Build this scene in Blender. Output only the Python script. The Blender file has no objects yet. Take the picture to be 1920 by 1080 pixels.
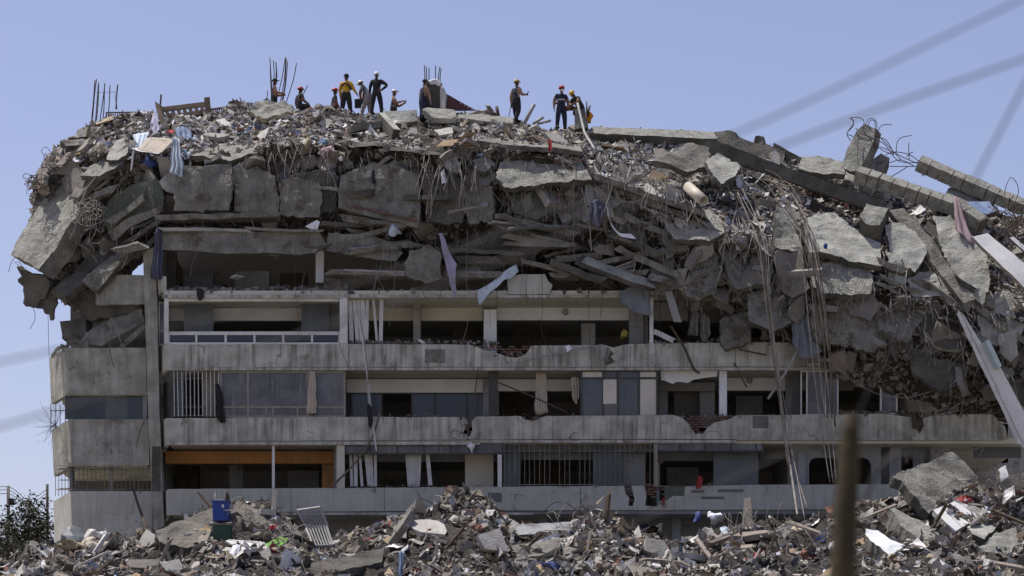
import bpy, bmesh, math, random
import numpy as np
from mathutils import Vector, Matrix, noise
from mathutils.geometry import delaunay_2d_cdt

random.seed(7); RNG = np.random.default_rng(11)
C = bpy.context.scene.collection
SC = bpy.context.scene

# ---------------------------------------------------------------- camera
# the facade plane is Y = 0, the camera stands 100 m in front of it and below it on the slope
S, D, CY, ZC = 46.8, 100.0, 1496.0, 2.0
def W(px, py, Y=0.0):
    k = (D + Y) / (S * D)
    return np.array(((px - 960) * k, Y, ZC + (CY - py) * k))
cam_d = bpy.data.cameras.new('camera'); cam = bpy.data.objects.new('camera', cam_d); C.objects.link(cam)
cam.location = (0, -D, ZC); cam.rotation_euler = (math.radians(90), 0, 0)
cam_d.sensor_width = 36; cam_d.lens = S * D / 1920 * 36
cam_d.shift_y = (CY - 540) / 1920
cam_d.clip_start = 0.5; cam_d.clip_end = 5000
cam_d.dof.use_dof = True; cam_d.dof.focus_distance = D; cam_d.dof.aperture_fstop = 1.15
SC.camera = cam
# ---------------------------------------------------------------- light
SUN = Vector((-0.34, 0.13, 0.93)).normalized()
world = bpy.data.worlds.new('World'); SC.world = world; world.use_nodes = True
nt = world.node_tree; nt.nodes.clear()
sky = nt.nodes.new('ShaderNodeTexSky'); sky.sky_type = 'NISHITA'; sky.sun_disc = False
sky.sun_elevation = math.asin(SUN.z); sky.sun_rotation = math.atan2(SUN.x, SUN.y)
sky.air_density = 1.0; sky.dust_density = 1.4; sky.ozone_density = 1.0; sky.altitude = 0
bg = nt.nodes.new('ShaderNodeBackground'); bg.inputs[1].default_value = 0.112
wb = nt.nodes.new('ShaderNodeMix'); wb.data_type = 'RGBA'; wb.blend_type = 'MULTIPLY'; wb.inputs[0].default_value = 1.0; wb.inputs[7].default_value = (1.12, 0.945, 1.015, 1)  # the photograph's white balance
wo = nt.nodes.new('ShaderNodeOutputWorld')
nt.links.new(sky.outputs[0], wb.inputs[6]); nt.links.new(wb.outputs[2], bg.inputs[0]); nt.links.new(bg.outputs[0], wo.inputs[0])
sl = bpy.data.lights.new('sun', 'SUN'); sl.energy = 4.5; sl.angle = math.radians(0.5); sl.color = (1, 0.955, 0.89)
sun = bpy.data.objects.new('sun', sl); C.objects.link(sun); sun.location = (0, 0, 80)
sun.rotation_euler = SUN.to_track_quat('Z', 'Y').to_euler()
SC.view_settings.view_transform = 'Standard'; SC.view_settings.look = 'None'
SC.view_settings.exposure = 0.3; SC.view_settings.gamma = 1.0; SC.view_settings.use_curve_mapping = False
SC.cycles.max_bounces = 6; SC.cycles.use_denoising = True

# ---------------------------------------------------------------- materials
M = {}
def mk_mat(name, c1, c2=None, scale=1.5, bump=0.25, bscale=9.0, rough=0.9, streak=0.0, crack=0.0, rand=None, attr=False, metal=0.0,
           spec=0.3, fine=0.25, brick=False, dirt=None, dirt_at=0.58, sheen=False):
    m = bpy.data.materials.new(name); m.use_nodes = True; M[name] = m
    t = m.node_tree; N = t.nodes; L = t.links; N.clear()
    out = N.new('ShaderNodeOutputMaterial'); b = N.new('ShaderNodeBsdfPrincipled'); L.new(b.outputs[0], out.inputs[0])
    b.inputs['Roughness'].default_value = rough; b.inputs['Metallic'].default_value = metal
    b.inputs['Specular IOR Level'].default_value = spec
    geo = N.new('ShaderNodeNewGeometry'); pos = geo.outputs['Position']
    def nz(sc, det=6, vec=pos, ro=0.6):
        n = N.new('ShaderNodeTexNoise'); n.inputs['Scale'].default_value = sc; n.inputs['Detail'].default_value = det
        n.inputs['Roughness'].default_value = ro; L.new(vec, n.inputs['Vector']); return n.outputs['Fac']
    def ramp(fac, stops, mode='LINEAR'):
        r = N.new('ShaderNodeValToRGB'); r.color_ramp.interpolation = mode
        e = r.color_ramp.elements
        while len(e) < len(stops): e.new(0.5)
        for k, (p, c) in enumerate(stops):
            e[k].position = p; e[k].color = (*c, 1) if len(c) == 3 else c
        L.new(fac, r.inputs[0]); return r.outputs[0]
    def mix(fac, a, bb, mode='MIX'):
        x = N.new('ShaderNodeMix'); x.data_type = 'RGBA'; x.blend_type = mode
        if isinstance(fac, float): x.inputs[0].default_value = fac
        else: L.new(fac, x.inputs[0])
        for s, v in ((6, a), (7, bb)):
            if isinstance(v, tuple): x.inputs[s].default_value = (*v, 1)
            else: L.new(v, x.inputs[s])
        return x.outputs[2]
    c2 = c2 or tuple(v * 0.72 for v in c1)
    if attr:
        a = N.new('ShaderNodeAttribute'); a.attribute_name = 'Col'; base = a.outputs['Color']
        base = mix(ramp(nz(scale * 4), [(0.3, (0, 0, 0)), (0.7, (1, 1, 1))]), base, mix(0.35, base, (0.16, 0.145, 0.125)))
    elif rand:
        oi = N.new('ShaderNodeObjectInfo')
        k = len(rand)
        base = ramp(oi.outputs['Random'], [(i / k, c) for i, c in enumerate(rand)], 'CONSTANT')
        base = mix(ramp(nz(scale), [(0.35, (0, 0, 0)), (0.68, (1, 1, 1))]), base, mix(0.45, base, (0.15, 0.135, 0.115)))
    else:
        base = mix(ramp(nz(scale), [(0.36, (0, 0, 0)), (0.64, (1, 1, 1))]), c1, c2)
    if fine:
        f = ramp(nz(bscale * 2.2, 4), [(0.3, (1 - fine,) * 3), (0.7, (1 + 0 * fine,) * 3)])
        base = mix(1.0, base, f, 'MULTIPLY')
    if streak:
        mp = N.new('ShaderNodeMapping'); mp.inputs['Scale'].default_value = (5.0, 5.0, 0.28); L.new(pos, mp.inputs['Vector'])
        s1 = ramp(nz(1.0, 5, mp.outputs[0], 0.65), [(0.42, (0, 0, 0)), (0.62, (1, 1, 1))])
        m1 = ramp(nz(0.55, 4), [(0.36, (0.15, 0.15, 0.15)), (0.62, (1, 1, 1))])
        base = mix(mix(1.0, s1, m1, 'MULTIPLY'), base, mix(streak, base, (0.085, 0.078, 0.062)))
        mp2 = N.new('ShaderNodeMapping'); mp2.inputs['Scale'].default_value = (9.0, 9.0, 0.5); mp2.inputs['Location'].default_value = (31, 7, 3)
        L.new(pos, mp2.inputs['Vector'])
        s2 = ramp(nz(1.0, 3, mp2.outputs[0]), [(0.56, (0, 0, 0)), (0.72, (1, 1, 1))])
        base = mix(mix(1.0, s2, m1, 'MULTIPLY'), base, mix(0.5 * streak + 0.1, base, (0.42, 0.41, 0.39)))
    if dirt:
        base = mix(ramp(nz(0.9, 8, ro=0.7), [(dirt_at, (0, 0, 0)), (dirt_at + 0.06, (1, 1, 1))]), base, dirt)
    h = nz(bscale, 8)
    if crack:
        v = N.new('ShaderNodeTexVoronoi'); v.feature = 'DISTANCE_TO_EDGE'; v.inputs['Scale'].default_value = crack
        wv = N.new('ShaderNodeVectorMath'); wv.operation = 'ADD'
        nn = N.new('ShaderNodeTexNoise'); nn.inputs['Scale'].default_value = 1.3; L.new(pos, nn.inputs['Vector'])
        L.new(pos, wv.inputs[0]); L.new(nn.outputs['Color'], wv.inputs[1]); L.new(wv.outputs[0], v.inputs['Vector'])
        ck = ramp(v.outputs['Distance'], [(0.002, (1, 1, 1)), (0.008, (0, 0, 0))])
        gate = ramp(nz(0.7, 3), [(0.5, (0, 0, 0)), (0.58, (1, 1, 1))])
        base = mix(mix(1.0, ck, gate, 'MULTIPLY'), base, mix(0.7, base, (0.03, 0.027, 0.022)))
    if brick:
        bt = N.new('ShaderNodeTexBrick'); bt.inputs['Scale'].default_value = 3.0
        mp = N.new('ShaderNodeMapping'); mp.inputs['Rotation'].default_value = (math.radians(90), 0, 0); L.new(pos, mp.inputs['Vector']); L.new(mp.outputs[0], bt.inputs['Vector'])
        bt.inputs['Color1'].default_value = (*c1, 1); bt.inputs['Color2'].default_value = (*c2, 1); bt.inputs['Mortar'].default_value = (0.2, 0.19, 0.17, 1)
        base = mix(0.75, base, bt.outputs['Color'])
    L.new(base, b.inputs['Base Color'])
    if bump:
        bn = N.new('ShaderNodeBump'); bn.inputs['Strength'].default_value = min(1.0, bump * 2); bn.inputs['Distance'].default_value = 0.06 * bump * 4
        L.new(h, bn.inputs['Height']); L.new(bn.outputs[0], b.inputs['Normal'])
    return m
mk_mat('parapet_concrete', (0.570, 0.570, 0.502), (0.351, 0.350, 0.300), 1.3, 0.14, 12, streak=0.85, dirt=(0.19, 0.175, 0.15), dirt_at=0.62, crack=0.35)
mk_mat('parapet_pale', (0.494, 0.500, 0.448), (0.399, 0.405, 0.364), 0.7, 0.06, 10, streak=0.3, dirt=(0.22, 0.21, 0.2), dirt_at=0.66, crack=0.3)
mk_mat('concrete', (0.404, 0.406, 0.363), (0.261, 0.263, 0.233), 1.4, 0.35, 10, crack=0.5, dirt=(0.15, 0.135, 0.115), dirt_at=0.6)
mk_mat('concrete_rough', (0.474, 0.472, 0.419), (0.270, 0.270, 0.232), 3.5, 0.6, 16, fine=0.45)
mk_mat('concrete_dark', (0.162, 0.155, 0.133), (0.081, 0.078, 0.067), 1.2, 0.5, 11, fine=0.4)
mk_mat('concrete_dusty', (0.314, 0.310, 0.271), (0.162, 0.155, 0.133), 1.6, 0.5, 9, streak=0.45, crack=0.7, fine=0.4, dirt=(0.1, 0.085, 0.07), dirt_at=0.55)
mk_mat('column_concrete', (0.418, 0.420, 0.369), (0.247, 0.245, 0.212), 1.3, 0.2, 9, streak=0.5, dirt=(0.12, 0.115, 0.1), dirt_at=0.6)
mk_mat('plaster_white', (0.686, 0.713, 0.726), (0.572, 0.594, 0.605), 0.7, 0.03, 6, fine=0.06)
mk_mat('plaster_cream', (0.572, 0.546, 0.466), (0.480, 0.458, 0.387), 0.8, 0.03, 6, fine=0.08)
mk_mat('plaster_grey', (0.312, 0.324, 0.330), (0.229, 0.238, 0.242), 0.8, 0.05, 6, dirt=(0.13, 0.125, 0.12))
mk_mat('plaster_dark', (0.187, 0.184, 0.178), (0.119, 0.119, 0.119), 0.8, 0.05, 6)
mk_mat('room_wall', (0.5, 0.49, 0.47), (0.42, 0.41, 0.39), 0.6, 0.03, 5, fine=0.08, dirt=(0.25, 0.24, 0.22))
mk_mat('paint_orange', (0.425, 0.205, 0.067), (0.345, 0.167, 0.057), 0.8, 0.03, 5, fine=0.1, streak=0.35, dirt=(0.2, 0.14, 0.09))
mk_mat('panel_bluegrey', (0.125, 0.145, 0.155), (0.095, 0.112, 0.12), 0.6, 0.03, 5, rough=0.5, streak=0.2)
mk_mat('glass_dark', (0.035, 0.042, 0.048), (0.02, 0.024, 0.028), 0.5, 0.0, 5, rough=0.12, spec=0.5, fine=0.0)
mk_mat('glass_smoked', (0.13, 0.125, 0.13), (0.04, 0.038, 0.04), 0.9, 0.0, 5, rough=0.15, spec=0.5, fine=0.0, streak=0.6)
mk_mat('frame_white', (0.68, 0.68, 0.66), (0.55, 0.54, 0.52), 2.5, 0.03, 9, rough=0.6)
mk_mat('frame_beige', (0.3, 0.28, 0.235), (0.22, 0.2, 0.165), 2.5, 0.03, 9, rough=0.6)
mk_mat('frame_dark', (0.075, 0.07, 0.065), (0.045, 0.042, 0.04), 2.0, 0.03, 9, rough=0.5)
mk_mat('iron_bar', (0.22, 0.2, 0.175), (0.12, 0.105, 0.09), 2.0, 0.05, 20, rough=0.6)
mk_mat('brick_red', (0.3, 0.115, 0.075), (0.2, 0.085, 0.06), 2.5, 0.3, 20, rand=[(0.17, 0.085, 0.06), (0.13, 0.07, 0.055), (0.12, 0.08, 0.065), (0.19, 0.135, 0.11)])
mk_mat('rebar_rust', (0.115, 0.085, 0.065), (0.06, 0.045, 0.036), 6, 0.2, 30, rough=0.75)
mk_mat('rebar_dusty', (0.36, 0.335, 0.3), (0.2, 0.185, 0.165), 4, 0.15, 30, rough=0.85)
mk_mat('cable_black', (0.03, 0.03, 0.03), (0.02, 0.02, 0.02), 2, 0.0, 5, rough=0.6)
mk_mat('cable_tan', (0.2, 0.165, 0.125), (0.11, 0.09, 0.07), 2.5, 0.1, 12)
mk_mat('wood', (0.3, 0.21, 0.13), (0.19, 0.13, 0.08), 3, 0.2, 14, rand=[(0.3, 0.21, 0.13), (0.22, 0.15, 0.1), (0.38, 0.3, 0.2), (0.14, 0.1, 0.075)])
mk_mat('wood_dark', (0.1, 0.07, 0.05), (0.06, 0.045, 0.033), 3, 0.2, 14)
mk_mat('post_wood', (0.063, 0.049, 0.024), (0.030, 0.024, 0.012), 3, 0.3, 14)
mk_mat('cardboard', (0.45, 0.33, 0.19), (0.36, 0.26, 0.15), 1.5, 0.1, 8, rand=[(0.45, 0.33, 0.19), (0.52, 0.41, 0.26), (0.36, 0.27, 0.17)])
mk_mat('white_scrap', (0.72, 0.71, 0.69), (0.55, 0.54, 0.52), 2.5, 0.1, 8, rough=0.6, rand=[(0.76, 0.76, 0.75), (0.66, 0.64, 0.6), (0.55, 0.54, 0.52), (0.7, 0.72, 0.76)])
mk_mat('chunk_concrete', (0.4, 0.38, 0.34), (0.3, 0.28, 0.25), 3, 0.5, 14, rand=[(0.36, 0.345, 0.31), (0.46, 0.44, 0.4), (0.27, 0.255, 0.225), (0.4, 0.375, 0.33), (0.33, 0.29, 0.24)])
mk_mat('rubble_base', (0.085, 0.075, 0.062), (0.045, 0.04, 0.033), 2.2, 0.8, 8, fine=0.5)  # earth brown, darkened so the colour gives shade to gaps between pieces
mk_mat('rubble_mix', (0.3, 0.3, 0.3), attr=True, bump=0.3, bscale=20)
mk_mat('cloth', (0.4, 0.4, 0.4), bump=0.1, rough=0.95, spec=0.1, rand=[(0.09, 0.13, 0.34), (0.5, 0.52, 0.56), (0.05, 0.055, 0.085), (0.34, 0.05, 0.06), (0.2, 0.3, 0.42), (0.42, 0.34, 0.2), (0.1, 0.26, 0.24), (0.3, 0.24, 0.3)])
def plain(name, c, rough=0.8, var=0.8, **kw): return mk_mat(name, c, tuple(v * var for v in c), kw.pop('scale', 2.0), kw.pop('bump', 0.08), 8, rough=rough, **kw)
plain('cloth_grey', (0.2, 0.22, 0.25)); plain('cloth_paleblue', (0.5, 0.58, 0.66)); plain('cloth_navy', (0.075, 0.08, 0.125)); plain('cloth_black', (0.02, 0.02, 0.025))
plain('cloth_white', (0.74, 0.75, 0.8)); plain('cloth_red', (0.3, 0.035, 0.035)); plain('cloth_mauve', (0.34, 0.25, 0.27)); plain('cloth_blue', (0.06, 0.09, 0.25)); plain('cloth_skyblue', (0.17, 0.23, 0.34))
plain('cloth_beige', (0.5, 0.44, 0.36)); plain('cloth_lilac', (0.36, 0.34, 0.46)); plain('fabric_tan', (0.36, 0.3, 0.2))
plain('plastic_blue', (0.03, 0.07, 0.3), 0.5); plain('plastic_green', (0.03, 0.07, 0.045), 0.6); plain('plastic_lime', (0.2, 0.4, 0.07), 0.5, 0.95); plain('plastic_black', (0.025, 0.028, 0.034), 0.3)
plain('metal_maroon', (0.095, 0.04, 0.042), 0.55); plain('metal_grey', (0.33, 0.33, 0.32), 0.55); plain('pipe_cream', (0.62, 0.57, 0.47), 0.6); plain('plastic_yellow', (0.42, 0.31, 0.06), 0.5)
plain('skin', (0.2, 0.105, 0.07), 0.6, 0.85); plain('skin_pale', (0.36, 0.21, 0.15), 0.6, 0.88); plain('shirt_yellow', (0.56, 0.32, 0.03), 0.9, 0.85); plain('shirt_black', (0.018, 0.018, 0.022), 0.9); plain('shirt_navy', (0.022, 0.028, 0.055), 0.9)
plain('shirt_charcoal', (0.035, 0.038, 0.042), 0.9); plain('trousers_dark', (0.03, 0.03, 0.032), 0.9); plain('trousers_pale', (0.36, 0.34, 0.33), 0.9); plain('boot_black', (0.015, 0.014, 0.013), 0.6)
plain('hair_dark', (0.012, 0.01, 0.01), 0.7); plain('helmet_white', (0.66, 0.66, 0.63), 0.35, 0.92); plain('helmet_red', (0.36, 0.035, 0.03), 0.35, 0.9); plain('helmet_yellow', (0.55, 0.38, 0.04), 0.35, 0.9)
plain('helmet_orange', (0.38, 0.09, 0.055), 0.4, 0.9); plain('helmet_olive', (0.4, 0.31, 0.1), 0.4, 0.8); plain('fur_brown', (0.17, 0.085, 0.045), 0.9, 0.4); plain('bag_orange', (0.7, 0.3, 0.03), 0.7)
plain('mask_white', (0.7, 0.72, 0.74)); plain('leaf_green', (0.045, 0.055, 0.028), 0.6, 0.5, scale=1.2); plain('bark', (0.07, 0.058, 0.045), 0.95); plain('pole_grey', (0.2, 0.19, 0.18), 0.8)
plain('tile_white', (0.68, 0.68, 0.66), 0.35, 0.9); plain('tile_blue', (0.16, 0.22, 0.36), 0.4, 0.8); plain('paint_mint', (0.42, 0.5, 0.48), 0.7, 0.85); plain('wall_greenish', (0.12, 0.14, 0.11), 0.9, 0.7)
mk_mat('ground_earth', (0.45, 0.4, 0.33), (0.34, 0.3, 0.24), 0.3, 0.5, 3, fine=0.4)
mk_mat('earth_slab', (0.2, 0.185, 0.16), (0.13, 0.12, 0.1), 0.8, 0.4, 9, fine=0.35)

# ---------------------------------------------------------------- mesh helpers
def setp(o, label=None, cat=None, group=None, kind=None):
    if label: o['label'] = label
    if cat: o['category'] = cat
    if group: o['group'] = group
    if kind: o['kind'] = kind
    return o
def wloc(o): return np.array(o.location) + (wloc(o.parent) if o.parent else 0)
def mk(name, v, f, mats, fmi=None, parent=None, smooth=False, col=None, label=None, cat=None, group=None, kind=None, recentre=True):
    v = np.asarray(v, float)
    me = bpy.data.meshes.new(name)
    o = bpy.data.objects.new(name, me)
    org = np.zeros(3)
    if recentre:
        lo, hi = v.min(0), v.max(0); org = np.array(((lo[0] + hi[0]) / 2, (lo[1] + hi[1]) / 2, lo[2]))
    if isinstance(f, np.ndarray):
        n = f.shape[1]; vv = (v - org).astype(np.float32)
        me.vertices.add(len(vv)); me.vertices.foreach_set('co', vv.ravel())
        me.loops.add(f.size); me.loops.foreach_set('vertex_index', f.ravel().astype(np.int32))
        me.polygons.add(len(f)); me.polygons.foreach_set('loop_start', np.arange(0, f.size, n, dtype=np.int32))
        me.polygons.foreach_set('loop_total', np.full(len(f), n, dtype=np.int32))
        me.update(calc_edges=True)
    else:
        me.from_pydata((v - org).tolist(), [], f); me.update()
    if isinstance(mats, str): mats = [mats]
    for m in mats: me.materials.append(M[m])
    if fmi is not None: me.polygons.foreach_set('material_index', np.asarray(fmi, dtype=np.int32))
    me.polygons.foreach_set('use_smooth', np.full(len(me.polygons), smooth))
    if col is not None:
        a = me.color_attributes.new('Col', 'FLOAT_COLOR', 'POINT')
        a.data.foreach_set('color', np.concatenate([col, np.ones((len(col), 1))], 1).astype(np.float32).ravel())
    C.objects.link(o)
    if parent is not None:
        o.parent = parent; org = org - wloc(parent)
    o.location = org
    return setp(o, label, cat, group, kind)
def empty(name, loc, label=None, cat=None, group=None, parent=None):
    o = bpy.data.objects.new(name, None); C.objects.link(o); o.empty_display_size = 0.2
    if parent is not None: o.parent = parent; loc = np.array(loc) - wloc(parent)
    o.location = loc
    return setp(o, label, cat, group)
class MB:
    def __init__(s): s.v = []; s.f = []; s.mi = []
    def add(s, v, f, mi=0):
        b = len(s.v); s.v.extend([tuple(x) for x in v]); s.f.extend([tuple(i + b for i in q) for q in f]); s.mi.extend([mi] * len(f)); return s
    def mk(s, name, mats, **k): return mk(name, s.v, s.f, mats, s.mi, **k)
BOXF = [(0, 3, 2, 1), (4, 5, 6, 7), (0, 1, 5, 4), (1, 2, 6, 5), (2, 3, 7, 6), (3, 0, 4, 7)]
def boxv(lo, hi):
    (a, b, c), (d, e, f) = lo, hi
    return [(a, b, c), (d, b, c), (d, e, c), (a, e, c), (a, b, f), (d, b, f), (d, e, f), (a, e, f)]
def pboxv(x0, y0, x1, y1, Y, th):
    a = W(x0, y1, Y); b = W(x1, y0, Y)
    return boxv((a[0], Y, a[2]), (b[0], Y + th, b[2]))
def pbox(name, x0, y0, x1, y1, Y, th, mat, parent=None, **k): return mk(name, pboxv(x0, y0, x1, y1, Y, th), BOXF, mat, parent=parent, **k)
def tube(pts, r, n=5, r1=None, close=True):
    P = np.asarray(pts, float); k = len(P); v = []; f = []
    T = np.gradient(P, axis=0); T /= np.linalg.norm(T, axis=1)[:, None] + 1e-9
    up = np.array((0.13, 0.95, 0.27)); 
    for i in range(k):
        a = np.cross(T[i], up); la = np.linalg.norm(a)
        if la < 0.05: a = np.cross(T[i], (1, 0, 0.2)); la = np.linalg.norm(a)
        a /= la; b = np.cross(T[i], a)
        rr = r if r1 is None else r + (r1 - r) * i / (k - 1)
        for j in range(n):
            t = 2 * math.pi * j / n; v.append(P[i] + rr * (a * math.cos(t) + b * math.sin(t)))
    for i in range(k - 1):
        for j in range(n):
            q = (j + 1) % n; f.append((i * n + j, i * n + q, (i + 1) * n + q, (i + 1) * n + j))
    if close: f += [tuple(range(n))[::-1], tuple(range((k - 1) * n, k * n))]
    return v, f
def spline(pts, k=8):
    P = np.asarray(pts, float)
    if len(P) < 3: return np.array([P[0] + (P[-1] - P[0]) * t for t in np.linspace(0, 1, max(2, k // 2))])
    Q = np.vstack([2 * P[0] - P[1], P, 2 * P[-1] - P[-2]]); o = []
    for i in range(1, len(Q) - 2):
        for t in np.linspace(0, 1, k, endpoint=False):
            p0, p1, p2, p3 = Q[i - 1:i + 3]
            o.append(0.5 * (2 * p1 + (p2 - p0) * t + (2 * p0 - 5 * p1 + 4 * p2 - p3) * t * t + (3 * p1 - p0 - 3 * p2 + p3) * t ** 3))
    o.append(P[-1]); return np.array(o)
def ptube(name, pts, r, mat, n=5, k=6, r1=None, **kw):
    v, f = tube(spline([W(*p) for p in pts], k), r, n, r1); return mk(name, v, f, mat, smooth=n > 4, **kw)
def nz3(p, s=1.0, o=0): return noise.noise(Vector((p[0] * s + o, p[1] * s + o * 0.7, p[2] * s - o)))
def inside(px, py, poly):
    x, y = poly[:, 0], poly[:, 1]; x2, y2 = np.roll(x, -1), np.roll(y, -1); r = np.zeros(len(px), bool)
    for a, b, c, d in zip(x, y, x2, y2):
        if b == d: continue
        m = ((b > py) != (d > py)) & (px < (c - a) * (py - b) / (d - b) + a); r ^= m
    return r
SEED = [0]
def slab(name, pts, th, mat, side=None, ext=None, jag=0.07, step=0.16, relief=0.03, grid=0.34, rebars=0, parent=None, **kw):
    """broken plate: front loop pts (pixel x, pixel y, metres Y), thickness th, jagged outline, uneven front"""
    SEED[0] += 1; sd = SEED[0] * 3.17
    P = np.array([W(*p) for p in pts]); c = P.mean(0)
    n = np.linalg.svd(P - c)[2][2]
    camd = np.array((0, -D, ZC)) - c
    if n @ camd < 0: n = -n
    u = np.cross((0, 0, 1), n); u /= np.linalg.norm(u) + 1e-9; v = np.cross(n, u)
    o2 = []; 
    for i in range(len(P)):
        a, b = P[i], P[(i + 1) % len(P)]; L = np.linalg.norm(b - a); m = max(1, int(L / step))
        for t in range(m):
            q = a + (b - a) * t / m; e = (b - a) / (L + 1e-9); s = np.cross(n, e)
            j = (nz3(q, 0.9, sd) * 0.6 + RNG.uniform(-.55, .55) * RNG.random()) * jag if t else 0
            q = q + s * j + e * (RNG.uniform(-.4, .4) * step if t and jag > .03 else 0); o2.append(((q - c) @ u, (q - c) @ v))
    o2 = np.array(o2); h = (P - c) @ n; P2 = np.stack([(P - c) @ u, (P - c) @ v], 1)
    lo, hi = o2.min(0), o2.max(0); ax = hi - lo
    g = min(grid, max(ax) / 3)
    gx, gy = np.meshgrid(np.arange(lo[0], hi[0], g), np.arange(lo[1], hi[1], g)); gx = gx.ravel() + RNG.uniform(-0.3, 0.3, gx.size) * g; gy = gy.ravel() + RNG.uniform(-0.3, 0.3, gy.size) * g
    k = inside(gx, gy, o2); gx, gy = gx[k], gy[k]
    dm = np.sqrt(((np.stack([gx, gy], 1)[:, None] - o2[None]) ** 2).sum(2)).min(1) if len(gx) else np.zeros(0)
    k = dm > step * 0.5; ins = np.stack([gx[k], gy[k]], 1) if len(gx) else np.zeros((0, 2))
    allp = [Vector(q) for q in np.vstack([o2, ins])]
    rv, re, rf, *_ = delaunay_2d_cdt(allp, [], [list(range(len(o2)))], 1, 1e-4)
    q2 = np.array([(a[0], a[1]) for a in rv])
    d2 = ((q2[:, None] - P2[None]) ** 2).sum(2) + 1e-3; wgt = 1 / d2 ** 1.5; hh = (wgt * h).sum(1) / wgt.sum(1)
    cnt = {}
    tri = []
    for t in rf:
        t = list(t)
        a, b, d = (q2[i] for i in t[:3])
        if (b[0] - a[0]) * (d[1] - a[1]) - (b[1] - a[1]) * (d[0] - a[0]) < 0: t = t[::-1]
        tri.append(tuple(t))
        for i in range(len(t)):
            e = (t[i], t[(i + 1) % len(t)]); cnt[e] = 1
    bnd = [e for e in cnt if (e[1], e[0]) not in cnt]
    F = c + q2[:, :1] * u + q2[:, 1:] * v + hh[:, None] * n
    F = np.array([p + n * relief * (nz3(p, 1.1, sd) + 0.6 * nz3(p, 3.3, sd)) * 1.4 for p in F])
    ex = -n * th if ext is None else np.array(ext, float)
    B = F + ex; B = np.array([p + np.array((nz3(p, 2.9, sd), nz3(p, 2.9, sd + 5), nz3(p, 2.9, sd + 11))) * jag * 0.5 for p in B])
    nv = len(F); fs = list(tri); mi = [0] * len(tri)
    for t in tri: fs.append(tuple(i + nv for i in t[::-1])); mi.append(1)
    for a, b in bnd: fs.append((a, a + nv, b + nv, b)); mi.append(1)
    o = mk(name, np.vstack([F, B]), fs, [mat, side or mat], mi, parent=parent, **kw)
    for r in range(rebars):
        e = bnd[RNG.integers(len(bnd))]; p = (F[e[0]] + B[e[0]]) / 2; dr = p - c; dr = dr / (np.linalg.norm(dr) + 1e-9)
        L = RNG.uniform(0.3, 0.9); q1 = p - dr * 0.1; qm = p + dr * L * 0.5 + RNG.normal(0, 0.06, 3); qe = p + dr * L * 0.8 + np.array((RNG.normal(0, 0.1), RNG.normal(0, 0.05), -L * 0.35))
        vv, ff = tube(spline([q1, qm, qe], 3), 0.012, 4); mk('rebar', vv, ff, 'rebar_rust', parent=o)
    return o
def beam(name, p0, p1, w, h, mat, side=None, up=(0, 0, 1), seg=0.35, jag=0.03, bend=0.0, parent=None, end_jag=0.15, **kw):
    """long broken member; its top (face looking along `up`) gets mat, the other faces side"""
    SEED[0] += 1; sd = SEED[0] * 2.3
    a, b = W(*p0), W(*p1); L = np.linalg.norm(b - a); t = (b - a) / L
    s = np.cross(t, up); s /= np.linalg.norm(s); n = np.cross(s, t); k = max(3, int(L / seg)); v = []; f = []; mi = []
    for i in range(k + 1):
        x = i / k; c = a + (b - a) * x + n * bend * (4 * x * (1 - x))
        for j, (ss, nn) in enumerate(((-1, 0), (1, 0), (1, -1), (-1, -1))):
            p = c + s * ss * w / 2 + n * nn * h
            p = p + s * nz3(p, 2.5, sd) * jag + n * nz3(p, 2.5, sd + 7) * jag
            if i in (0, k): p = p + t * RNG.uniform(-1, 1) * end_jag
            v.append(p)
    for i in range(k):
        for j in range(4):
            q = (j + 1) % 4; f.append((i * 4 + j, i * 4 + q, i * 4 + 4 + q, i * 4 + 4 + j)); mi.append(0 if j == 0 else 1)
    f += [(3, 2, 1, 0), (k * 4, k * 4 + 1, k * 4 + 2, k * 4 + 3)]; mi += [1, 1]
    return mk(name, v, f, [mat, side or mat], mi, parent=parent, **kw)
def cloth(name, cols, mat, folds=4, amp=0.06, nu=24, nv=14, **kw):
    """hanging sheet: cols = list of (top (px,py,Y), bottom (px,py,Y)) left to right; pleats run downwards"""
    SEED[0] += 1; sd = SEED[0] * 1.9
    T = spline([W(*c[0]) for c in cols], 12); B = spline([W(*c[1]) for c in cols], 12)
    ti = np.linspace(0, len(T) - 1, nu); bi = np.linspace(0, len(B) - 1, nu)
    ip = lambda A, x: np.stack([np.interp(x, np.arange(len(A)), A[:, j]) for j in range(3)], 1)
    T, B = ip(T, ti), ip(B, bi); v = []; f = []
    for j in range(nv):
        t = j / (nv - 1)
        for i in range(nu):
            p = T[i] + (B[i] - T[i]) * t; q = i / (nu - 1)
            p = p + np.array((0.02 * nz3(p, 3, sd), amp * (0.4 + 0.6 * t) * math.sin(q * folds * 6.28 + 2 * nz3(p, 0.9, sd)) + amp * nz3(p, 1.6, sd), 0.03 * nz3(p, 2, sd + 5) + .16 * t * t * nz3(p * np.array((1, 1, .2)), 2.6, sd + 8)))
            p = p + np.array((.09 * t * nz3(p * np.array((.2, 1, 1)), 2.2, sd + 3), 0, 0))
            v.append(p)
    for j in range(nv - 1):
        for i in range(nu - 1): a = j * nu + i; f.append((a, a + 1, a + nu + 1, a + nu))
    o = mk(name, v, f, mat, smooth=True, **kw)
    md = o.modifiers.new('thickness', 'SOLIDIFY'); md.thickness = 0.012
    return o
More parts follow.
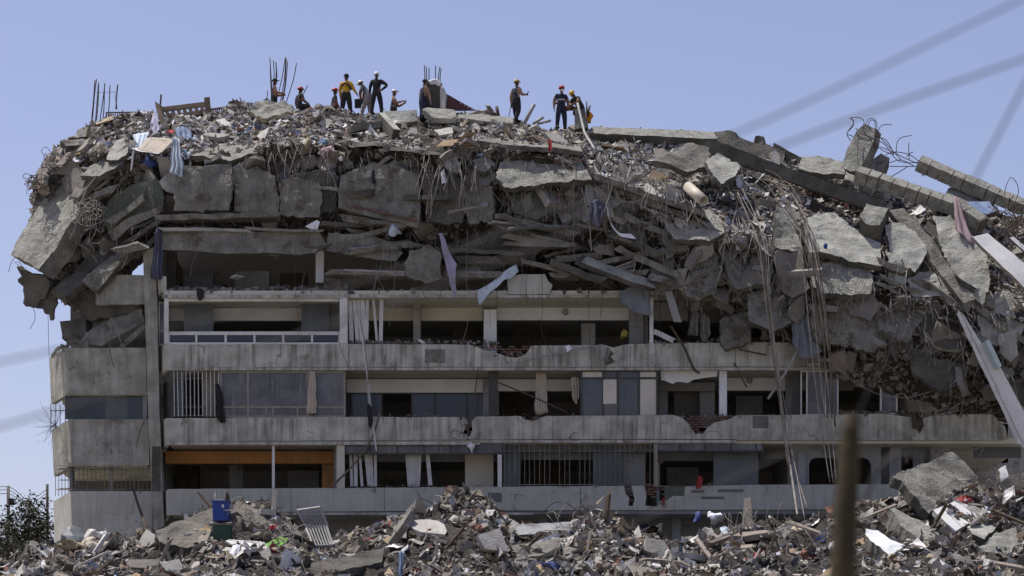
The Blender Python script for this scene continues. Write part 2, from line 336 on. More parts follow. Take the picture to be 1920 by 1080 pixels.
# ---------------------------------------------------------------- ground
def terrain():
    xs = np.concatenate([[-1500, -500, -200, -90], np.linspace(-60, 60, 41), [90, 200, 500, 1500]])
    ys = np.concatenate([[-400, -150], np.linspace(-105, 60, 45), [120, 400, 1500, 3500]])
    v = []; f = []
    for y in ys:
        for x in xs:
            z = np.interp(y, [-400, -100, -45, -26, 60, 400, 3500], [-6, 0.2, 4.0, 6.6, 8.2, 2, -60])
            v.append((x, y, z + 0.3 * nz3((x, y, 0), 0.12)))
    n = len(xs)
    for j in range(len(ys) - 1):
        for i in range(n - 1): a = j * n + i; f.append((a, a + 1, a + n + 1, a + n))
    mk('ground', v, f, 'ground_earth', smooth=True, kind='structure', recentre=False)
terrain()

# ---------------------------------------------------------------- the apartment building
bld = empty('apartment_building', W(960, 1060, 4), 'grey concrete apartment block whose upper storeys have collapsed into hanging rubble', 'building')
def part(name, x0, y0, x1, y1, Y, th, mat, parent=None): return pbox(name, x0, y0, x1, y1, Y, th, mat, parent=parent or bld)
# floor slabs, ceilings (real depth), room walls
def floor(ytop_front, x0, x1, th_px=9, y0=0.1, depth=9.0, mat='plaster_cream'):
    a = W(x0, ytop_front + th_px, 0); b = W(x1, ytop_front, 0)
    return mk('floor_slab', boxv((a[0], y0, a[2]), (b[0], y0 + depth, b[2])), BOXF, mat, parent=bld)
floor(544, 306, 1480, 14); floor(683, 312, 1885, 9); floor(821, 314, 1930, 10); floor(953, 316, 1990, 10, mat='plaster_grey')
for y0, y1, x1 in ((520, 730, 1560), (660, 868, 1890), (795, 1000, 2010)):
    part('rear_wall', 300, y0, x1, y1, 8.5, 0.2, 'room_wall')
part('rear_wall', 300, 400, 1100, 560, 8.0, 0.2, 'room_wall'); part('rear_wall', 1100, 480, 1500, 560, 8.0, 0.2, 'room_wall')
part('basement_wall', 305, 950, 2010, 1100, 2.2, 0.2, 'plaster_grey')
for x in (420, 700, 1010, 1260, 1500): part('pillar', x, 962, x + 16, 1100, 1.3, 0.35, 'plaster_grey')
part('end_wall', 296, 440, 303, 1060, 1.6, 7.0, 'column_concrete')
for y0, y1, xs in ((552, 690, (648, 918, 1212, 1490)), (690, 828, (652, 932, 1240, 1490, 1700)), (828, 962, (640, 938, 1234, 1480, 1650, 1790))):
    for x in xs: part('party_wall', x - 3, y0 - 20, x + 3, y1 + 40, 2.4, 6.1, 'room_wall')

# parapets with their broken notches; bricks show where the plaster is gone
def brick_field(par, x0, y0, x1, y1, Y, keep=0.85, hole=None, row=4.0, w=11.5):
    me = None; y = y0; r = 0
    while y + row <= y1 + 0.1:
        x = x0 - (w / 2 if r % 2 else 0)
        while x + w <= x1 + w * 0.6:
            cx, cy = x + w / 2, y + row / 2
            if x0 - 2 <= cx <= x1 + 2 and random.random() < keep and (hole is None or inside(np.array([cx]), np.array([cy]), hole)[0]):
                if me is None:
                    o = mk('brick', boxv((-0.115, 0, -0.035), (0.115, 0.1, 0.035)), BOXF, 'brick_red', parent=par, recentre=False); me = o.data
                else: o = bpy.data.objects.new('brick', me); C.objects.link(o); o.parent = par
                p = W(cx, cy, Y + random.uniform(-0.012, 0.02)); o.location = p - wloc(par); o.rotation_euler = (random.gauss(0, .03), random.gauss(0, .035), random.gauss(0, .05))
            x += w + 0.9
        y += row + 0.9; r += 1
def parapet(pts, mat, holes=(), jag=0.018):
    o = slab('parapet', [(x, y, 0.0) for x, y in pts], 0.16, mat, 'concrete_rough', ext=(0, 0.16, 0), jag=jag, step=0.3, relief=0.006, grid=0.55, parent=bld)
    return o
P4 = parapet([(311, 646), (640, 645), (880, 646), (893, 650), (910, 657), (930, 661), (948, 668), (968, 671), (985, 665), (997, 648), (1135, 647), (1150, 652), (1170, 646), (1220, 644), (1430, 642), (1500, 642), (1512, 655), (1530, 650), (1560, 660), (1600, 668), (1640, 672), (1640, 687), (1200, 688), (700, 688), (311, 689)], 'parapet_concrete')
brick_field(P4, 892, 648, 996, 672, 0.05, 0.8)
P3 = parapet([(313, 784), (640, 782), (860, 782), (866, 790), (875, 797), (868, 812), (880, 819), (886, 806), (884, 790), (892, 781), (975, 780), (985, 787), (1000, 790), (1012, 784), (1025, 780), (1262, 778), (1280, 784), (1291, 795), (1298, 805), (1303, 813), (1318, 813), (1326, 802), (1340, 792), (1368, 786), (1380, 779), (1560, 777), (1660, 776), (1700, 781), (1720, 788), (1745, 780), (1790, 777), (1862, 776), (1872, 790), (1885, 800), (1890, 822), (1700, 822), (1380, 823), (900, 824), (313, 828)], 'parapet_concrete')
brick_field(P3, 1268, 779, 1376, 815, 0.06, 0.9); brick_field(P3, 856, 783, 892, 822, 0.06, 0.6); brick_field(P3, 975, 781, 1024, 791, 0.06, 0.8); brick_field(P3, 1696, 777, 1748, 789, 0.06, 0.7)
P2 = parapet([(316, 917), (640, 915), (905, 913), (1170, 911), (1173, 925), (1180, 934), (1178, 948), (1186, 949), (1190, 936), (1186, 920), (1184, 911), (1208, 910), (1212, 930), (1210, 948), (1232, 950), (1234, 940), (1250, 938), (1262, 930), (1283, 930), (1284, 912), (1400, 909), (1640, 908), (1900, 908), (1905, 952), (1600, 955), (1000, 957), (640, 959), (316, 961)], 'parapet_pale')
brick_field(P2, 1170, 911, 1186, 949, 0.06, 0.9); brick_field(P2, 1208, 910, 1283, 938, 0.05, 0.85)
part('infill_patch', 1246, 913, 1283, 940, 0.03, 0.1, 'wall_greenish')
for x0, y0, x1, y1 in ((1346, 917, 1394, 923), (1314, 931, 1358, 936), (915, 924, 941, 942), (1411, 780, 1441, 803), (1296, 919, 1320, 924)): part('painted_hole_shade', x0, y0, x1, y1, -0.006, 0.02, 'plaster_dark')  # thin dark plates on the parapet front, coloured like the shade inside holes
part('cement_patch', 797, 655, 835, 680, -0.012, 0.02, 'concrete_dusty')
# lips under the parapets
for x0, y0, x1, y1 in ((309, 689, 1640, 694), (312, 828, 900, 834), (900, 825, 1380, 830), (1380, 820, 1880, 825), (315, 961, 1000, 965), (304, 553, 640, 559), (640, 552, 905, 558), (905, 553, 1160, 558), (1220, 556, 1478, 562)):
    part('slab_lip', x0, y0, x1, y1, -0.05, 0.14, 'parapet_concrete')
# left returns (the ends of the balconies turn back to the wall)
def ret(pts, mat): return slab('parapet_return', pts, 0.14, mat, ext=(0.14, 0.02, 0), jag=0.012, step=0.3, relief=0.005, parent=bld)
ret([(311, 646, 0.02), (295, 652, 1.5), (295, 715, 1.5), (311, 692, 0.02)], 'parapet_concrete')
ret([(313, 784, 0.02), (298, 790, 1.5), (302, 848, 1.5), (313, 832, 0.02)], 'parapet_concrete')
ret([(316, 917, 0.02), (303, 925, 1.5), (306, 978, 1.5), (316, 962, 0.02)], 'parapet_pale')
slab('parapet_fragment', [(303, 518, 0.1), (288, 522, 1.2), (290, 560, 1.2), (303, 548, 0.1)], 0.2, 'parapet_concrete', ext=(0.2, 0, 0), jag=0.04, parent=bld)
# corner column
slab('column', [(268, 470, 0.5), (292, 462, 0.5), (294, 560, 0.5), (299, 780, 0.5), (307, 985, 0.5), (288, 1000, 0.5), (278, 780, 0.5), (272, 600, 0.5)], 0.6, 'column_concrete', ext=(0, 0.6, 0), jag=0.02, step=0.35, relief=0.012, parent=bld)
part('column_patch', 285, 837, 301, 921, 0.485, 0.1, 'concrete_dark')
# left wing
def wing(y0, y1, x0, x1, xl, dy, mat, b1=None):
    f = slab('wing_parapet', [(x0, y0, 0.8), (x1, y0, 0.8), (x1 + 2, y1 - 1, 0.8), (x0 + 4, y1, 0.8)], 0.2, mat, 'concrete_rough', ext=(0, 0.2, 0), jag=0.012, step=0.35, relief=0.006, grid=0.6, parent=bld)
    slab('wing_side', [(x0, y0, 0.82), (x0 + 4, y1, 0.82), (xl + 4, y1 + dy, 3.0), (xl, y0 + dy, 3.0)], 0.2, mat, 'concrete_rough', ext=(0.2, 0.04, 0), jag=0.012, step=0.35, relief=0.006, parent=bld)
wing(652, 739, 122, 273, 92, 19, 'column_concrete'); wing(786, 873, 130, 278, 97, 20, 'column_concrete'); wing(921, 1075, 133, 285, 100, 19, 'parapet_pale')
slab('wing_parapet', [(178, 530, 0.9), (192, 516, 0.9), (270, 516, 0.8), (274, 570, 0.8), (230, 571, 0.8), (180, 571, 0.9)], 0.2, 'column_concrete', ext=(0, 0.2, 0), jag=0.03, parent=bld)
for y in (733, 867): # wing ceilings
    a = W(126, y + 7, 0.8); b = W(276, y, 0.8)
    mk('floor_slab', [(a[0], 0.85, a[2]), (b[0], 0.85, a[2]), (b[0], 8, a[2]), (a[0] - 0.62, 8, a[2]), (a[0] - 0.62, 3.1, a[2]), (a[0], 0.85, b[2]), (b[0], 0.85, b[2]), (b[0], 8, b[2]), (a[0] - 0.62, 8, b[2]), (a[0] - 0.62, 3.1, b[2])],
       [(4, 3, 2, 1, 0), (5, 6, 7, 8, 9), (0, 1, 6, 5), (1, 2, 7, 6), (2, 3, 8, 7), (3, 4, 9, 8), (4, 0, 5, 9)], 'parapet_concrete', parent=bld)
part('rear_wall', 132, 570, 300, 1060, 5.5, 0.2, 'plaster_dark')
for (x0, y0, x1, y1, mt) in ((122, 741, 197, 786, 'glass_dark'), (197, 741, 239, 786, 'panel_bluegrey'), (239, 741, 270, 786, 'glass_dark')):
    part('wing_window', x0, y0, x1, y1, 1.15, 0.05, mt)
part('wing_pier', 128, 735, 140, 790, 1.3, 0.5, 'column_concrete'); part('wing_pier', 130, 868, 136, 925, 1.0, 0.4, 'plaster_dark'); part('wing_pier', 206, 870, 211, 925, 1.05, 0.06, 'frame_beige'); part('wing_pier', 268, 738, 276, 790, 1.1, 0.3, 'plaster_grey')

def bars(par, x0, y0, x1, y1, Y, step, r, mat, lean=0.0, name='bar', n=5, skip=0.0):
    me = None; x = x0
    while x <= x1:
        if random.random() >= skip:
            a = W(0, y1, Y); b = W(0, y0, Y); h = b[2] - a[2]
            if me is None:
                v, f = tube([(0, 0, 0), (0, 0, h)], r, n); o = mk(name, v, f, mat, parent=par, recentre=False); me = o.data
            else: o = bpy.data.objects.new(name, me); C.objects.link(o); o.parent = par
            p = W(x, y1, Y); o.location = p - wloc(par); o.rotation_euler = (0, random.gauss(lean, 0.006), 0)
        x += step
def rails(x0, x1, ys, Y, r, mat, name='grille'):
    m = MB()
    for y in ys: m.add(*tube([W(x0, y, Y), W(x1, y, Y)], r, 4))
    return m.mk(name, mat, parent=bld)
g = rails(106, 281, (741 + 132, 880, 918), 0.95, 0.02, 'iron_bar'); bars(g, 140, 873, 280, 920, 0.95, 8, 0.014, 'iron_bar', skip=0.15)
g = rails(112, 130, (878, 900, 916), 1.6, 0.02, 'iron_bar'); bars(g, 104, 885, 128, 930, 2.0, 6, 0.014, 'iron_bar')
g = rails(95, 122, (745, 770), 2.6, 0.02, 'iron_bar'); bars(g, 95, 757, 122, 812, 2.6, 9, 0.016, 'iron_bar')

def window(x0, y0, x1, y1, Y, xs, ys, fm, pm, fw=4, missing=(), fth=0.07, pms=None):
    """window (frame mesh) > pane; xs, ys are the inner mullions in pixels"""
    m = MB()
    def bar(a, b, c, d, dy=0.0): m.add(pboxv(a, b, c, d, Y + dy, fth), BOXF)
    bar(x0, y0, x0 + fw, y1); bar(x1 - fw, y0, x1, y1); bar(x0 + fw, y0, x1 - fw, y0 + fw); bar(x0 + fw, y1 - fw, x1 - fw, y1)
    for x in xs: bar(x - fw / 2, y0 + fw, x + fw / 2, y1 - fw, 0.004)
    for y in ys: bar(x0 + fw, y - fw / 2, x1 - fw, y + fw / 2, 0.008)
    o = m.mk('window', fm, parent=bld)
    X = [x0 + fw / 2] + list(xs) + [x1 - fw / 2]; Z = [y0 + fw / 2] + list(ys) + [y1 - fw / 2]; k = 0
    for j in range(len(Z) - 1):
        for i in range(len(X) - 1):
            if k not in missing: pbox('pane', X[i] + fw * .4, Z[j] + fw * .4, X[i + 1] - fw * .4, Z[j + 1] - fw * .4, Y + 0.03, 0.012, (pms or {}).get(k, pm), parent=o)
            k += 1
    return o
B = 2.1  # the balconies' back wall
# fourth storey up from the rubble (y 555-645)
part('wall', 303, 578, 645, 601, B, 0.2, 'plaster_white'); part('wall', 345, 560, 400, 650, 1.2, 0.06, 'panel_bluegrey'); part('wall', 565, 560, 617, 650, 1.2, 0.06, 'panel_bluegrey'); part('wall', 617, 562, 640, 660, 1.6, 0.1, 'plaster_grey')
part('wall', 650, 577, 778, 601, B, 0.2, 'plaster_cream'); part('wall', 786, 577, 905, 601, B, 0.2, 'plaster_cream'); part('pier', 775, 558, 788, 660, 1.3, 0.9, 'frame_beige')
part('pier', 907, 580, 931, 660, 1.5, 0.5, 'plaster_white'); part('wall', 931, 575, 1190, 600, B, 0.2, 'plaster_white'); part('pier', 1180, 575, 1206, 660, 1.6, 0.4, 'plaster_grey')
part('wall', 1218, 577, 1290, 601, B, 0.2, 'plaster_grey'); part('wall', 1290, 577, 1490, 605, B + 0.3, 0.2, 'plaster_dark'); part('pier', 1484, 560, 1500, 660, 1.5, 0.5, 'plaster_grey')
window(308, 559, 652, 646, 0.05, (), (624.5,), 'frame_white', 'glass_dark', 6, missing=(0,), fth=0.1)
w = window(314, 624, 638, 646, 0.02, (368, 423, 477, 531, 585), (), 'frame_white', 'glass_dark', 4, fth=0.12)
part('post', 637, 556, 651, 644, -0.02, 0.18, 'frame_white'); part('post', 308, 556, 316, 644, -0.01, 0.12, 'frame_white'); part('post', 1218, 556, 1225, 645, 0.02, 0.15, 'frame_white')
window(297, 566, 310, 648, 1.0, (), (620,), 'frame_white', 'glass_smoked', 3)
# third storey (y 693-780)
part('wall', 650, 711, 908, 736, B, 0.2, 'plaster_white'); part('wall', 905, 711, 922, 800, 1.7, 0.4, 'plaster_grey'); part('wall', 932, 711, 1092, 733, B, 0.2, 'plaster_white')
window(652, 736, 907, 800, B, (716, 772, 816, 876), (), 'frame_dark', 'glass_dark', 3, missing=(1,))
part('folding_panel', 916, 696, 934, 780, 0.5, 0.12, 'frame_dark'); part('wall', 1235, 717, 1340, 733, B, 0.2, 'plaster_grey'); part('wall', 1236, 733, 1252, 800, B + 0.1, 0.2, 'plaster_grey'); part('wall', 1312, 733, 1340, 800, B + 0.4, 0.2, 'plaster_grey')
part('chimney_breast', 1264, 736, 1310, 800, 3.2, 0.6, 'plaster_dark'); part('pier', 1349, 694, 1363, 783, 0.25, 0.3, 'plaster_white'); part('wall', 1363, 709, 1482, 732, B, 0.2, 'plaster_white'); part('pier', 1474, 709, 1490, 800, 1.8, 0.4, 'plaster_grey')
part('wall', 1500, 705, 1600, 732, B + 0.3, 0.2, 'plaster_grey'); part('wall', 1700, 690, 1800, 730, B, 0.2, 'plaster_dark'); part('pier', 1776, 700, 1792, 790, 1.5, 0.5, 'plaster_grey')
window(412, 695, 648, 783, 0.06, (465, 577), (763,), 'frame_beige', 'glass_smoked', 4, missing=(), fth=0.07)
part('pier', 455, 696, 465, 762, 0.12, 0.05, 'plaster_dark'); part('pier', 594, 696, 602, 762, 0.12, 0.05, 'plaster_dark')
for x in (500, 512, 558): part('mullion', x - 1.5, 765, x + 1.5, 780, 0.055, 0.05, 'frame_beige')
g = rails(325, 413, (710, 763, 779), 0.08, 0.018, 'iron_bar'); bars(g, 327, 694, 412, 781, 0.06, 7.6, 0.017, 'frame_white', lean=-0.012, skip=0.06)
slab('folding_panel', [(298, 708, 1.4), (325, 694, 0.1), (325, 783, 0.1), (300, 790, 1.4)], 0.05, 'frame_dark', jag=0.0, relief=0.0, parent=bld)
part('lattice_panel', 326, 696, 345, 781, 0.3, 0.04, 'panel_bluegrey'); part('lattice_panel', 380, 696, 413, 781, 0.5, 0.04, 'frame_beige')
window(1088, 693, 1234, 782, 0.08, (1131, 1158, 1198), (709,), 'frame_dark', 'panel_bluegrey', 4, fth=0.08, pms={0: 'plaster_cream', 3: 'plaster_cream', 5: 'plaster_cream', 6: 'plaster_dark', 7: 'plaster_cream', 4: 'panel_bluegrey', 6: 'panel_bluegrey'})
part('painted_gap_shade', 1133, 757, 1157, 780, 0.075, 0.03, 'plaster_dark'); part('curtain_panel', 1131, 712, 1156, 758, 0.078, 0.03, 'plaster_cream')  # the dark plate's colour stands in for the shade of an open gap
window(1501, 695, 1572, 779, 0.15, (1513, 1548), (), 'frame_white', 'glass_smoked', 2.5, missing=(0,)); window(1650, 694, 1683, 777, 0.2, (), (), 'frame_white', 'glass_smoked', 3)
part('folding_panel', 1486, 698, 1500, 782, 0.4, 0.1, 'frame_dark')
slab('hanging_plaster', [(1238, 694, 0.3), (1346, 694, 0.3), (1344, 706, 0.35), (1322, 708, 0.4), (1300, 712, 0.45), (1290, 718, 0.45), (1268, 716, 0.4), (1262, 720, 0.4), (1240, 712, 0.35)], 0.03, 'plaster_white', jag=0.04, relief=0.02, parent=bld)
# second storey (y 828-912)
part('lintel', 310, 846, 626, 869, 1.6, 0.3, 'paint_orange'); part('wall', 604, 846, 628, 940, 1.9, 0.4, 'paint_orange'); part('wall', 626, 832, 640, 940, 1.0, 0.8, 'plaster_grey'); part('post', 510, 831, 515, 918, 0.1, 0.09, 'frame_white'); part('pier', 631, 829, 646, 917, 0.06, 0.25, 'plaster_cream')
part('wall', 430, 872, 455, 940, 4.0, 0.2, 'plaster_grey')
window(646, 827, 944, 852, 0.1, (695, 745, 795, 845, 893), (), 'frame_dark', 'glass_smoked', 3); part('wall', 660, 850, 935, 866, B, 0.2, 'plaster_grey'); part('pier', 872, 848, 925, 940, 1.4, 0.2, 'plaster_cream'); part('post', 933, 850, 941, 914, 0.1, 0.12, 'frame_white')
window(1231, 823, 1432, 847, 0.1, (1275, 1322, 1370, 1418), (), 'frame_dark', 'glass_smoked', 3); part('wall', 1225, 848, 1350, 864, B, 0.2, 'plaster_grey'); part('wall', 1338, 848, 1422, 920, 0.7, 0.08, 'panel_bluegrey'); part('wall', 1425, 830, 1500, 860, B, 0.2, 'plaster_grey')
g = rails(943, 1230, (823, 846, 909), 0.02, 0.022, 'iron_bar'); bars(g, 946, 823, 1229, 911, 0.0, 9.4, 0.016, 'iron_bar', skip=0.02)
part('post', 1226, 822, 1233, 912, -0.01, 0.08, 'frame_beige'); part('wall', 944, 824, 1226, 847, 0.5, 0.06, 'plaster_dark'); part('panel', 944, 848, 976, 925, 0.6, 0.06, 'panel_bluegrey'); part('panel', 1112, 848, 1168, 925, 0.6, 0.06, 'panel_bluegrey'); part('panel', 1168, 848, 1210, 925, 1.0, 0.06, 'plaster_grey'); part('wall', 976, 848, 1112, 862, 1.4, 0.1, 'plaster_grey')
# wall with round-cornered openings
def arch_wall():
    def rr(x0, y0, x1, y1, r): return [(x0, y1), (x0, y0 + r), (x0 + r * .3, y0 + r * .3), (x0 + r, y0), (x1 - r, y0), (x1 - r * .3, y0 + r * .3), (x1, y0 + r), (x1, y1)]
    o = [(1484, 826)] + [(1484, 925)] + rr(1517, 858, 1574, 925, 12) + rr(1592, 858, 1634, 925, 14) + [(1652, 925), (1652, 826)]
    slab('arcade_wall', [(x, y, 0.9) for x, y in o], 0.25, 'plaster_grey', ext=(0, 0.25, 0), jag=0.0, relief=0.004, grid=0.4, parent=bld)
arch_wall()
part('wall_panel', 1496, 848, 1511, 910, 0.75, 0.1, 'plaster_grey')
for x0, x1, mt in ((1652, 1668, 'frame_dark'), (1668, 1690, 'plaster_grey'), (1712, 1733, 'panel_bluegrey'), (1745, 1780, 'plaster_grey'), (1826, 1915, 'panel_bluegrey')): part('wall_panel', x0, 822, x1, 925 if x0 < 1800 else 858, 1.1, 0.12, mt)
# lamps under the balcony ceilings belong to the building
def lamp(px, py, Y, r):
    o = []; n = 14; v = []; f = []
    p = W(px, py, Y)
    for k in range(4):
        rr = r * math.cos(k * 0.5); d = r * 0.5 * math.sin(k * 0.5)
        for j in range(n): v.append(p + np.array((rr * math.cos(j * 2 * math.pi / n), -0.05 - d, rr * math.sin(j * 2 * math.pi / n))))
    for j in range(n): v.append(v[j] + np.array((0, 0.1, 0)))
    for k in range(3):
        for j in range(n): q = (j + 1) % n; f.append((k * n + j, k * n + q, (k + 1) * n + q, (k + 1) * n + j))
    for j in range(n): q = (j + 1) % n; f.append((4 * n + j, 4 * n + q, q, j))
    f.append(tuple(range(3 * n, 4 * n)))
    mk('wall_lamp', v, f, 'metal_grey', parent=bld, smooth=True)
lamp(1060, 585, B - 0.05, 0.13); lamp(1405, 713, B - 0.05, 0.13)
# crushed fifth storey
part('wall', 592, 470, 607, 530, 1.2, 0.3, 'plaster_white'); part('wall', 303, 470, 330, 548, 3.0, 0.3, 'plaster_dark')
part('pier', 607, 520, 640, 556, 1.0, 0.4, 'concrete_dusty')

# furniture left standing in the rooms behind the balconies
def cupboard(label, x0, y0, x1, y1, Y, d, mat, doors=2, name='cupboard'):
    e = empty(name, W((x0 + x1) / 2, y1, Y), label, name.replace('_', ' ')); a, b = W(x0, y1, Y), W(x1, y0, Y); w = (b[0] - a[0]) / doors
    mk('carcass', boxv((a[0], Y + .02, a[2]), (b[0], Y + d, b[2])), BOXF, mat, parent=e)
    for i in range(doors): mk('door_panel', boxv((a[0] + w * i + .015, Y, a[2] + .05), (a[0] + w * (i + 1) - .015, Y + .018, b[2] - .03)), BOXF, mat, parent=e); mk('knob', boxv((a[0] + w * (i + .8), Y - .03, (a[2] + b[2]) / 2), (a[0] + w * (i + .8) + .03, Y, (a[2] + b[2]) / 2 + .05)), BOXF, 'metal_grey', parent=e)
cupboard('pale cupboard in the dark crushed room at the left', 440, 508, 505, 560, 3.0, .6, 'plaster_grey', 3); cupboard('dark chest beside the pale cupboard in the crushed room', 525, 512, 575, 560, 3.4, .6, 'wood_dark', 2, 'chest'); cupboard('low grey cabinet in the crushed room near the navy curtain', 345, 514, 400, 560, 2.6, .5, 'panel_bluegrey', 2, 'cabinet')
cupboard('tall wardrobe in the room with the orange wall', 330, 872, 372, 930, 4.6, .6, 'wood_dark', 2, 'wardrobe'); cupboard('pale cabinet deep in the room of the orange wall', 540, 882, 598, 930, 5.0, .6, 'plaster_grey', 3, 'cabinet'); cupboard('dark wardrobe in the hall with two pale curtains', 945, 740, 990, 800, 4.2, .6, 'wood_dark', 2, 'wardrobe'); cupboard('grey shelf unit in the room under the round wall lamp', 1380, 742, 1430, 800, 4.4, .5, 'plaster_grey', 3, 'shelf_unit'); cupboard('brown dresser in the wide room with the yellow bucket', 960, 612, 1030, 660, 4.5, .6, 'wood_dark', 3, 'dresser'); cupboard('pale fridge in the wide room with the yellow bucket', 1090, 606, 1116, 660, 4.6, .7, 'plaster_white', 1, 'fridge'); cupboard('dark cabinet in the opening right of the post', 850, 615, 890, 660, 3.8, .6, 'wood_dark', 2, 'cabinet')
cupboard('dark wardrobe behind the barred grille of the lowest storey', 1000, 868, 1060, 930, 4.2, .6, 'wood_dark', 2, 'wardrobe'); cupboard('pale dresser behind the brick patch room', 1250, 876, 1310, 930, 4.4, .6, 'plaster_grey', 3, 'dresser')

for x, y0, y1 in ((653, 647, 687), (1181, 648, 686), (1378, 645, 686), (548, 786, 826), (690, 785, 825), (1094, 781, 820), (1238, 781, 820), (1535, 780, 819), (720, 917, 957), (1088, 914, 955)): part('joint', x, y0, x + 1.3, y1, -0.005, 0.02, 'plaster_dark')
# ---------------------------------------------------------------- rubble masses (lofted, uneven)
def loft(cols, rows_sub, x0, x1, nx, amp, name, mat, label=None, big=0.0):
    X = [c[0] for c in cols]; R = len(cols[0][1])
    V = []
    ii = np.concatenate([np.linspace(i, i + 1, rows_sub[i], endpoint=False) for i in range(R - 1)] + [[R - 1]])
    for x in np.linspace(x0, x1, nx):
        prof = np.array([W(x, np.interp(x, X, [c[1][r][0] for c in cols]), np.interp(x, X, [c[1][r][1] for c in cols])) for r in range(R)])
        V.append(np.stack([np.interp(ii, np.arange(R), prof[:, k]) for k in range(3)], 1))
    V = np.array(V)  # nx, m, 3
    du = np.gradient(V, axis=0); dv = np.gradient(V, axis=1); Nn = np.cross(du, dv); Nn /= np.linalg.norm(Nn, axis=2)[..., None] + 1e-9
    cam_v = np.array((0, -D, ZC)) - V
    if (Nn * cam_v).sum(2).mean() < 0: Nn = -Nn
    out = V.copy()
    for i in range(V.shape[0]):
        for j in range(V.shape[1]):
            p = V[i, j]
            a = nz3(p, 0.45) * 1.0 + nz3(p, 1.1, 5) * 0.75 + nz3(p, 2.6, 9) * 0.45 + nz3(p, 5.5, 2) * 0.25
            out[i, j] = p + Nn[i, j] * (a * amp + big * nz3(p, .2, 31))
    n, m = V.shape[:2]
    idx = np.arange(n * m).reshape(n, m)
    F = np.stack([idx[:-1, :-1], idx[1:, :-1], idx[1:, 1:], idx[:-1, 1:]], 2).reshape(-1, 4)
    o = mk(name, out.reshape(-1, 3), F, mat, kind='stuff', recentre=False)
    if label: o['label'] = label
    return out, ii
TOP = [ # x: back, ridge, roof edge, under edge, mid face, bottom, inner bottom
 (60, 345, 3, 350, 2.4, 400, 2.2, 440, 2.4), (90, 300, 3.4, 328, 2.0, 440, 2.2, 520, 2.4), (120, 264, 4, 300, 2.0, 430, 2.1, 560, 2.3), (180, 224, 5, 292, 1.5, 440, 1.9, 600, 2.3), (250, 214, 6, 290, 1.1, 420, 1.8, 500, 2.4),
 (330, 216, 6.5, 300, .8, 372, 1.4, 425, 1.9), (450, 207, 7, 288, .8, 366, 1.3, 425, 1.9), (550, 203, 7, 278, .8, 370, 1.3, 430, 1.9), (620, 214, 7, 275, .7, 375, 1.2, 440, 1.9), (700, 216, 7, 286, .6, 385, 1.1, 470, 1.9),
 (830, 212, 7, 290, .5, 400, 1.1, 500, 1.9), (900, 214, 7, 275, .4, 400, .9, 510, 1.8), (960, 226, 6.6, 290, .3, 405, .8, 515, 1.7), (1050, 240, 6.2, 300, .1, 420, .6, 515, 1.4), (1100, 244, 6, 330, -.2, 440, .3, 525, 1.1), (1230, 250, 5.8, 400, -.7, 490, -.2, 548, .8),
 (1340, 262, 5.5, 450, -1.0, 520, -.5, 556, .6), (1450, 292, 5.2, 480, -1.3, 580, -.9, 645, .3), (1560, 318, 4.9, 520, -1.6, 625, -1.2, 695, .1), (1680, 350, 4.6, 560, -1.8, 655, -1.3, 730, .0), (1800, 392, 4.2, 580, -1.7, 680, -1.3, 770, .0),
 (1920, 408, 4, 600, -1.6, 700, -1, 800, .2), (2010, 420, 4, 600, -1.6, 710, -1, 830, .2)]
cols = [(x, [(yr + 90, 13), (yr + 8, yR + 1.2), (yr, yR), (ye, YE), (ye + 14, YE + .5), (ym, YM), (yb, YB), (yb - 5, YB + 4)]) for x, yr, yR, ye, YE, ym, YM, yb, YB in TOP]
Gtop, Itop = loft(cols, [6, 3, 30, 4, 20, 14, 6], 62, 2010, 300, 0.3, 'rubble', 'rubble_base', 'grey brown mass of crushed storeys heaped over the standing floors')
FRONT = [ # x: top y (Y -8)
 (-60, 1062), (20, 1046), (60, 1030), (110, 1012), (180, 1012), (260, 1012), (300, 1010), (345, 1000), (400, 962), (470, 955), (520, 962), (555, 990), (600, 1015), (660, 1015), (720, 985), (770, 975), (820, 958), (850, 938), (880, 930), (905, 934), (935, 968), (980, 982), (1060, 985), (1100, 972), (1140, 966), (1175, 992), (1230, 1010), (1300, 1005), (1340, 985), (1400, 985), (1440, 975), (1500, 975), (1560, 968), (1640, 950), (1690, 940), (1750, 930), (1830, 905), (1900, 905), (1990, 895)]
fc = []
for x, y in FRONT:
    fc.append((x, [(y + 110, -3.5), (y + 22, -6.6), (y, -8), (y + 0.42 * (1062 - y) + 14, -11.5), (max(y + 60, 1064), -15.5), (1100, -20), (1190, -25)]))
Gfr, Ifr = loft(fc, [5, 5, 20, 24, 20, 6], -60, 1990, 320, 0.36, 'rubble', 'rubble_base', 'heap of smashed household rubble in front of the building', big=.55)

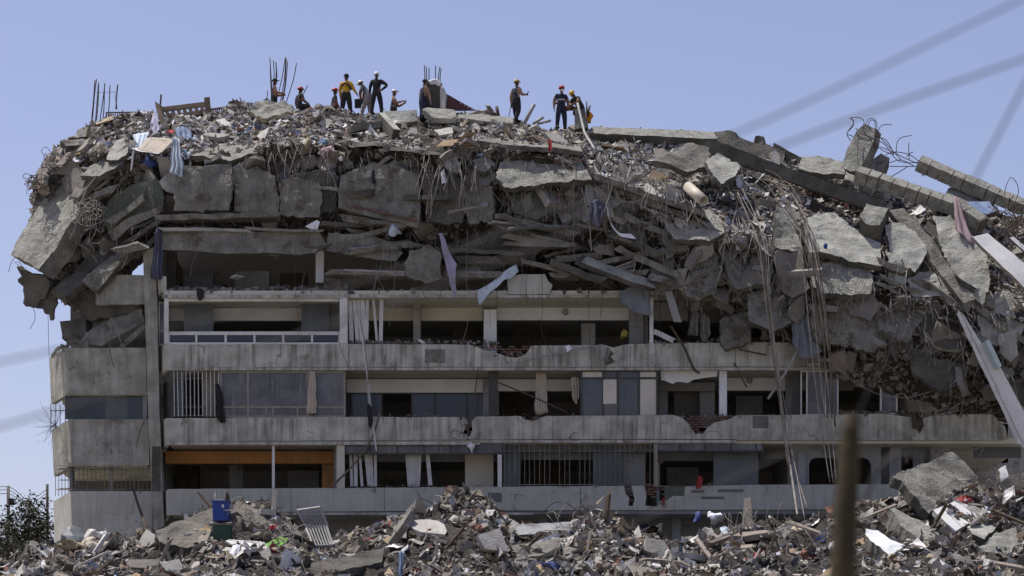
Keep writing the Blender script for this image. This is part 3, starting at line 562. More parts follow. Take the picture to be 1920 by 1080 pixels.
# ---------------------------------------------------------------- rubble prototypes
def hull(n=11, flat=(1, 1, 1)):
    bm = bmesh.new()
    for _ in range(n):
        p = RNG.normal(0, 1, 3); p /= np.linalg.norm(p); p *= RNG.uniform(0.75, 1.0); bm.verts.new(p * np.array(flat) * 0.5)
    r = bmesh.ops.convex_hull(bm, input=bm.verts[:])
    bmesh.ops.delete(bm, geom=[g for g in set(r['geom_interior'] + r['geom_unused']) if isinstance(g, bmesh.types.BMVert)], context='VERTS')
    bmesh.ops.triangulate(bm, faces=bm.faces[:]); bm.verts.index_update()
    v = np.array([x.co[:] for x in bm.verts]); f = np.array([[a.index for a in q.verts] for q in bm.faces]); bm.free(); return v, f
def jbox(sx, sy, sz, j=0.12, bend=0.0):
    v = np.array(boxv((-sx / 2, -sy / 2, -sz / 2), (sx / 2, sy / 2, sz / 2))); v += RNG.normal(0, j, v.shape) * np.array((sx, sy, sz)) * 0.6
    v[:, 2] += bend * (v[:, 0] / sx) ** 2 * sx
    f = np.array([t for q in BOXF for t in ((q[0], q[1], q[2]), (q[0], q[2], q[3]))]); return v, f
def sheet_proto(a=1.0, b=0.7):
    n = 4; v = []; k = RNG.uniform(-0.35, 0.35, 3)
    for s in (0.0, 0.02):
        for j in range(n):
            for i in range(n):
                x, y = i / 3 - .5, j / 3 - .5
                v.append((x * a * (1 + .2 * k[2] * y), y * b, k[0] * x * x * 2 + k[1] * x * y * 2 + RNG.normal(0, .04) + s))
    f = []
    for j in range(n - 1):
        for i in range(n - 1):
            q = j * n + i; f += [(q, q + 1, q + n + 1), (q, q + n + 1, q + n)]; q += 16; f += [(q, q + n + 1, q + 1), (q, q + n, q + n + 1)]
    return np.array(v), np.array(f)
def rag_proto():
    n = 7; v = []
    for j in range(n):
        for i in range(n):
            x, y = i / 6 - .5, j / 6 - .5
            v.append((x + .06 * math.sin(9 * y), y * .8 + .06 * math.sin(8 * x), .14 * math.sin(7 * x + 3 * y) * math.cos(6 * y) + RNG.normal(0, .05) - .9 * (x * x + y * y)))
    f = []
    for j in range(n - 1):
        for i in range(n - 1): q = j * n + i; f += [(q, q + 1, q + n + 1), (q, q + n + 1, q + n)]
    return np.array(v), np.array(f)
def frag():
    k = int(RNG.integers(4, 7)); a = (np.arange(k) + RNG.uniform(-.33, .33, k)) * 2 * math.pi / k; c = np.stack([np.cos(a), np.sin(a) * RNG.uniform(.55, .95)], 1) * (RNG.uniform(.7, 1.0, k) * .55)[:, None]; ring = []
    for i in range(k):
        p, q = c[i], c[(i + 1) % k]; m = int(RNG.integers(1, 4))
        for j in range(m): t = (j + (RNG.uniform(-.25, .25) if j else 0)) / m; e = q - p; ring.append(p + e * t + np.array((-e[1], e[0])) * (RNG.uniform(-.1, .1) if j else 0))
    ring = np.array(ring); n = len(ring); th = RNG.uniform(.07, .17); tp = RNG.uniform(.86, 1.04, n)
    v = [(x, y, th / 2 + RNG.normal(0, .008)) for x, y in ring] + [(x * t, y * t, -th / 2) for (x, y), t in zip(ring, tp)] + [(0, 0, th / 2 + .008), (0, 0, -th / 2)]
    f = []
    for i in range(n): j = (i + 1) % n; f += [(i, j, 2 * n), (n + j, n + i, 2 * n + 1), (i, n + i, n + j), (i, n + j, j)]
    return np.array(v), np.array(f)
PR = {'frag': [frag() for _ in range(14)], 'chunk': [hull(12, (1, .8, .6)) for _ in range(8)], 'plate': [hull(13, (1, .75, .2)) for _ in range(8)], 'stick': [jbox(1, .09, .06, .15) for _ in range(4)],
      'board': [jbox(1, .4, .04, .12, RNG.uniform(-.15, .15)) for _ in range(4)], 'sheet': [sheet_proto() for _ in range(6)], 'rag': [rag_proto() for _ in range(6)]}
def rotm(n, tilt, k):
    """k random rotations whose z axis leans about the normals n by tilt radians"""
    z = n + RNG.normal(0, 1, (k, 3)) * tilt; z /= np.linalg.norm(z, axis=1)[:, None] + 1e-9
    a = RNG.normal(0, 1, (k, 3)); x = a - (a * z).sum(1)[:, None] * z; x /= np.linalg.norm(x, axis=1)[:, None] + 1e-9
    return np.stack([x, np.cross(z, x), z], 2)
def sample(G, I, r0, r1, k, xlim=None, dens=None):
    """k random points on a loft between row keys r0 and r1, with normals (area weighted)"""
    j = np.where((I >= r0) & (I <= r1))[0]; A = G[:, j[0]:j[-1] + 1]
    q = np.stack([A[:-1, :-1], A[1:, :-1], A[1:, 1:], A[:-1, 1:]], 2).reshape(-1, 4, 3)
    n = np.cross(q[:, 2] - q[:, 0], q[:, 3] - q[:, 1]); ar = np.linalg.norm(n, axis=1); n /= ar[:, None] + 1e-9
    cv = np.array((0, -D, ZC)) - q.mean(1); n[(n * cv).sum(1) < 0] *= -1
    w = ar.copy()
    if dens is not None: w *= dens(px_of(q.mean(1)))
    c = RNG.choice(len(q), k, p=w / w.sum()); s, t = RNG.random(k)[:, None], RNG.random(k)[:, None]; Q = q[c]
    return (Q[:, 0] * (1 - s) + Q[:, 1] * s) * (1 - t) + (Q[:, 3] * (1 - s) + Q[:, 2] * s) * t, n[c]
def px_of(p):
    k = (D + p[:, 1]) / (S * D); return np.stack([960 + p[:, 0] / k, CY - (p[:, 2] - ZC) / k], 1)
GREY = np.array([(.34, .325, .29), (.42, .4, .36), (.25, .235, .205), (.5, .48, .44), (.2, .18, .15), (.3, .26, .21), (.38, .35, .3), (.55, .53, .5)])
WHITE = np.array([(.72, .71, .69), (.6, .59, .56), (.78, .78, .78), (.5, .5, .5), (.62, .66, .72)])
MIXC = np.array([(.74, .73, .71), (.09, .08, .07), (.06, .06, .06), (.6, .58, .54), (.16, .14, .12), (.34, .32, .28), (.45, .42, .37), (.24, .21, .17), (.66, .64, .6), (.14, .12, .1), (.3, .23, .16), (.4, .33, .24), (.72, .71, .7), (.2, .14, .1), (.3, .29, .27), (.3, .14, .1), (.12, .15, .22)])
DUST = .86 * np.array([(.36, .335, .29), (.28, .255, .215), (.2, .175, .145), (.13, .115, .095), (.44, .41, .36), (.24, .2, .16), (.09, .08, .07), (.55, .52, .47), (.32, .28, .22), (.17, .15, .13)])
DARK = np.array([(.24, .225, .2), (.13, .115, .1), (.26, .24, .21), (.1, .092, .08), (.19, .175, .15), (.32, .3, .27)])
def bulk(name, spec, mat='rubble_mix', label=None):
    """spec = list of (positions, normals, proto kind, size range, palette, tilt): one mesh of loose bits nobody could count"""
    Vs, Fs, Cs, b = [], [], [], 0
    for pos, nrm, kind, (s0, s1), pal, tilt in spec:
        k = len(pos); size = s0 + (s1 - s0) * RNG.random(k) ** 2.2; R = rotm(nrm, tilt, k); which = RNG.integers(0, len(PR[kind]), k); cl = pal[RNG.integers(0, len(pal), k)] * RNG.uniform(.75, 1.15, (k, 1))
        for w_ in range(len(PR[kind])):
            v, f = PR[kind][w_]; m = which == w_; kk = m.sum()
            if not kk: continue
            vv = np.einsum('kij,nj->kni', R[m], v) * size[m][:, None, None] + pos[m][:, None]
            Vs.append(vv.reshape(-1, 3)); Fs.append((f[None] + (np.arange(kk) * len(v))[:, None, None] + b).reshape(-1, 3)); Cs.append(np.repeat(np.clip(cl[m], 0, .85), len(v), 0)); b += kk * len(v)
    return mk(name, np.vstack(Vs), np.vstack(Fs), mat, col=np.vstack(Cs), kind='stuff', recentre=False, label=label)
def sp(G, I, r0, r1, k, kind, sz, pal, tilt, dens=None, lift=0.0):
    p, n = sample(G, I, r0, r1, k, dens=dens); return (p + n * lift, n, kind, sz, pal, tilt)
def clump(q): return np.array([max(.03, .36 + 1.8 * noise.noise(Vector((x * .012, y * .02, 3.3)))) for x, y in q])
def clump2(q): return clump(q[:, ::-1] * 1.7)
left = lambda q: np.where((q[:, 0] > 90) & (q[:, 0] < 620), 1.0, .0)
bulk('rubble', [sp(Gtop, Itop, 1.5, 3.1, 15000, 'chunk', (.04, .34), GREY, .6, clump), sp(Gtop, Itop, 1.5, 3.1, 6500, 'frag', (.06, .6), GREY, .45, clump2), sp(Gtop, Itop, 1.5, 3.1, 7000, 'chunk', (.03, .15), GREY, .6), sp(Gtop, Itop, 1.5, 3.1, 2600, 'sheet', (.08, .4), MIXC, .7, clump),
                sp(Gtop, Itop, 1.5, 3.1, 1300, 'stick', (.2, .8), MIXC, .4, clump), sp(Gtop, Itop, 1.5, 3.1, 900, 'rag', (.15, .5), MIXC, .5, left)], label='small broken concrete and litter strewn over the collapsed roof')
bulk('rubble', [sp(Gtop, Itop, 1.5, 3.2, 450, 'sheet', (.1, .5), WHITE, .7, lambda q: ((q[:, 0] > 1120) & (q[:, 0] < 1500)) * 1.0), sp(Gtop, Itop, 1.5, 3.2, 700, 'frag', (.1, .5), WHITE, .7, lambda q: ((q[:, 0] > 250) & (q[:, 0] < 600)) * 1.0), sp(Gtop, Itop, 1.5, 3.2, 320, 'stick', (.3, .9), WHITE, .5, lambda q: ((q[:, 0] > 1120) & (q[:, 0] < 1500)) * 1.0), sp(Gfr, Ifr, 1.4, 6, 1300, 'sheet', (.12, .6), WHITE, .8, clump2), sp(Gfr, Ifr, 1.4, 6, 700, 'frag', (.2, .8), DUST, .7, clump2)], label='white household scraps scattered over the roof slope and the heap')
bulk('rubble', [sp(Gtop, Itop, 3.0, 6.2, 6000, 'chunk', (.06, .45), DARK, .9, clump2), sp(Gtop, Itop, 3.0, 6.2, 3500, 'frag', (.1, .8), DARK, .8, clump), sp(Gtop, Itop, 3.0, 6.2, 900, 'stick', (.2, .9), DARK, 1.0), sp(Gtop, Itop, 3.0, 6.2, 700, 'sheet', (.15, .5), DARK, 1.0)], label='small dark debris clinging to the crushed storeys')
bulk('rubble', [sp(Gfr, Ifr, 1.4, 6, 9000, 'chunk', (.04, .4), DUST, .7, clump), sp(Gfr, Ifr, 1.4, 6, 9000, 'chunk', (.03, .14), DUST, .7), sp(Gfr, Ifr, 1.4, 6, 4500, 'frag', (.1, .75), DUST, .6, clump2), sp(Gfr, Ifr, 1.4, 6, 3200, 'sheet', (.1, .6), MIXC, .8, clump2),
                sp(Gfr, Ifr, 1.4, 6, 2200, 'stick', (.2, 1.0), DUST, .5, clump), sp(Gfr, Ifr, 1.4, 6, 1800, 'rag', (.2, .7), MIXC, .6, clump2), sp(Gfr, Ifr, 1.4, 6, 1500, 'board', (.2, .8), DUST, .6, clump)], label='small broken household litter covering the front heap')
# rubble lying on the open floor edges
def strip(x0, x1, y, Y0, Y1, k, sz=(.05, .3), pal=DARK):
    p = np.array([W(RNG.uniform(x0, x1), y + RNG.uniform(-1, 1), RNG.uniform(Y0, Y1)) for _ in range(k)]); p[:, 2] += RNG.random(k) ** 2 * .14; return (p, np.tile((0, 0, 1.0), (k, 1)), 'chunk', sz, pal, .8)
bulk('rubble', [strip(308, 600, 548, 0.2, 4.5, 900, (.1, .7)), strip(308, 640, 548, 0.1, 2.5, 700), strip(640, 1480, 550, 0.1, 2.5, 1800, (.06, .45)), strip(655, 935, 645, .0, .4, 260), strip(655, 1490, 783, .0, .4, 300, (.05, .2)), strip(1215, 1500, 645, .0, .5, 260), strip(1560, 1870, 778, 0, .6, 300, (.05, .35)), strip(650, 1900, 914, .0, .3, 350, (.04, .16)), strip(900, 1010, 668, 0, .3, 90, (.05, .25))], label='dark crumbs and dust lying along the open floor edges')
# ---------------------------------------------------------------- fallen slabs, plates and beams on the collapsed storeys
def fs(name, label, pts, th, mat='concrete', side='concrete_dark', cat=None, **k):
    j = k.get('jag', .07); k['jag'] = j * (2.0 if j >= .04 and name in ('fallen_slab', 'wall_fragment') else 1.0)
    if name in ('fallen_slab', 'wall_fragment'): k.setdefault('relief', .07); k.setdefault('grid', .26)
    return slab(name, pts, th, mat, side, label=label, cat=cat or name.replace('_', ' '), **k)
# left overhang
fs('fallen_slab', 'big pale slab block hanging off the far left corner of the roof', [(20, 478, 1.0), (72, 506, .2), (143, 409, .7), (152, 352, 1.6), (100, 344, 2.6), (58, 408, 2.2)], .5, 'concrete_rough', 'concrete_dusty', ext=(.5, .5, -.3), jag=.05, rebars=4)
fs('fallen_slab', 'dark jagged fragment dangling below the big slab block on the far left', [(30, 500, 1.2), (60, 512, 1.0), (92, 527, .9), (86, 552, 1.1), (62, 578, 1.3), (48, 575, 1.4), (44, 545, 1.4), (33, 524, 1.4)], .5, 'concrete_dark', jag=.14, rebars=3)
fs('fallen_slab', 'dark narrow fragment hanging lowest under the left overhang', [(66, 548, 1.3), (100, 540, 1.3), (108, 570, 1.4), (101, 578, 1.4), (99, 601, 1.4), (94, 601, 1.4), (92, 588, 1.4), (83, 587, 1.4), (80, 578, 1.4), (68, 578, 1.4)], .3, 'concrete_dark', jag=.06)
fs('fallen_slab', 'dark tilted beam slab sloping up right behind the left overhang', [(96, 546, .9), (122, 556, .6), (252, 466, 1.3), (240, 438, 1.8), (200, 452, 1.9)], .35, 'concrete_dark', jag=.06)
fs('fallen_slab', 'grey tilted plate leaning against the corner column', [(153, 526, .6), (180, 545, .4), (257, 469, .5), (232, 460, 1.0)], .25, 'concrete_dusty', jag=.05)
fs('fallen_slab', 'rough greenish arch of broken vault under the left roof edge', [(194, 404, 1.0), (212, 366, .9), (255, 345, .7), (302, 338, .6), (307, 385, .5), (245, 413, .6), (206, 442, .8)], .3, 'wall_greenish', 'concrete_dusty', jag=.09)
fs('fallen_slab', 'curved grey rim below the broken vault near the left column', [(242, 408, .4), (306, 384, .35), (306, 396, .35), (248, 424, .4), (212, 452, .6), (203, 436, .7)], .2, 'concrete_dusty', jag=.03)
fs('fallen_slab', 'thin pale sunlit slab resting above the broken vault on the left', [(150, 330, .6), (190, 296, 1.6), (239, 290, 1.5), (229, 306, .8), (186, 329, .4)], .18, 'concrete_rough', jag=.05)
fs('fallen_slab', 'stubby slab end sticking out into the sky on the left below the bare rebars', [(112, 264, 2.6), (128, 256, 3.2), (168, 254, 3.2), (196, 262, 2.6), (192, 274, 2.4), (124, 274, 2.4)], .3, 'concrete_dusty', jag=.06, rebars=2)
fs('fallen_slab', 'small pale slab end just above the stubby slab on the left', [(128, 258, 3.0), (150, 247, 3.8), (172, 247, 3.8), (170, 256, 3.0)], .15, 'concrete', jag=.03)
fs('fallen_slab', 'broken slab edge with twisted rods at the far left rim', [(66, 330, 2.2), (74, 314, 2.8), (112, 312, 2.8), (120, 326, 2.2), (92, 334, 2.0)], .25, 'concrete_dusty', jag=.08, rebars=4)
fs('fallen_slab', 'upright grey shard behind the cloth on the left slope', [(200, 300, .9), (214, 262, 1.8), (232, 258, 1.7), (240, 285, 1.0), (222, 300, .8)], .2, 'concrete', jag=.06)
fs('fallen_slab', 'pale rhombus of concrete hanging below the left roof edge', [(298, 340, .35), (310, 326, .4), (330, 320, .4), (347, 345, .35), (324, 362, .3), (304, 352, .3)], .16, 'concrete', jag=.05)
fs('fallen_slab', 'bent narrow shard hanging right of the pale rhombus', [(411, 340, .3), (424, 322, .35), (452, 304, .45), (466, 303, .5), (458, 325, .35), (430, 352, .25), (413, 361, .2)], .14, 'concrete', jag=.05)
fs('fallen_slab', 'pale rubble crust slab on the roof edge above the long brown panel', [(355, 293, .5), (400, 272, 2.0), (455, 262, 2.6), (500, 260, 2.4), (492, 282, .8), (430, 300, .4)], .16, 'concrete_rough', jag=.1)
# roof slabs with their dark broken edges
fs('roof_slab', 'thin broken roof slab edge above the middle of the ruin', [(618, 258, 1.2), (655, 262, .6), (720, 268, .4), (790, 280, .3), (851, 284, .25), (852, 296, .2), (790, 291, .25), (730, 282, .3), (655, 274, .5), (622, 268, .9)], 2.5, 'concrete_dark', 'concrete_dusty', ext=(0, 3.2, .9), jag=.07, rebars=9)
fs('roof_slab', 'broken roof slab edge right of centre with rubble spilling over it', [(897, 264, .3), (960, 272, .1), (1040, 276, 0), (1092, 284, -.1), (1090, 292, -.1), (1030, 286, 0), (960, 283, .1), (900, 276, .3)], 2.5, 'concrete_dark', 'concrete_dusty', ext=(0, 3.0, 1.0), jag=.06, rebars=8)
fs('fallen_slab', 'large sunlit rough slab below the roof edge right of centre', [(929, 333, -.45), (938, 303, .3), (1000, 296, .55), (1086, 289, .6), (1096, 318, -.1), (1112, 338, -.5), (1060, 341, -.6), (1000, 350, -.6), (946, 354, -.6)], .22, 'concrete_rough', jag=.08, rebars=5)
fs('fallen_slab', 'brownish wall panel hanging under the left roof edge, first from the left', [(330, 306, .1), (380, 312, .05), (432, 306, .1), (436, 352, -.1), (428, 393, -.15), (380, 398, -.1), (326, 395, .0)], .2, 'concrete_dusty', jag=.06, rebars=5)
fs('fallen_slab', 'brownish wall panel hanging under the left roof edge, second from the left', [(440, 318, .25), (482, 310, .3), (516, 330, .2), (522, 398, .05), (480, 404, .0), (440, 396, .15)], .2, 'concrete_dusty', jag=.07, rebars=5)
fs('fallen_slab', 'cracked wall panel below the tarpaulin, left of the pleated panel', [(524, 340, .1), (560, 332, .15), (598, 340, .1), (604, 372, -.05), (598, 408, -.1), (548, 404, -.05), (526, 402, .0)], .2, 'concrete_dusty', jag=.07, rebars=3)
fs('fallen_slab', 'grey pleated wall panel right of the long brownish one', [(560, 322, .25), (600, 318, .25), (636, 330, .2), (632, 395, .2), (602, 402, .2), (556, 380, .2)], .2, 'concrete_dark', jag=.08)
P = fs('fallen_slab', 'large smooth wall panel with a brick course along its foot, centre left', [(638, 330, -.05), (700, 304, .1), (745, 312, .1), (786, 326, .1), (788, 400, -.1), (784, 428, -.15), (700, 408, -.2), (634, 389, -.2)], .22, 'concrete_dusty', jag=.04)
def bricks_along(par, a, b, n, keep=.8, rows=1):
    me = None
    for r in range(rows):
        for i in range(n):
            if random.random() > keep: continue
            t = (i + .5) / n; p = W(a[0] + (b[0] - a[0]) * t, a[1] + (b[1] - a[1]) * t + r * 5, a[2] + (b[2] - a[2]) * t); d = W(*b) - W(*a)
            if me is None: o = mk('brick', boxv((-.15, 0, -.045), (.15, .1, .045)), BOXF, 'brick_red', parent=par, recentre=False); me = o.data
            else: o = bpy.data.objects.new('brick', me); C.objects.link(o); o.parent = par
            o.location = p - wloc(par); o.rotation_euler = (random.gauss(0, .05), -math.atan2(d[2], d[0]), random.gauss(0, .04))
bricks_along(P, (648, 382, -.3), (782, 414, -.25), 9, .7)
fs('fallen_slab', 'dark green tinted wall sheet behind hanging strands right of centre', [(956, 364, .2), (1042, 356, .1), (1042, 394, .05), (1006, 413, .05), (963, 400, .1)], .15, 'wall_greenish', jag=.05)
fs('fallen_slab', 'tilted dark plate in the middle of the crushed storeys', [(880, 456, .3), (920, 436, .3), (985, 436, .2), (1004, 452, .2), (1002, 494, .1), (940, 496, .2), (890, 488, .2)], .2, 'concrete_dark', jag=.06)
fs('fallen_slab', 'curved storey parapet sagging over the dark opening on the left', [(300, 436, .1), (380, 432, .0), (450, 436, .05), (540, 432, .1), (601, 438, .1), (612, 458, .05), (598, 468, .05), (590, 474, .0), (560, 478, 0), (500, 474, .05), (430, 476, -.05), (360, 470, .0), (302, 468, .05)], .2, 'concrete_dusty', jag=.03, relief=.03)
beam('slab_edge', (298, 428, 0), (468, 430, .05), .3, .12, 'concrete', 'concrete', jag=.04, end_jag=.3, label='pale slab lip above the sagging parapet, left piece', cat='slab edge'); beam('slab_edge', (474, 427, .1), (604, 433, .0), .3, .12, 'concrete', 'concrete_dusty', jag=.06, end_jag=.4, label='pale slab lip above the sagging parapet, right piece', cat='slab edge')
fs('fallen_slab', 'sagging parapet piece tilting down right of the curved one', [(615, 436, .1), (690, 440, .1), (742, 458, .05), (756, 474, 0), (742, 490, 0), (680, 482, 0), (612, 470, .05)], .2, 'concrete_dusty', jag=.04)
fs('fallen_slab', 'broken square plate dangling before the fifth storey', [(758, 494, -.3), (768, 470, -.25), (790, 466, -.25), (804, 459, -.25), (826, 474, -.3), (825, 500, -.35), (830, 521, -.35), (797, 531, -.4), (764, 520, -.35)], .16, 'concrete_dusty', jag=.07, rebars=4)
fs('fallen_slab', 'dark panel sloping down from the middle of the crushed storeys', [(846, 470, .2), (884, 452, .25), (898, 500, .1), (905, 512, .1), (850, 514, .1)], .18, 'concrete_dark', jag=.05)
fs('parapet_fragment', 'pale parapet fragment standing on the fifth floor edge', [(950, 517, -.05), (985, 514, -.05), (1022, 514, -.05), (1027, 526, -.05), (1036, 535, -.05), (1030, 552, -.05), (953, 552, -.05)], .15, 'parapet_pale', cat='parapet', jag=.03)
# layers of crushed floors seen edge-on
for a, b, w, lb in (((300, 408, .4), (520, 402, .4), .9, 'thin dark floor edge above the pale slab lip'), ((610, 508, .3), (760, 512, .2), .8, 'floor edge carrying rubble right of the dark opening'), ((830, 512, .2), (950, 516, .1), .8, 'floor edge with hanging rods left of the pale fragment'),
                    ((930, 402, 0), (1080, 438, -.1), .7, 'dark floor edge sloping down right below the sunlit rough slab'), ((945, 428, 0), (1082, 462, -.1), .6, 'second dark floor edge sloping below the first one'), ((1090, 500, .1), (1228, 470, -.2), .8, 'floor edge rising to the right above the bent grating'),
                    ((1040, 516, .2), (1220, 510, -.1), .9, 'lower floor edge behind the bent grating'), ((640, 450, .4), (760, 420, .3), .7, 'dark floor edge rising behind the wall panel with bricks'), ((1225, 555, .2), (1480, 562, 0), .5, 'dark floor edge over the right balconies'),
                    ((1115, 330, -.3), (1330, 404, -.9), .9, 'broken pale floor edge descending right below the pipe')):
    beam('slab_edge', a, b, w, .2, 'concrete', 'concrete_dusty', jag=.07, end_jag=.3, label=lb, cat='slab edge')
fs('fallen_slab', 'pale slanting slab lodged in the broken storey of the left wing', [(152, 640, .9), (160, 622, 1.1), (215, 596, 1.2), (268, 580, 1.0), (270, 605, .9), (225, 628, .8), (190, 648, .7)], .25, 'concrete_dusty', jag=.04)
fs('fallen_slab', 'dark box shaped slab end sticking out left of the broken wing storey', [(113, 603, 1.6), (160, 596, 1.4), (162, 630, 1.3), (116, 635, 1.5)], .8, 'concrete_dark', jag=.035); fs('fallen_slab', 'dark collapsed panel above the slanting slab in the left wing', [(130, 560, 1.7), (180, 540, 1.4), (268, 574, 1.2), (262, 590, 1.2), (160, 600, 1.5)], .25, 'concrete_dark', jag=.1)
beam('fallen_beam', (222, 650, .9), (270, 606, 1.1), .3, .2, 'concrete_dusty', 'concrete_dusty', label='narrow strut propped under the slanting slab in the left wing', cat='beam', jag=.02); fs('wall_fragment', 'crumbled parapet corner at the upper end of the left wing', [(96, 672, 2.2), (112, 655, 1.4), (135, 640, .9), (165, 640, .75), (165, 655, .75), (122, 656, .85)], .2, 'concrete_dusty', jag=.06)
# right slope
fs('fallen_slab', 'hanging grey plate with a bright broken rim right of centre', [(1282, 535, -1.0), (1300, 505, -.8), (1318, 475, -.6), (1328, 462, -.6), (1346, 480, -.7), (1352, 515, -.9), (1340, 548, -1.1), (1312, 560, -1.2), (1288, 550, -1.1)], .2, 'concrete_dusty', 'concrete', jag=.08)
fs('fallen_slab', 'sunlit rough wall piece behind the cable bundle', [(1454, 392, -.6), (1472, 386, .1), (1492, 390, .2), (1503, 470, -1.4), (1478, 468, -1.4), (1455, 464, -1.3)], .25, 'concrete_rough', jag=.05)
fs('fallen_slab', 'large sunlit slab with lengthwise cracks right of the cable bundle', [(1508, 412, -.5), (1532, 402, .3), (1565, 398, .4), (1612, 436, -.2), (1652, 455, -.6), (1653, 499, -1.6), (1610, 492, -1.7), (1556, 476, -1.8), (1512, 470, -1.7)], .25, 'concrete', jag=.06, rebars=5)
fs('fallen_slab', 'sunlit coarse aggregate slab below the large cracked one', [(1520, 518, -2.0), (1545, 495, -1.5), (1575, 486, -1.3), (1632, 494, -1.2), (1637, 528, -1.9), (1630, 552, -2.3), (1585, 552, -2.4), (1545, 553, -2.4), (1522, 538, -2.3)], .3, 'concrete_rough', jag=.09)
fs('fallen_slab', 'dark curled plate hanging over the balconies on the right', [(1515, 570, -1.7), (1560, 560, -1.6), (1640, 572, -1.6), (1656, 600, -1.7), (1655, 640, -1.8), (1640, 662, -1.8), (1600, 652, -1.8), (1530, 642, -1.7), (1518, 605, -1.7)], .25, 'concrete_dusty', jag=.09, rebars=3)
fs('fallen_slab', 'round topped dark plate with a bright left rim on the right', [(1720, 588, -1.5), (1742, 562, -1.3), (1768, 556, -1.2), (1806, 572, -1.3), (1820, 620, -1.6), (1806, 655, -1.8), (1770, 655, -1.8), (1738, 640, -1.8), (1728, 612, -1.7)], .22, 'concrete_dark', 'concrete', jag=.06)
fs('fallen_slab', 'brown cracked plate above the round topped dark one', [(1700, 524, -1.5), (1725, 508, -1.0), (1758, 505, -.9), (1786, 540, -1.4), (1776, 556, -1.7), (1712, 556, -1.7)], .2, 'concrete', jag=.06)
fs('fallen_slab', 'long brown broken slab under the diagonal beam on the right', [(1748, 404, .6), (1782, 404, .6), (1822, 440, -.2), (1850, 475, -.8), (1855, 535, -1.6), (1842, 570, -2.0), (1800, 540, -1.6), (1765, 470, -.6)], .25, 'concrete', jag=.08, rebars=4)
fs('fallen_slab', 'tilted box end with a sunlit top above the diagonal beam', [(1612, 405, -.7), (1625, 380, .2), (1667, 388, .2), (1650, 421, -.7), (1628, 420, -.8)], .5, 'concrete_rough', jag=.04, ext=(.1, .5, -.6))
fs('fallen_slab', 'pointed sunlit slab among the litter below the ridge, right of centre', [(1322, 303, 1.2), (1345, 287, 2.6), (1368, 296, 2.6), (1388, 312, 1.8), (1380, 326, 1.0), (1353, 343, .2), (1338, 330, .5)], .2, 'concrete', jag=.05)
fs('fallen_slab', 'dark slab propped under the long ridge beam', [(1230, 300, .6), (1290, 268, 2.4), (1330, 275, 2.6), (1330, 310, 1.5), (1290, 322, .7)], .25, 'concrete_dusty', jag=.08)
fs('fallen_slab', 'dark crumpled wall mass hanging at the right end over the balconies', [(1690, 640, -1.4), (1740, 665, -1.6), (1820, 690, -1.6), (1805, 720, -1.7), (1760, 732, -1.7), (1712, 700, -1.6)], .3, 'concrete_dark', jag=.12)
fs('fallen_slab', 'pale slab lying below the ridge beam near the tower stub', [(1497, 318, 2.8), (1505, 292, 4.2), (1540, 293, 4.3), (1584, 305, 4.3), (1585, 328, 3.2), (1545, 326, 2.8)], .25, 'concrete_rough', jag=.04)
fs('fallen_slab', 'low sunlit slab between the two seamed beams', [(1774, 362, 2.6), (1782, 349, 3.6), (1822, 356, 3.6), (1862, 378, 3.2), (1875, 396, 2.4), (1850, 398, 2.2), (1800, 385, 2.2)], .25, 'concrete_rough', jag=.05)
for pts, lb, m_ in ((((1350, 600, -.3), (1400, 585, -.2), (1410, 640, -.3), (1360, 655, -.4)), 'dusty plate fragment resting on the balcony edge on the right', 'concrete_dusty'), (((1480, 470, -1.2), (1516, 480, -1.4), (1520, 560, -1.6), (1490, 580, -1.5)), 'dark narrow plate behind the cable bundle', 'concrete_dark'), (((1400, 440, -.9), (1446, 452, -1.0), (1448, 520, -1.2), (1410, 530, -1.1)), 'broken brown plate left of the cable bundle', 'concrete_dusty'),
                   (((1660, 470, -1.0), (1690, 480, -1.1), (1700, 530, -1.6), (1668, 540, -1.7)), 'rubbly plaster plate beside the diagonal beam', 'concrete'), (((1140, 400, -.3), (1205, 420, -.5), (1215, 470, -.6), (1150, 450, -.5)), 'dark panel hanging behind the white ribbon', 'concrete_dark'), (((790, 330, .1), (830, 318, .2), (872, 340, .15), (865, 420, 0), (800, 415, 0)), 'dark stained panel right of the wall panel with bricks', 'concrete_dark'),
                   (((865, 345, .1), (925, 350, .1), (925, 410, 0), (880, 420, 0)), 'grey leaning panel left of the green tinted sheet', 'concrete_dusty'), (((825, 296, .2), (845, 278, .5), (864, 308, .1), (858, 325, -.1), (838, 318, 0)), 'pale pointed shard hanging at the end of the middle roof slab', 'concrete'), (((885, 300, .1), (915, 292, .5), (930, 310, .2), (910, 322, 0), (892, 316, 0)), 'small pale slab left of the large sunlit rough one', 'concrete_rough'),
                   (((1655, 600, -1.5), (1700, 590, -1.4), (1712, 650, -1.5), (1672, 668, -1.6)), 'dark sagging wall piece between the curled plate and the round topped one', 'concrete_dark'), (((1830, 600, -1.2), (1900, 585, -1.0), (1930, 660, -1.2), (1860, 690, -1.3)), 'dark wall piece at the right edge behind the white leaning board', 'concrete_dark'), (((1560, 665, -.6), (1650, 655, -.6), (1700, 690, -.5), (1560, 690, -.4)), 'dusty slab strip under the curled plate', 'concrete_dusty'),
                   (((1242, 430, -.8), (1282, 420, -.7), (1290, 470, -.9), (1250, 486, -1.0)), 'broken lump of wall left of the bright rimmed plate', 'concrete_dusty'), (((1220, 480, -.4), (1262, 486, -.6), (1268, 540, -.6), (1226, 548, -.4)), 'dark doorway panel behind the leaning timber', 'plaster_dark')):
    fs('wall_fragment', lb, pts, .2, m_, jag=.1)
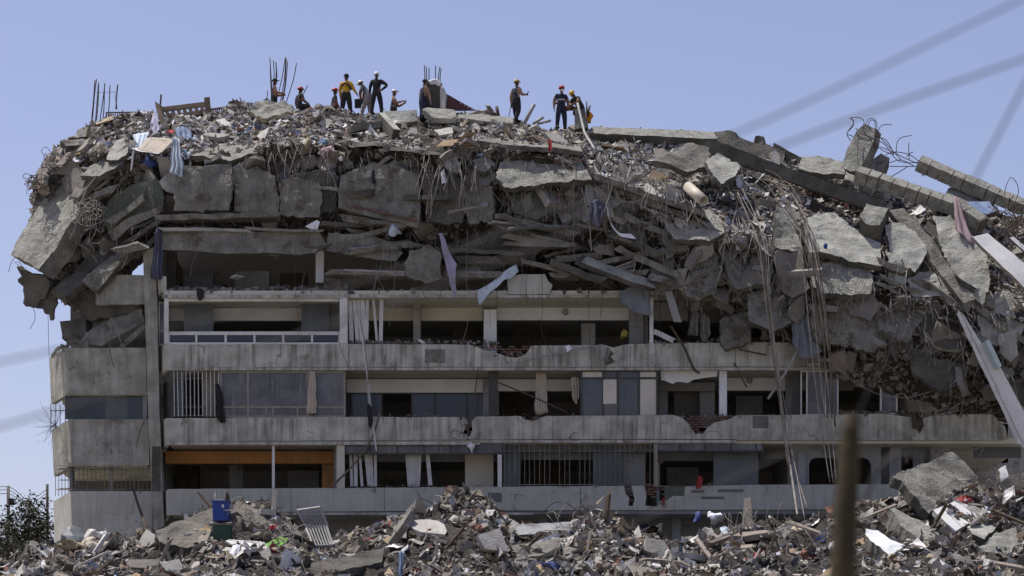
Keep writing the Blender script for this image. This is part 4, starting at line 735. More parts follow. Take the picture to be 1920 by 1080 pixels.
for pts, lb, m_ in (([(1348, 472, -.8), (1400, 452, -.2), (1448, 478, -.5), (1442, 532, -1.5), (1378, 542, -1.6)], 'angular grey slab left of the cable bundles', 'concrete_dusty'), ([(1640, 556, -1.3), (1692, 540, -.9), (1734, 590, -1.3), (1702, 642, -2.0), (1648, 622, -1.9)], 'angular grey slab below the tilted box end', 'concrete_dusty'), ([(1826, 566, -1.4), (1890, 542, -.9), (1930, 600, -1.3), (1902, 652, -2.0), (1842, 644, -2.0)], 'angular pale slab below the end of the diagonal beam', 'concrete'),
                   ([(1402, 548, -1.2), (1470, 536, -.9), (1502, 596, -1.3), (1452, 622, -1.7), (1404, 604, -1.6)], 'angular dusty slab hanging over the right balcony opening', 'concrete_dusty'), ([(1866, 690, -1.2), (1925, 668, -1.0), (1940, 760, -1.4), (1884, 756, -1.6)], 'dusty slab behind the long white leaning board', 'concrete_dark'), ([(1236, 402, -.6), (1330, 392, -.2), (1372, 430, -.9), (1330, 452, -1.5), (1262, 446, -1.3)], 'flat pale slab below the cream pipe', 'concrete'), ([(1660, 420, -.1), (1704, 414, .2), (1738, 470, -.8), (1716, 512, -1.4), (1672, 496, -1.2)], 'flat grey slab left of the upper half of the diagonal beam', 'concrete'),
                   ([(1095, 345, -.2), (1150, 338, .1), (1182, 372, -.4), (1140, 398, -.8), (1100, 386, -.6)], 'tilted grey slab right of the large sunlit rough slab', 'concrete')): fs('fallen_slab', lb, pts, .24, m_, jag=.06, rebars=3)
# long members
beam('fallen_beam', (1105, 243, 5.0), (1345, 254, 4.6), .75, .5, 'concrete_rough', 'concrete_dark', up=(0, -.6, .8), label='long pale ridge beam right of the crouching rescuer', cat='beam', jag=.05, end_jag=.3)  # pale top and dark flanks put sun and shade into the colour
beam('fallen_beam', (1325, 262, 3.6), (1665, 382, 1.6), .35, .5, 'concrete', 'concrete_dark', label='long dark beam running down from the ridge to the tilted box end', cat='beam', jag=.02)  # flanks coloured dark for their shade, top paler for the sun
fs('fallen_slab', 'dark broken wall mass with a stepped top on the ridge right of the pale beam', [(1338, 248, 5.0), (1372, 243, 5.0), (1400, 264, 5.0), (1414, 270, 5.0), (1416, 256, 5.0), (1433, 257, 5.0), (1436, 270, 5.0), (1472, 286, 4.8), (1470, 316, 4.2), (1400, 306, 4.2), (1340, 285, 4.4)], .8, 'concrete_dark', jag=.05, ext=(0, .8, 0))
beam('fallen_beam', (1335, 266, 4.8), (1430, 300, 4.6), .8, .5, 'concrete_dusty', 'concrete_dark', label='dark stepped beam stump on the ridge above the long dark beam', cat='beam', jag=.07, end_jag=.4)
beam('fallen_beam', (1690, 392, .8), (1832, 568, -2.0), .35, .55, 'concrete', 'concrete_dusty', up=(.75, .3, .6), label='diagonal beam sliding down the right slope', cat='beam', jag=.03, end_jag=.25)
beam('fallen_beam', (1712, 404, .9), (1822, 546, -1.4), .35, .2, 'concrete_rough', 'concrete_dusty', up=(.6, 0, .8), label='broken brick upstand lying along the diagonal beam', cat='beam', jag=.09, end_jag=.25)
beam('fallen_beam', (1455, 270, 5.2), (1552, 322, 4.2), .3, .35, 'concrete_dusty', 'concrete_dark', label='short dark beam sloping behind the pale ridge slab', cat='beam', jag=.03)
beam('fallen_beam', (1150, 352, -.2), (1290, 402, -1.0), .3, .22, 'concrete', 'concrete_dusty', label='narrow broken lintel among the hanging strands right of centre', cat='beam', jag=.06)
beam('fallen_beam', (655, 237, 3.0), (712, 229, 3.8), .5, .26, 'concrete', 'concrete_dusty', label='short pale beam on the roof below the man in the black shirt', cat='beam', jag=.02)
beam('fallen_beam', (716, 212, 4.0), (744, 242, 2.4), .3, .5, 'concrete', 'concrete_dark', label='tilted kerb piece leaning on the low roof wall', cat='beam', jag=.03)
# two members cast in blocks: the blocks are parts
def seamed(label, p0, p1, n, w, h, gap=.035):
    a, b = W(*p0), W(*p1); t = (b - a) / np.linalg.norm(b - a); s = np.cross(t, (.1, -.62, .78)); s /= np.linalg.norm(s); m = np.cross(s, t)
    root = empty('seamed_beam', a, label, 'beam'); L = np.linalg.norm(b - a)
    def block(x0, x1, ww, hh, mt, sd, nm):
        v = []
        for x in (x0, x1):
            for ss, nn in ((-1, 1), (1, 1), (1, -1), (-1, -1)): v.append(a + t * x + s * ss * ww / 2 + m * nn * hh / 2 + RNG.normal(0, .012, 3))
        mk(nm, v, [(0, 1, 5, 4), (1, 2, 6, 5), (2, 3, 7, 6), (3, 0, 4, 7), (3, 2, 1, 0), (4, 5, 6, 7)], [mt, sd], [0, 0, 1, 1, 0, 0], parent=root)
    block(0.02, L - .02, w * .86, h * .86, 'concrete_dark', 'concrete_dark', 'core')
    x = 0; k = 0
    while x < L - .05:
        l = L / n * random.uniform(.85, 1.15); x1 = min(L, x + l); block(x, x1 - gap, w, h, 'concrete_rough', 'concrete_dusty', 'beam_block'); x = x1
    return root
seamed('pale seamed beam lying over the right slope in front of the tower stub', (1606, 326, 2.2), (1790, 388, 1.4), 8, .6, .52)
sb = seamed('upper seamed beam with a torn rebar end against the sky on the right', (1722, 306, 3.4), (1925, 392, 2.6), 9, .6, .5)
seamed('short pale end of a fallen beam beside the mauve cloth', (1790, 388, 1.0), (1842, 424, .4), 2, .6, .6)
tower = fs('column_stub', 'broken concrete column stub leaning upright on the right with rebar loops on top', [(1578, 312, 3.2), (1588, 280, 3.5), (1606, 245, 3.8), (1622, 232, 3.9), (1643, 240, 3.9), (1636, 270, 3.6), (1612, 318, 3.1), (1595, 322, 3.0)], .5, 'concrete_rough', 'concrete_dusty', ext=(.3, .5, -.1), jag=.04, cat='column')
block = fs('column_stub', 'short broken column end beside the leaning column stub', [(1618, 318, 3.6), (1632, 300, 4.0), (1652, 287, 4.2), (1668, 296, 4.0), (1656, 322, 3.4)], .5, 'concrete_dusty', jag=.05, cat='column')
def rods(par, L, r=.018, mat='rebar_rust'):
    for pts in L:
        v, f = tube(spline([W(*p) for p in pts], 6), r, 5); mk('rebar', v, f, mat, parent=par, smooth=True)
rods(tower, [[(1604, 262, 3.8), (1598, 255, 3.8), (1588, 250, 3.8), (1599, 237, 3.8), (1600, 226, 3.8), (1594, 221, 3.8), (1612, 221, 3.8), (1620, 228, 3.8), (1617, 242, 3.8)], [(1596, 222, 3.8), (1600, 232, 3.8), (1588, 250, 3.8), (1595, 264, 3.8)], [(1622, 236, 3.8), (1628, 224, 3.8), (1638, 223, 3.8), (1644, 232, 3.8), (1643, 248, 3.8)], [(1626, 238, 3.9), (1632, 226, 3.9), (1640, 228, 3.9), (1641, 246, 3.9)],
             [(1644, 256, 3.8), (1649, 240, 3.8), (1657, 234, 3.8), (1672, 234, 3.8)], [(1604, 240, 3.6), (1615, 250, 3.5), (1630, 258, 3.5), (1640, 280, 3.5)], [(1610, 250, 3.6), (1608, 290, 3.2), (1612, 320, 2.8), (1614, 335, 2.4)], [(1640, 256, 3.8), (1660, 262, 3.8), (1672, 280, 3.7), (1676, 290, 3.7)], [(1640, 268, 3.8), (1655, 282, 3.7), (1676, 290, 3.7)], [(1643, 250, 3.8), (1662, 270, 3.8), (1690, 300, 3.6)]])
rods(sb, [[(1730, 310, 3.4), (1700, 298, 3.5), (1672, 284, 3.6), (1650, 275, 3.7)], [(1728, 306, 3.4), (1705, 290, 3.5), (1680, 285, 3.6), (1660, 290, 3.6)], [(1724, 312, 3.4), (1690, 312, 3.5), (1668, 312, 3.6)], [(1722, 304, 3.4), (1700, 305, 3.5), (1680, 298, 3.5), (1660, 272, 3.6), (1645, 262, 3.6)], [(1680, 290, 3.6), (1682, 268, 3.6), (1690, 258, 3.6), (1709, 254, 3.6)], [(1705, 300, 3.5), (1704, 282, 3.5), (1704, 268, 3.5)], [(1700, 294, 3.5), (1706, 288, 3.5), (1712, 285, 3.5)], [(1704, 311, 3.4), (1690, 320, 3.5), (1671, 331, 3.5)], [(1715, 312, 3.4), (1690, 300, 3.5), (1668, 305, 3.5)], [(1720, 315, 3.3), (1740, 322, 3.1), (1728, 330, 3.1)]])
# right boards
wb_ = fs('leaning_board', 'long white board leaning down the right edge, broken top', [(1796, 590, -2.3), (1806, 590, -2.3), (1838, 640, -2.5), (1862, 662, -2.6), (1890, 715, -2.8), (1930, 790, -3.0), (1930, 846, -3.1), (1906, 832, -3.0), (1860, 722, -2.7)], .12, 'tile_white', 'concrete_dusty', ext=(.1, .3, 0), cat='board', jag=.02, relief=.012)
mk('mint_patch', *tube([W(1848, 640, -2.68), W(1872, 690, -2.82)], .16, 4), 'paint_mint', parent=wb_)
beam('edge_trim', (1797, 588, -2.42), (1915, 836, -3.12), .16, .1, 'frame_white', 'frame_beige', up=(-.6, -.8, .2), parent=wb_)
fs('leaning_board', 'bright white sunlit board propped at the right edge', [(1824, 444, -1.4), (1852, 437, -1.0), (1935, 506, -1.6), (1935, 552, -2.3), (1880, 500, -2.0)], .14, 'tile_white', 'frame_beige', cat='board', jag=.015, relief=.01)
fs('leaning_board', 'narrow white strip behind the sunlit board at the right edge', [(1893, 446, -.6), (1900, 443, -.5), (1930, 470, -.7), (1930, 480, -.8)], .08, 'tile_white', cat='board', jag=.01, relief=.005)
fs('tiled_wall_piece', 'small blue tiled wall piece beside the mauve cloth', [(1800, 378, 1.4), (1855, 378, 1.2), (1868, 396, .8), (1850, 402, .7), (1812, 388, 1.1)], .1, 'tile_blue', cat='wall piece', jag=.03)
# roof furniture of the middle
fs('roof_wall', 'low grey wall standing on the roof beside the man with the phone', [(720, 208, 4.4), (782, 206, 4.4), (783, 226, 4.2), (744, 233, 4.0), (722, 222, 4.2)], .25, 'concrete', 'concrete', cat='wall', jag=.015, relief=.008)
fs('roof_slab', 'pale roof slab piece in front of the wrapped concrete column', [(792, 206, 4.0), (800, 202, 4.6), (852, 205, 4.6), (856, 218, 3.6), (845, 222, 3.4), (815, 220, 3.5)], .2, 'concrete_rough', 'concrete', jag=.03)
fs('roof_slab', 'long pale roof slab behind the rubble left of the man with the yellow helmet', [(858, 214, 4.8), (905, 214, 5.2), (962, 221, 5.2), (962, 232, 4.4), (905, 226, 4.2), (862, 222, 4.2)], .2, 'concrete_rough', 'concrete', jag=.03)
colm = fs('column_stub', 'square brown concrete column with upright rebars and a white wrap on the roof', [(799, 155, 5.2), (829, 156, 5.2), (831, 212, 5.2), (799, 212, 5.2)], .7, 'concrete_dark', 'concrete', ext=(0, .7, 0), cat='column', jag=.02, relief=.01)
cloth('wrap', [((826, 158, 5.1), (824, 210, 5.1)), ((832, 165, 5.1), (833, 208, 5.0)), ((838, 180, 5.3), (835, 205, 5.2))], 'white_scrap', 1, .03, 10, 8, parent=colm)
cloth('wrap', [((801, 154, 5.15), (806, 158, 5.1)), ((815, 148, 5.1), (815, 158, 5.1)), ((828, 154, 5.1), (824, 162, 5.1))], 'white_scrap', 1, .02, 10, 4, parent=colm)
rods(colm, [[(x, 160, 5.4 + .3 * (i % 2)), (x + .5, 140, 5.4 + .3 * (i % 2)), (x2, y, 5.4 + .3 * (i % 2))] for i, (x, x2, y) in enumerate(((796, 795.5, 122), (799.5, 799, 125), (804, 804.5, 127), (816, 817, 123), (822, 825, 125), (825, 827.5, 128)))], .022)
mp_ = fs('metal_sheet', 'triangular maroon metal sheet lying behind the wrapped concrete column', [(838, 176, 5.4), (862, 190, 5.4), (893, 207, 5.4), (832, 208, 5.4)], .05, 'metal_maroon', jag=.004, relief=.004, cat='metal sheet')
for i in range(4):
    p = W(864 + i * 7, 194 + i * 3.8, 5.36); mk('rivet', boxv(p - .022, p + .022), BOXF, 'frame_white', parent=mp_)
# bare rebar clusters
def cluster(label, base, tips, r=.02, ties=(), group=None):
    e = empty('rebar_cluster', W(*base), label, 'rebars')
    for t in tips: v, f = tube(spline([W(*p) for p in t], 5), r, 5); mk('rebar', v, f, 'rebar_rust', parent=e, smooth=True)
    for t in ties: v, f = tube([W(*p) for p in t], .008, 4); mk('tie_wire', v, f, 'rebar_rust', parent=e)
    return e
cluster('tall bare rebars standing at the left corner of the roof', (175, 225, 5.5), [[(168, 262, 5.3), (175, 190, 5.5), (178, 150, 5.5)], [(171, 255, 5.4), (177, 180, 5.6), (181, 148, 5.6)], [(177, 250, 5.5), (182, 190, 5.7), (184.5, 156, 5.7)], [(181, 226, 5.3), (184, 190, 5.3), (185, 155, 5.3)], [(184, 250, 5.5), (194, 180, 5.5), (196.5, 156, 5.5)], [(193, 224, 5.5), (195, 200, 5.5), (196, 157, 5.5)], [(203, 220, 5.5), (205, 190, 5.5), (206, 160, 5.5)], [(217, 205, 5.4), (219, 180, 5.4), (221, 158, 5.4)], [(219, 205, 5.6), (218, 185, 5.6), (220, 160, 5.6)], [(230, 218, 5.2), (230, 206, 5.2)]], .022, ties=[[(180, 174, 5.5), (216, 172, 5.5)], [(178, 192, 5.5), (186, 198, 5.5)], [(215, 172, 5.5), (217, 192, 5.5)]])
cluster('curved bare rebars rising behind the two sitting rescuers', (525, 198, 7.0), [[(510, 170, 7.4), (508, 140, 7.4), (506, 108, 7.4)], [(509, 190, 7.2), (507.5, 150, 7.2), (506.5, 118, 7.2)], [(512, 160, 7.3), (514, 140, 7.3), (512.5, 113, 7.3)], [(516, 160, 7.3), (518, 135, 7.3), (517, 116, 7.3)], [(514, 165, 7.5), (519, 145, 7.5), (517.5, 117, 7.5)], [(523, 172, 7.2), (530, 140, 7.2), (535, 107, 7.2)], [(526, 190, 7.1), (533, 150, 7.1), (536, 108, 7.1)], [(530, 192, 7.0), (536, 155, 7.0), (539.5, 114, 7.0)], [(528, 192, 7.3), (534, 160, 7.3), (537, 110, 7.3)], [(537, 191, 7.0), (550, 150, 7.0), (556, 118, 7.0)], [(500, 192, 7.0), (502, 170, 7.0)], [(568, 178, 7.2), (577, 160, 7.2)]], .02)
cluster('short rods poking up beside the sitting rescuer in the orange helmet', (575, 208, 6.5), [[(570, 203, 6.6), (578, 193, 6.6)], [(573, 211, 6.6), (590, 202, 6.6)], [(578, 212, 6.6), (590, 208, 6.6)]], .018)
cluster('short upright rods beside the crouching rescuer', (1099, 215, 5.4), [[(1100, 214, 5.4), (1100, 190, 5.4)], [(1102, 220, 5.4), (1107, 197, 5.4)], [(1100, 218, 5.5), (1104, 200, 5.5)]], .03)
for k, (a, b, r, lb) in enumerate((((936, 224, 5.4), (931, 200, 5.4), .07, 'dark steel stake tilting left on the roof'), ((983, 232, 4.6), (1002, 195, 4.4), .075, 'long steel tube pointing up right beside the man with the yellow helmet'), ((1000, 232, 4.6), (1018, 220, 4.8), .065, 'short steel tube lying low on the rubble, second of the tubes'), ((1008, 232, 4.4), (1032, 226, 4.6), .06, 'flat lying steel tube nearest the man in the navy shirt'))):
    v, f = tube(spline([W(*a), W(*b)], 6), r, 8); mk('steel_tube', v, f, 'metal_grey' if k else 'rebar_rust', smooth=True, label=lb, cat='tube')
v, f = tube(spline([W(1083, 194, 4.2), W(1094, 240, 3.2), W(1098, 252, 2.8), W(1117, 283, 1.6)], 5), .055, 8); mk('grey_pole', v, f, 'metal_grey', smooth=True, label='pale bent pole leaning from the column stub down over the roof edge', cat='pole')
fs('column_stub', 'rough grey column stub the crouching rescuer bends over', [(1078, 205, 5.0), (1097, 204, 5.0), (1103, 238, 4.8), (1078, 242, 4.8)], .5, 'concrete_dusty', ext=(0, .5, 0), jag=.03, cat='column')
# ---------------------------------------------------------------- hanging strands, cables and cloth
def strand_pts(px, py, Y, L, sway, k=6):
    """a bent rod or cable that starts at a pixel and drops L metres"""
    p = W(px, py, Y); out = [p + np.array((0, .25, .12))]; d = np.array((RNG.normal(0, .25), -.35, -.2)); q = p.copy()
    k = int(RNG.integers(3, 7)); tl = RNG.normal(0, sway * 1.3); sway *= RNG.uniform(.3, 2.4)
    for i in range(k):
        d = d * .55 + np.array((tl + RNG.normal(0, sway), RNG.normal(0, .06), -1.0)) * .5; q = q + d / np.linalg.norm(d) * L / k; out.append(q.copy())
    return np.array(out)
STR = []; WIRES = []; LAYERS = []
def strands(n, xs, yf, Yf, Ls, sway, r, mats, name, label, cat, group):
    for i in range(n):
        px = RNG.uniform(*xs); v, f = tube(spline(strand_pts(px, yf(px) + RNG.normal(0, 9), Yf(px), RNG.uniform(*Ls) * RNG.uniform(.4, 1.1), sway), int(RNG.choice([1, 1, 2, 4]))), r * RNG.uniform(.45, 1.35), 4)
        STR.append((mk(name, v, f, mats[int(RNG.integers(len(mats)))], label=label, cat=cat, group=group), px, v))
ed = lambda x: np.interp(x, [60, 330, 550, 850, 1090, 1230, 1340, 1450, 1560, 1900], [335, 300, 280, 285, 300, 375, 420, 470, 500, 590])
eY = lambda x: np.interp(x, [60, 330, 550, 850, 1090, 1230, 1340, 1450, 1560, 1900], [1.5, .3, .2, 0, -.4, -1.2, -1.4, -1.6, -2.2, -2.6])
strands(26, (480, 640), ed, eY, (.8, 2.6), .18, .013, ['rebar_dusty', 'rebar_dusty', 'rebar_rust'], 'hanging_rod', 'thin dusty rod hanging from the roof edge left of the middle', 'rebar', 'rods hanging left of the middle')
strands(36, (780, 900), lambda x: ed(x) + 20, lambda x: eY(x) - .1, (.9, 3.0), .14, .014, ['rebar_dusty', 'rebar_dusty', 'rebar_rust'], 'hanging_rod', 'thin dusty rod hanging in the dense curtain of rods at the middle', 'rebar', 'rods hanging in the middle curtain')
strands(28, (940, 1120), lambda x: 350, lambda x: -.3, (.8, 4.0), .05, .011, ['rebar_dusty', 'rebar_rust'], 'hanging_rod', 'long straight rod hanging below the sunlit rough slab right of centre', 'rebar', 'rods hanging below the sunlit slab')
strands(50, (1120, 1460), lambda x: ed(x) - 25, lambda x: eY(x) - .2, (.6, 2.4), .22, .015, ['rebar_dusty', 'rebar_dusty', 'cable_tan'], 'hanging_rod', 'bent dusty rod dangling along the descending slab edge on the right', 'rebar', 'rods dangling along the right slope')
strands(26, (1640, 1910), lambda x: RNG.uniform(470, 660), lambda x: -2.0, (.5, 1.8), .25, .014, ['rebar_dusty', 'rebar_rust'], 'hanging_rod', 'short curled rod hanging at the far right of the ruin', 'rebar', 'rods hanging at the far right')
strands(24, (120, 280), lambda x: RNG.uniform(330, 440), lambda x: .3, (.6, 2.4), .2, .013, ['rebar_dusty', 'rebar_rust'], 'hanging_rod', 'thin rod hanging from the left overhang', 'rebar', 'rods hanging from the left overhang')
m = MB()
for i in range(520):
    px = RNG.uniform(330, 1900); py = ed(px) + abs(RNG.normal(0, 70)); v, f = tube(strand_pts(px, py, float(eY(px)) + .1, RNG.uniform(.3, 1.5), .3, 4), .008, 3); m.add(v, f)
m.mk('fine_wires', ['rebar_dusty'], kind='stuff', recentre=False, label='fine wires and fibres hanging all over the crushed storeys')
def tangle(cx, cy, Y, R, n, label, r=.012, mat='rebar_rust'):
    e = empty('wire_tangle', W(cx, cy, Y), label, 'wire tangle')
    for i in range(n):
        p = W(cx, cy, Y); q = [p + RNG.normal(0, R * .3, 3)]; d = RNG.normal(0, 1, 3)
        for k in range(6): d = d * .7 + RNG.normal(0, 1, 3) * .6 - (q[-1] - p) * .5 / R; q.append(q[-1] + d / np.linalg.norm(d) * R * .5)
        v, f = tube(spline(q, 4), r, 4); mk('wire', v, f, mat, parent=e)
tangle(70, 345, 1.6, .5, 12, 'knot of rusty wire sticking out at the far left rim', .014); tangle(105, 305, 2.4, .5, 9, 'curled wires on the left rim below the stubby slab end', .012)
tangle(175, 395, .4, .7, 22, 'dense nest of dusty rods beside the left slab block', .012, 'rebar_dusty'); tangle(1080, 975, -2.5, .9, 18, 'loose coil of dark wire in front of the basement wall', .012); tangle(1900, 420, .5, .8, 26, 'dense dark wire nest at the right edge', .014); tangle(860, 970, -8.3, .9, 20, 'rusty rods bristling from the tallest debris peak in front', .014, 'rebar_dusty')
def cable(label, pts, r, mat, name='cable', cat='cable', k=8, n=6):
    v, f = tube(spline([W(*p) for p in pts], k), r, n); return mk(name, v, f, mat, smooth=True, label=label, cat=cat)
# the bundles that pour down the right slope and over the balconies
def bundle(n, key, label, group, r, spread, mats):
    for i in range(n):
        o = RNG.normal(0, 1, 3); pts = [(x + spread * sc_ * (o[0] * .8 + o[1] * .5 * math.sin(j * 1.3 + i)), y + RNG.normal(0, 9), yy + RNG.normal(0, .08)) for j, (x, y, yy, sc_) in enumerate(key)]
        if i % 3 == 1: pts = pts[:-1]
        cable(label, pts, RNG.uniform(*r), mats[i % len(mats)])['group'] = group
bundle(9, [(1436, 338, .6, 2.2), (1466, 350, -.3, 1.8), (1498, 396, -1.4, 1.5), (1518, 450, -2.2, 1.4), (1533, 520, -2.8, 1.2), (1546, 620, -2.7, 1.0), (1553, 700, -2.4, 1.0), (1562, 790, -2.1, 1.2)], 'brown flexible conduit in the broad bundle pouring down the right slope', 'conduits of the broad bundle', (.012, .027), 6.0, ['cable_tan', 'rebar_dusty', 'cable_tan', 'rebar_rust'])
bundle(6, [(1380, 362, -.5, 2.2), (1404, 410, -1.3, 1.6), (1426, 470, -2.0, 1.4), (1438, 560, -2.4, .8), (1450, 660, -2.4, .7), (1468, 780, -2.5, .8), (1484, 880, -3.2, 1.2), (1500, 970, -6.0, 1.6)], 'thin tan conduit in the left bundle falling past all the balconies', 'conduits of the left bundle', (.011, .023), 5.0, ['rebar_dusty', 'cable_tan', 'rebar_dusty'])
for i in range(3):
    o = i * 12; cable('pale thin line falling between the two conduit bundles', [(1500 + o, 430, -2.1), (1512 + o, 560, -2.5), (1524 + o, 680, -2.5), (1540 + o * .8, 800, -2.4), (1556 + o * .5, 905, -3.0)], .018, 'rebar_dusty')['group'] = 'thin lines between the bundles'
cable('slack wire looping across the balconies on the right', [(1562, 680, -1.5), (1600, 715, -1.2), (1650, 740, -1.0), (1700, 745, -1.0), (1760, 730, -1.2)], .014, 'rebar_dusty')
cable('long pale conduit hanging from the white blinds down two storeys', [(668, 588, -.1), (680, 640, -.3), (690, 720, -.35), (697, 780, -.35), (706, 846, -.3)], .03, 'frame_white'); cable('second pale conduit beside the longest one, ending shorter', [(676, 600, -.15), (686, 660, -.35), (690, 735, -.4), (692, 760, -.4)], .026, 'metal_grey')
cable('beige strip sagging over the pillar next to the orange room', [(712, 775, -.25), (700, 815, -.3), (680, 850, -.3), (650, 885, -.2), (622, 912, -.1)], .04, 'cable_tan'); cable('thin rod leaning over the crack in the parapet', [(897, 688, -.2), (890, 740, -.25), (880, 790, -.3), (876, 826, -.3)], .02, 'rebar_rust')
cable('thin dark rod slanting across the hall opening with the curtains', [(936, 718, -.05), (985, 738, -.1), (1062, 772, -.1)], .03, 'rebar_rust'); cable('dark timber batten slanting over the right balcony front', [(1258, 612, -.3), (1282, 650, -.35), (1300, 690, -.35), (1312, 700, -.35)], .05, 'wood_dark', 'batten', 'batten')
cable('thin rod lying against the balcony front left of the dangling lump', [(985, 676, -.15), (1060, 660, -.2), (1130, 646, -.2)], .028, 'metal_grey', 'rod', 'rod'); cable('short dark batten hanging below the balcony on the right', [(1376, 680, -.1), (1400, 726, .2)], .03, 'wood_dark', 'batten', 'batten'); cable('dark batten lying over the right parapet', [(1385, 655, -.2), (1438, 666, -.22)], .03, 'wood_dark', 'batten', 'batten')
cable('long grey timber slanting across the right hand balconies', [(1440, 748, -.9), (1472, 700, -1.1), (1500, 650, -1.3)], .055, 'metal_grey', 'timber', 'timber'); cable('long dark stick leaning from the wing window down to the heap', [(250, 918, .4), (262, 955, -.5), (280, 1005, -2.4)], .06, 'wood_dark', 'stick', 'stick'); cable('thin dark branch leaning on the left wing', [(255, 838, .6), (262, 810, .7), (270, 790, .75)], .015, 'wood_dark', 'stick', 'stick')
cable('bent pale cable dangling in front of the left wing', [(206, 596, .3), (212, 625, .2), (205, 648, .2), (213, 688, .2)], .02, 'cable_tan'); cable('thin wire hanging beside the left wing against the sky', [(90, 590, 1.3), (91, 630, 1.5), (92, 668, 1.8)], .01, 'cable_black'); cable('pale cable curving across the broken storey at the wing', [(206, 596, .3), (220, 615, .25), (226, 642, .25)], .018, 'rebar_dusty')
# cloth that hangs on the ruin
def hang(label, cols, mat, folds=3, amp=.05, name='cloth', cat='cloth', **k): return cloth(name, cols, mat, folds, amp, label=label, cat=cat, **k)
hang('grey sheet slung under the fifth floor edge on the right', [((1160, 548, -.2), (1166, 565, -.3)), ((1185, 536, -.3), (1186, 585, -.4)), ((1218, 517, -.2), (1218, 590, -.3))], 'cloth_grey', 2, .05, 'hanging_sheet', 'sheet')
hang('long grey rag hanging in the middle of the crushed storeys', [((823, 437, -.3), (848, 556, -.4)), ((830, 440, -.35), (852, 560, -.45)), ((836, 455, -.3), (856, 500, -.4))], 'cloth_lilac', 2, .04)
hang('pale blue white cloth trailing diagonally onto the fifth floor edge', [((895, 545, -.3), (900, 570, -.3)), ((925, 527, -.3), (922, 548, -.35)), ((950, 506, -.25), (952, 524, -.3)), ((968, 496, -.2), (972, 506, -.25))], 'cloth_paleblue', 3, .05)
hang('navy curtain hanging beside the corner column', [((292, 430, .1), (282, 520, .2)), ((298, 429, .0), (292, 526, .0)), ((304, 432, .1), (305, 520, .1))], 'cloth_navy', 3, .05, 'curtain', 'curtain')
hang('white ribbon of sheet dangling right of centre', [((1137, 384, -.9), (1141, 394, -.9)), ((1143, 412, -1.0), (1148, 424, -1.0)), ((1160, 436, -1.0), (1162, 443, -1.0)), ((1184, 438, -1.0), (1191, 452, -1.0))], 'cloth_white', 1, .03)
hang('long pale blue cloth draped over the left roof edge', [((323, 262, .4), (318, 318, .0)), ((328, 257, .5), (330, 328, -.1)), ((336, 262, .4), (346, 334, .0))], 'cloth_paleblue', 3, .07)
hang('mauve cloth strip hanging from the seamed beam end on the right', [((1788, 370, .6), (1792, 430, -.3)), ((1793, 368, .6), (1806, 445, -.4)), ((1799, 378, .5), (1825, 462, -.5))], 'cloth_mauve', 2, .05)
hang('black cloth hanging over the balcony below the white barred grille', [((404, 718, -.1), (406, 788, -.12)), ((411, 722, -.1), (413, 793, -.14)), ((417, 740, -.1), (421, 790, -.12))], 'cloth_black', 2, .04)
hang('black bag cloth caught on the hanging conduits', [((688, 760, -.45), (690, 795, -.45)), ((693, 758, -.45), (696, 802, -.45)), ((698, 768, -.45), (698, 790, -.45))], 'cloth_black', 1, .05)
hang('dark rag hanging from the fifth floor lip on the left', [((368, 540, -.1), (370, 560, -.15)), ((374, 541, -.12), (376, 563, -.2)), ((381, 545, -.1), (382, 558, -.15))], 'cloth_black', 1, .04)
hang('beige curtain drawn out of the dark glazed bay', [((580, 695, .0), (574, 775, -.05)), ((586, 694, .0), (584, 776, -.08)), ((591, 695, .0), (594, 775, -.05))], 'cloth_beige', 3, .03, 'curtain', 'curtain')
hang('pale pleated curtain hanging in the hall opening, left one', [((1005, 698, .5), (1002, 775, .5)), ((1014, 696, .5), (1014, 776, .5)), ((1024, 700, .5), (1027, 775, .5))], 'cloth_beige', 5, .04, 'curtain', 'curtain')
hang('pale crumpled curtain hanging beside the blue grey panes', [((1070, 708, .4), (1071, 742, .4)), ((1078, 707, .4), (1080, 760, .4)), ((1086, 710, .4), (1086, 745, .4))], 'cloth_beige', 3, .05, 'curtain', 'curtain')
hang('grey shroud of torn cloth on the right balcony end', [((1486, 575, -1.2), (1484, 640, -1.4)), ((1500, 570, -1.3), (1505, 672, -1.5)), ((1510, 585, -1.3), (1540, 660, -1.5))], 'cloth_grey', 3, .08)
hang('crimson rag in the crack below the roof slab right of centre', [((1027, 262, -.1), (1030, 288, -.2)), ((1034, 264, -.1), (1036, 280, -.2))], 'cloth_red', 1, .04)
hang('dark patterned cloth hanging in the left of the dense rods', [((697, 320, -.2), (694, 344, -.2)), ((702, 318, -.2), (702, 347, -.2))], 'cloth_black', 1, .03)
hang('dark blue bundle of cloth by the white ribbon', [((1108, 378, -.8), (1108, 412, -.9)), ((1120, 374, -.8), (1122, 425, -.95)), ((1134, 384, -.8), (1130, 410, -.9))], 'cloth_navy', 2, .1)
hang('blue cloth hanging from a slab in the middle of the front heap', [((747, 1036, -16.4), (748, 1085, -16.6)), ((752, 1034, -16.4), (754, 1088, -16.7)), ((757, 1037, -16.4), (756, 1086, -16.6))], 'cloth_skyblue', 2, .04)
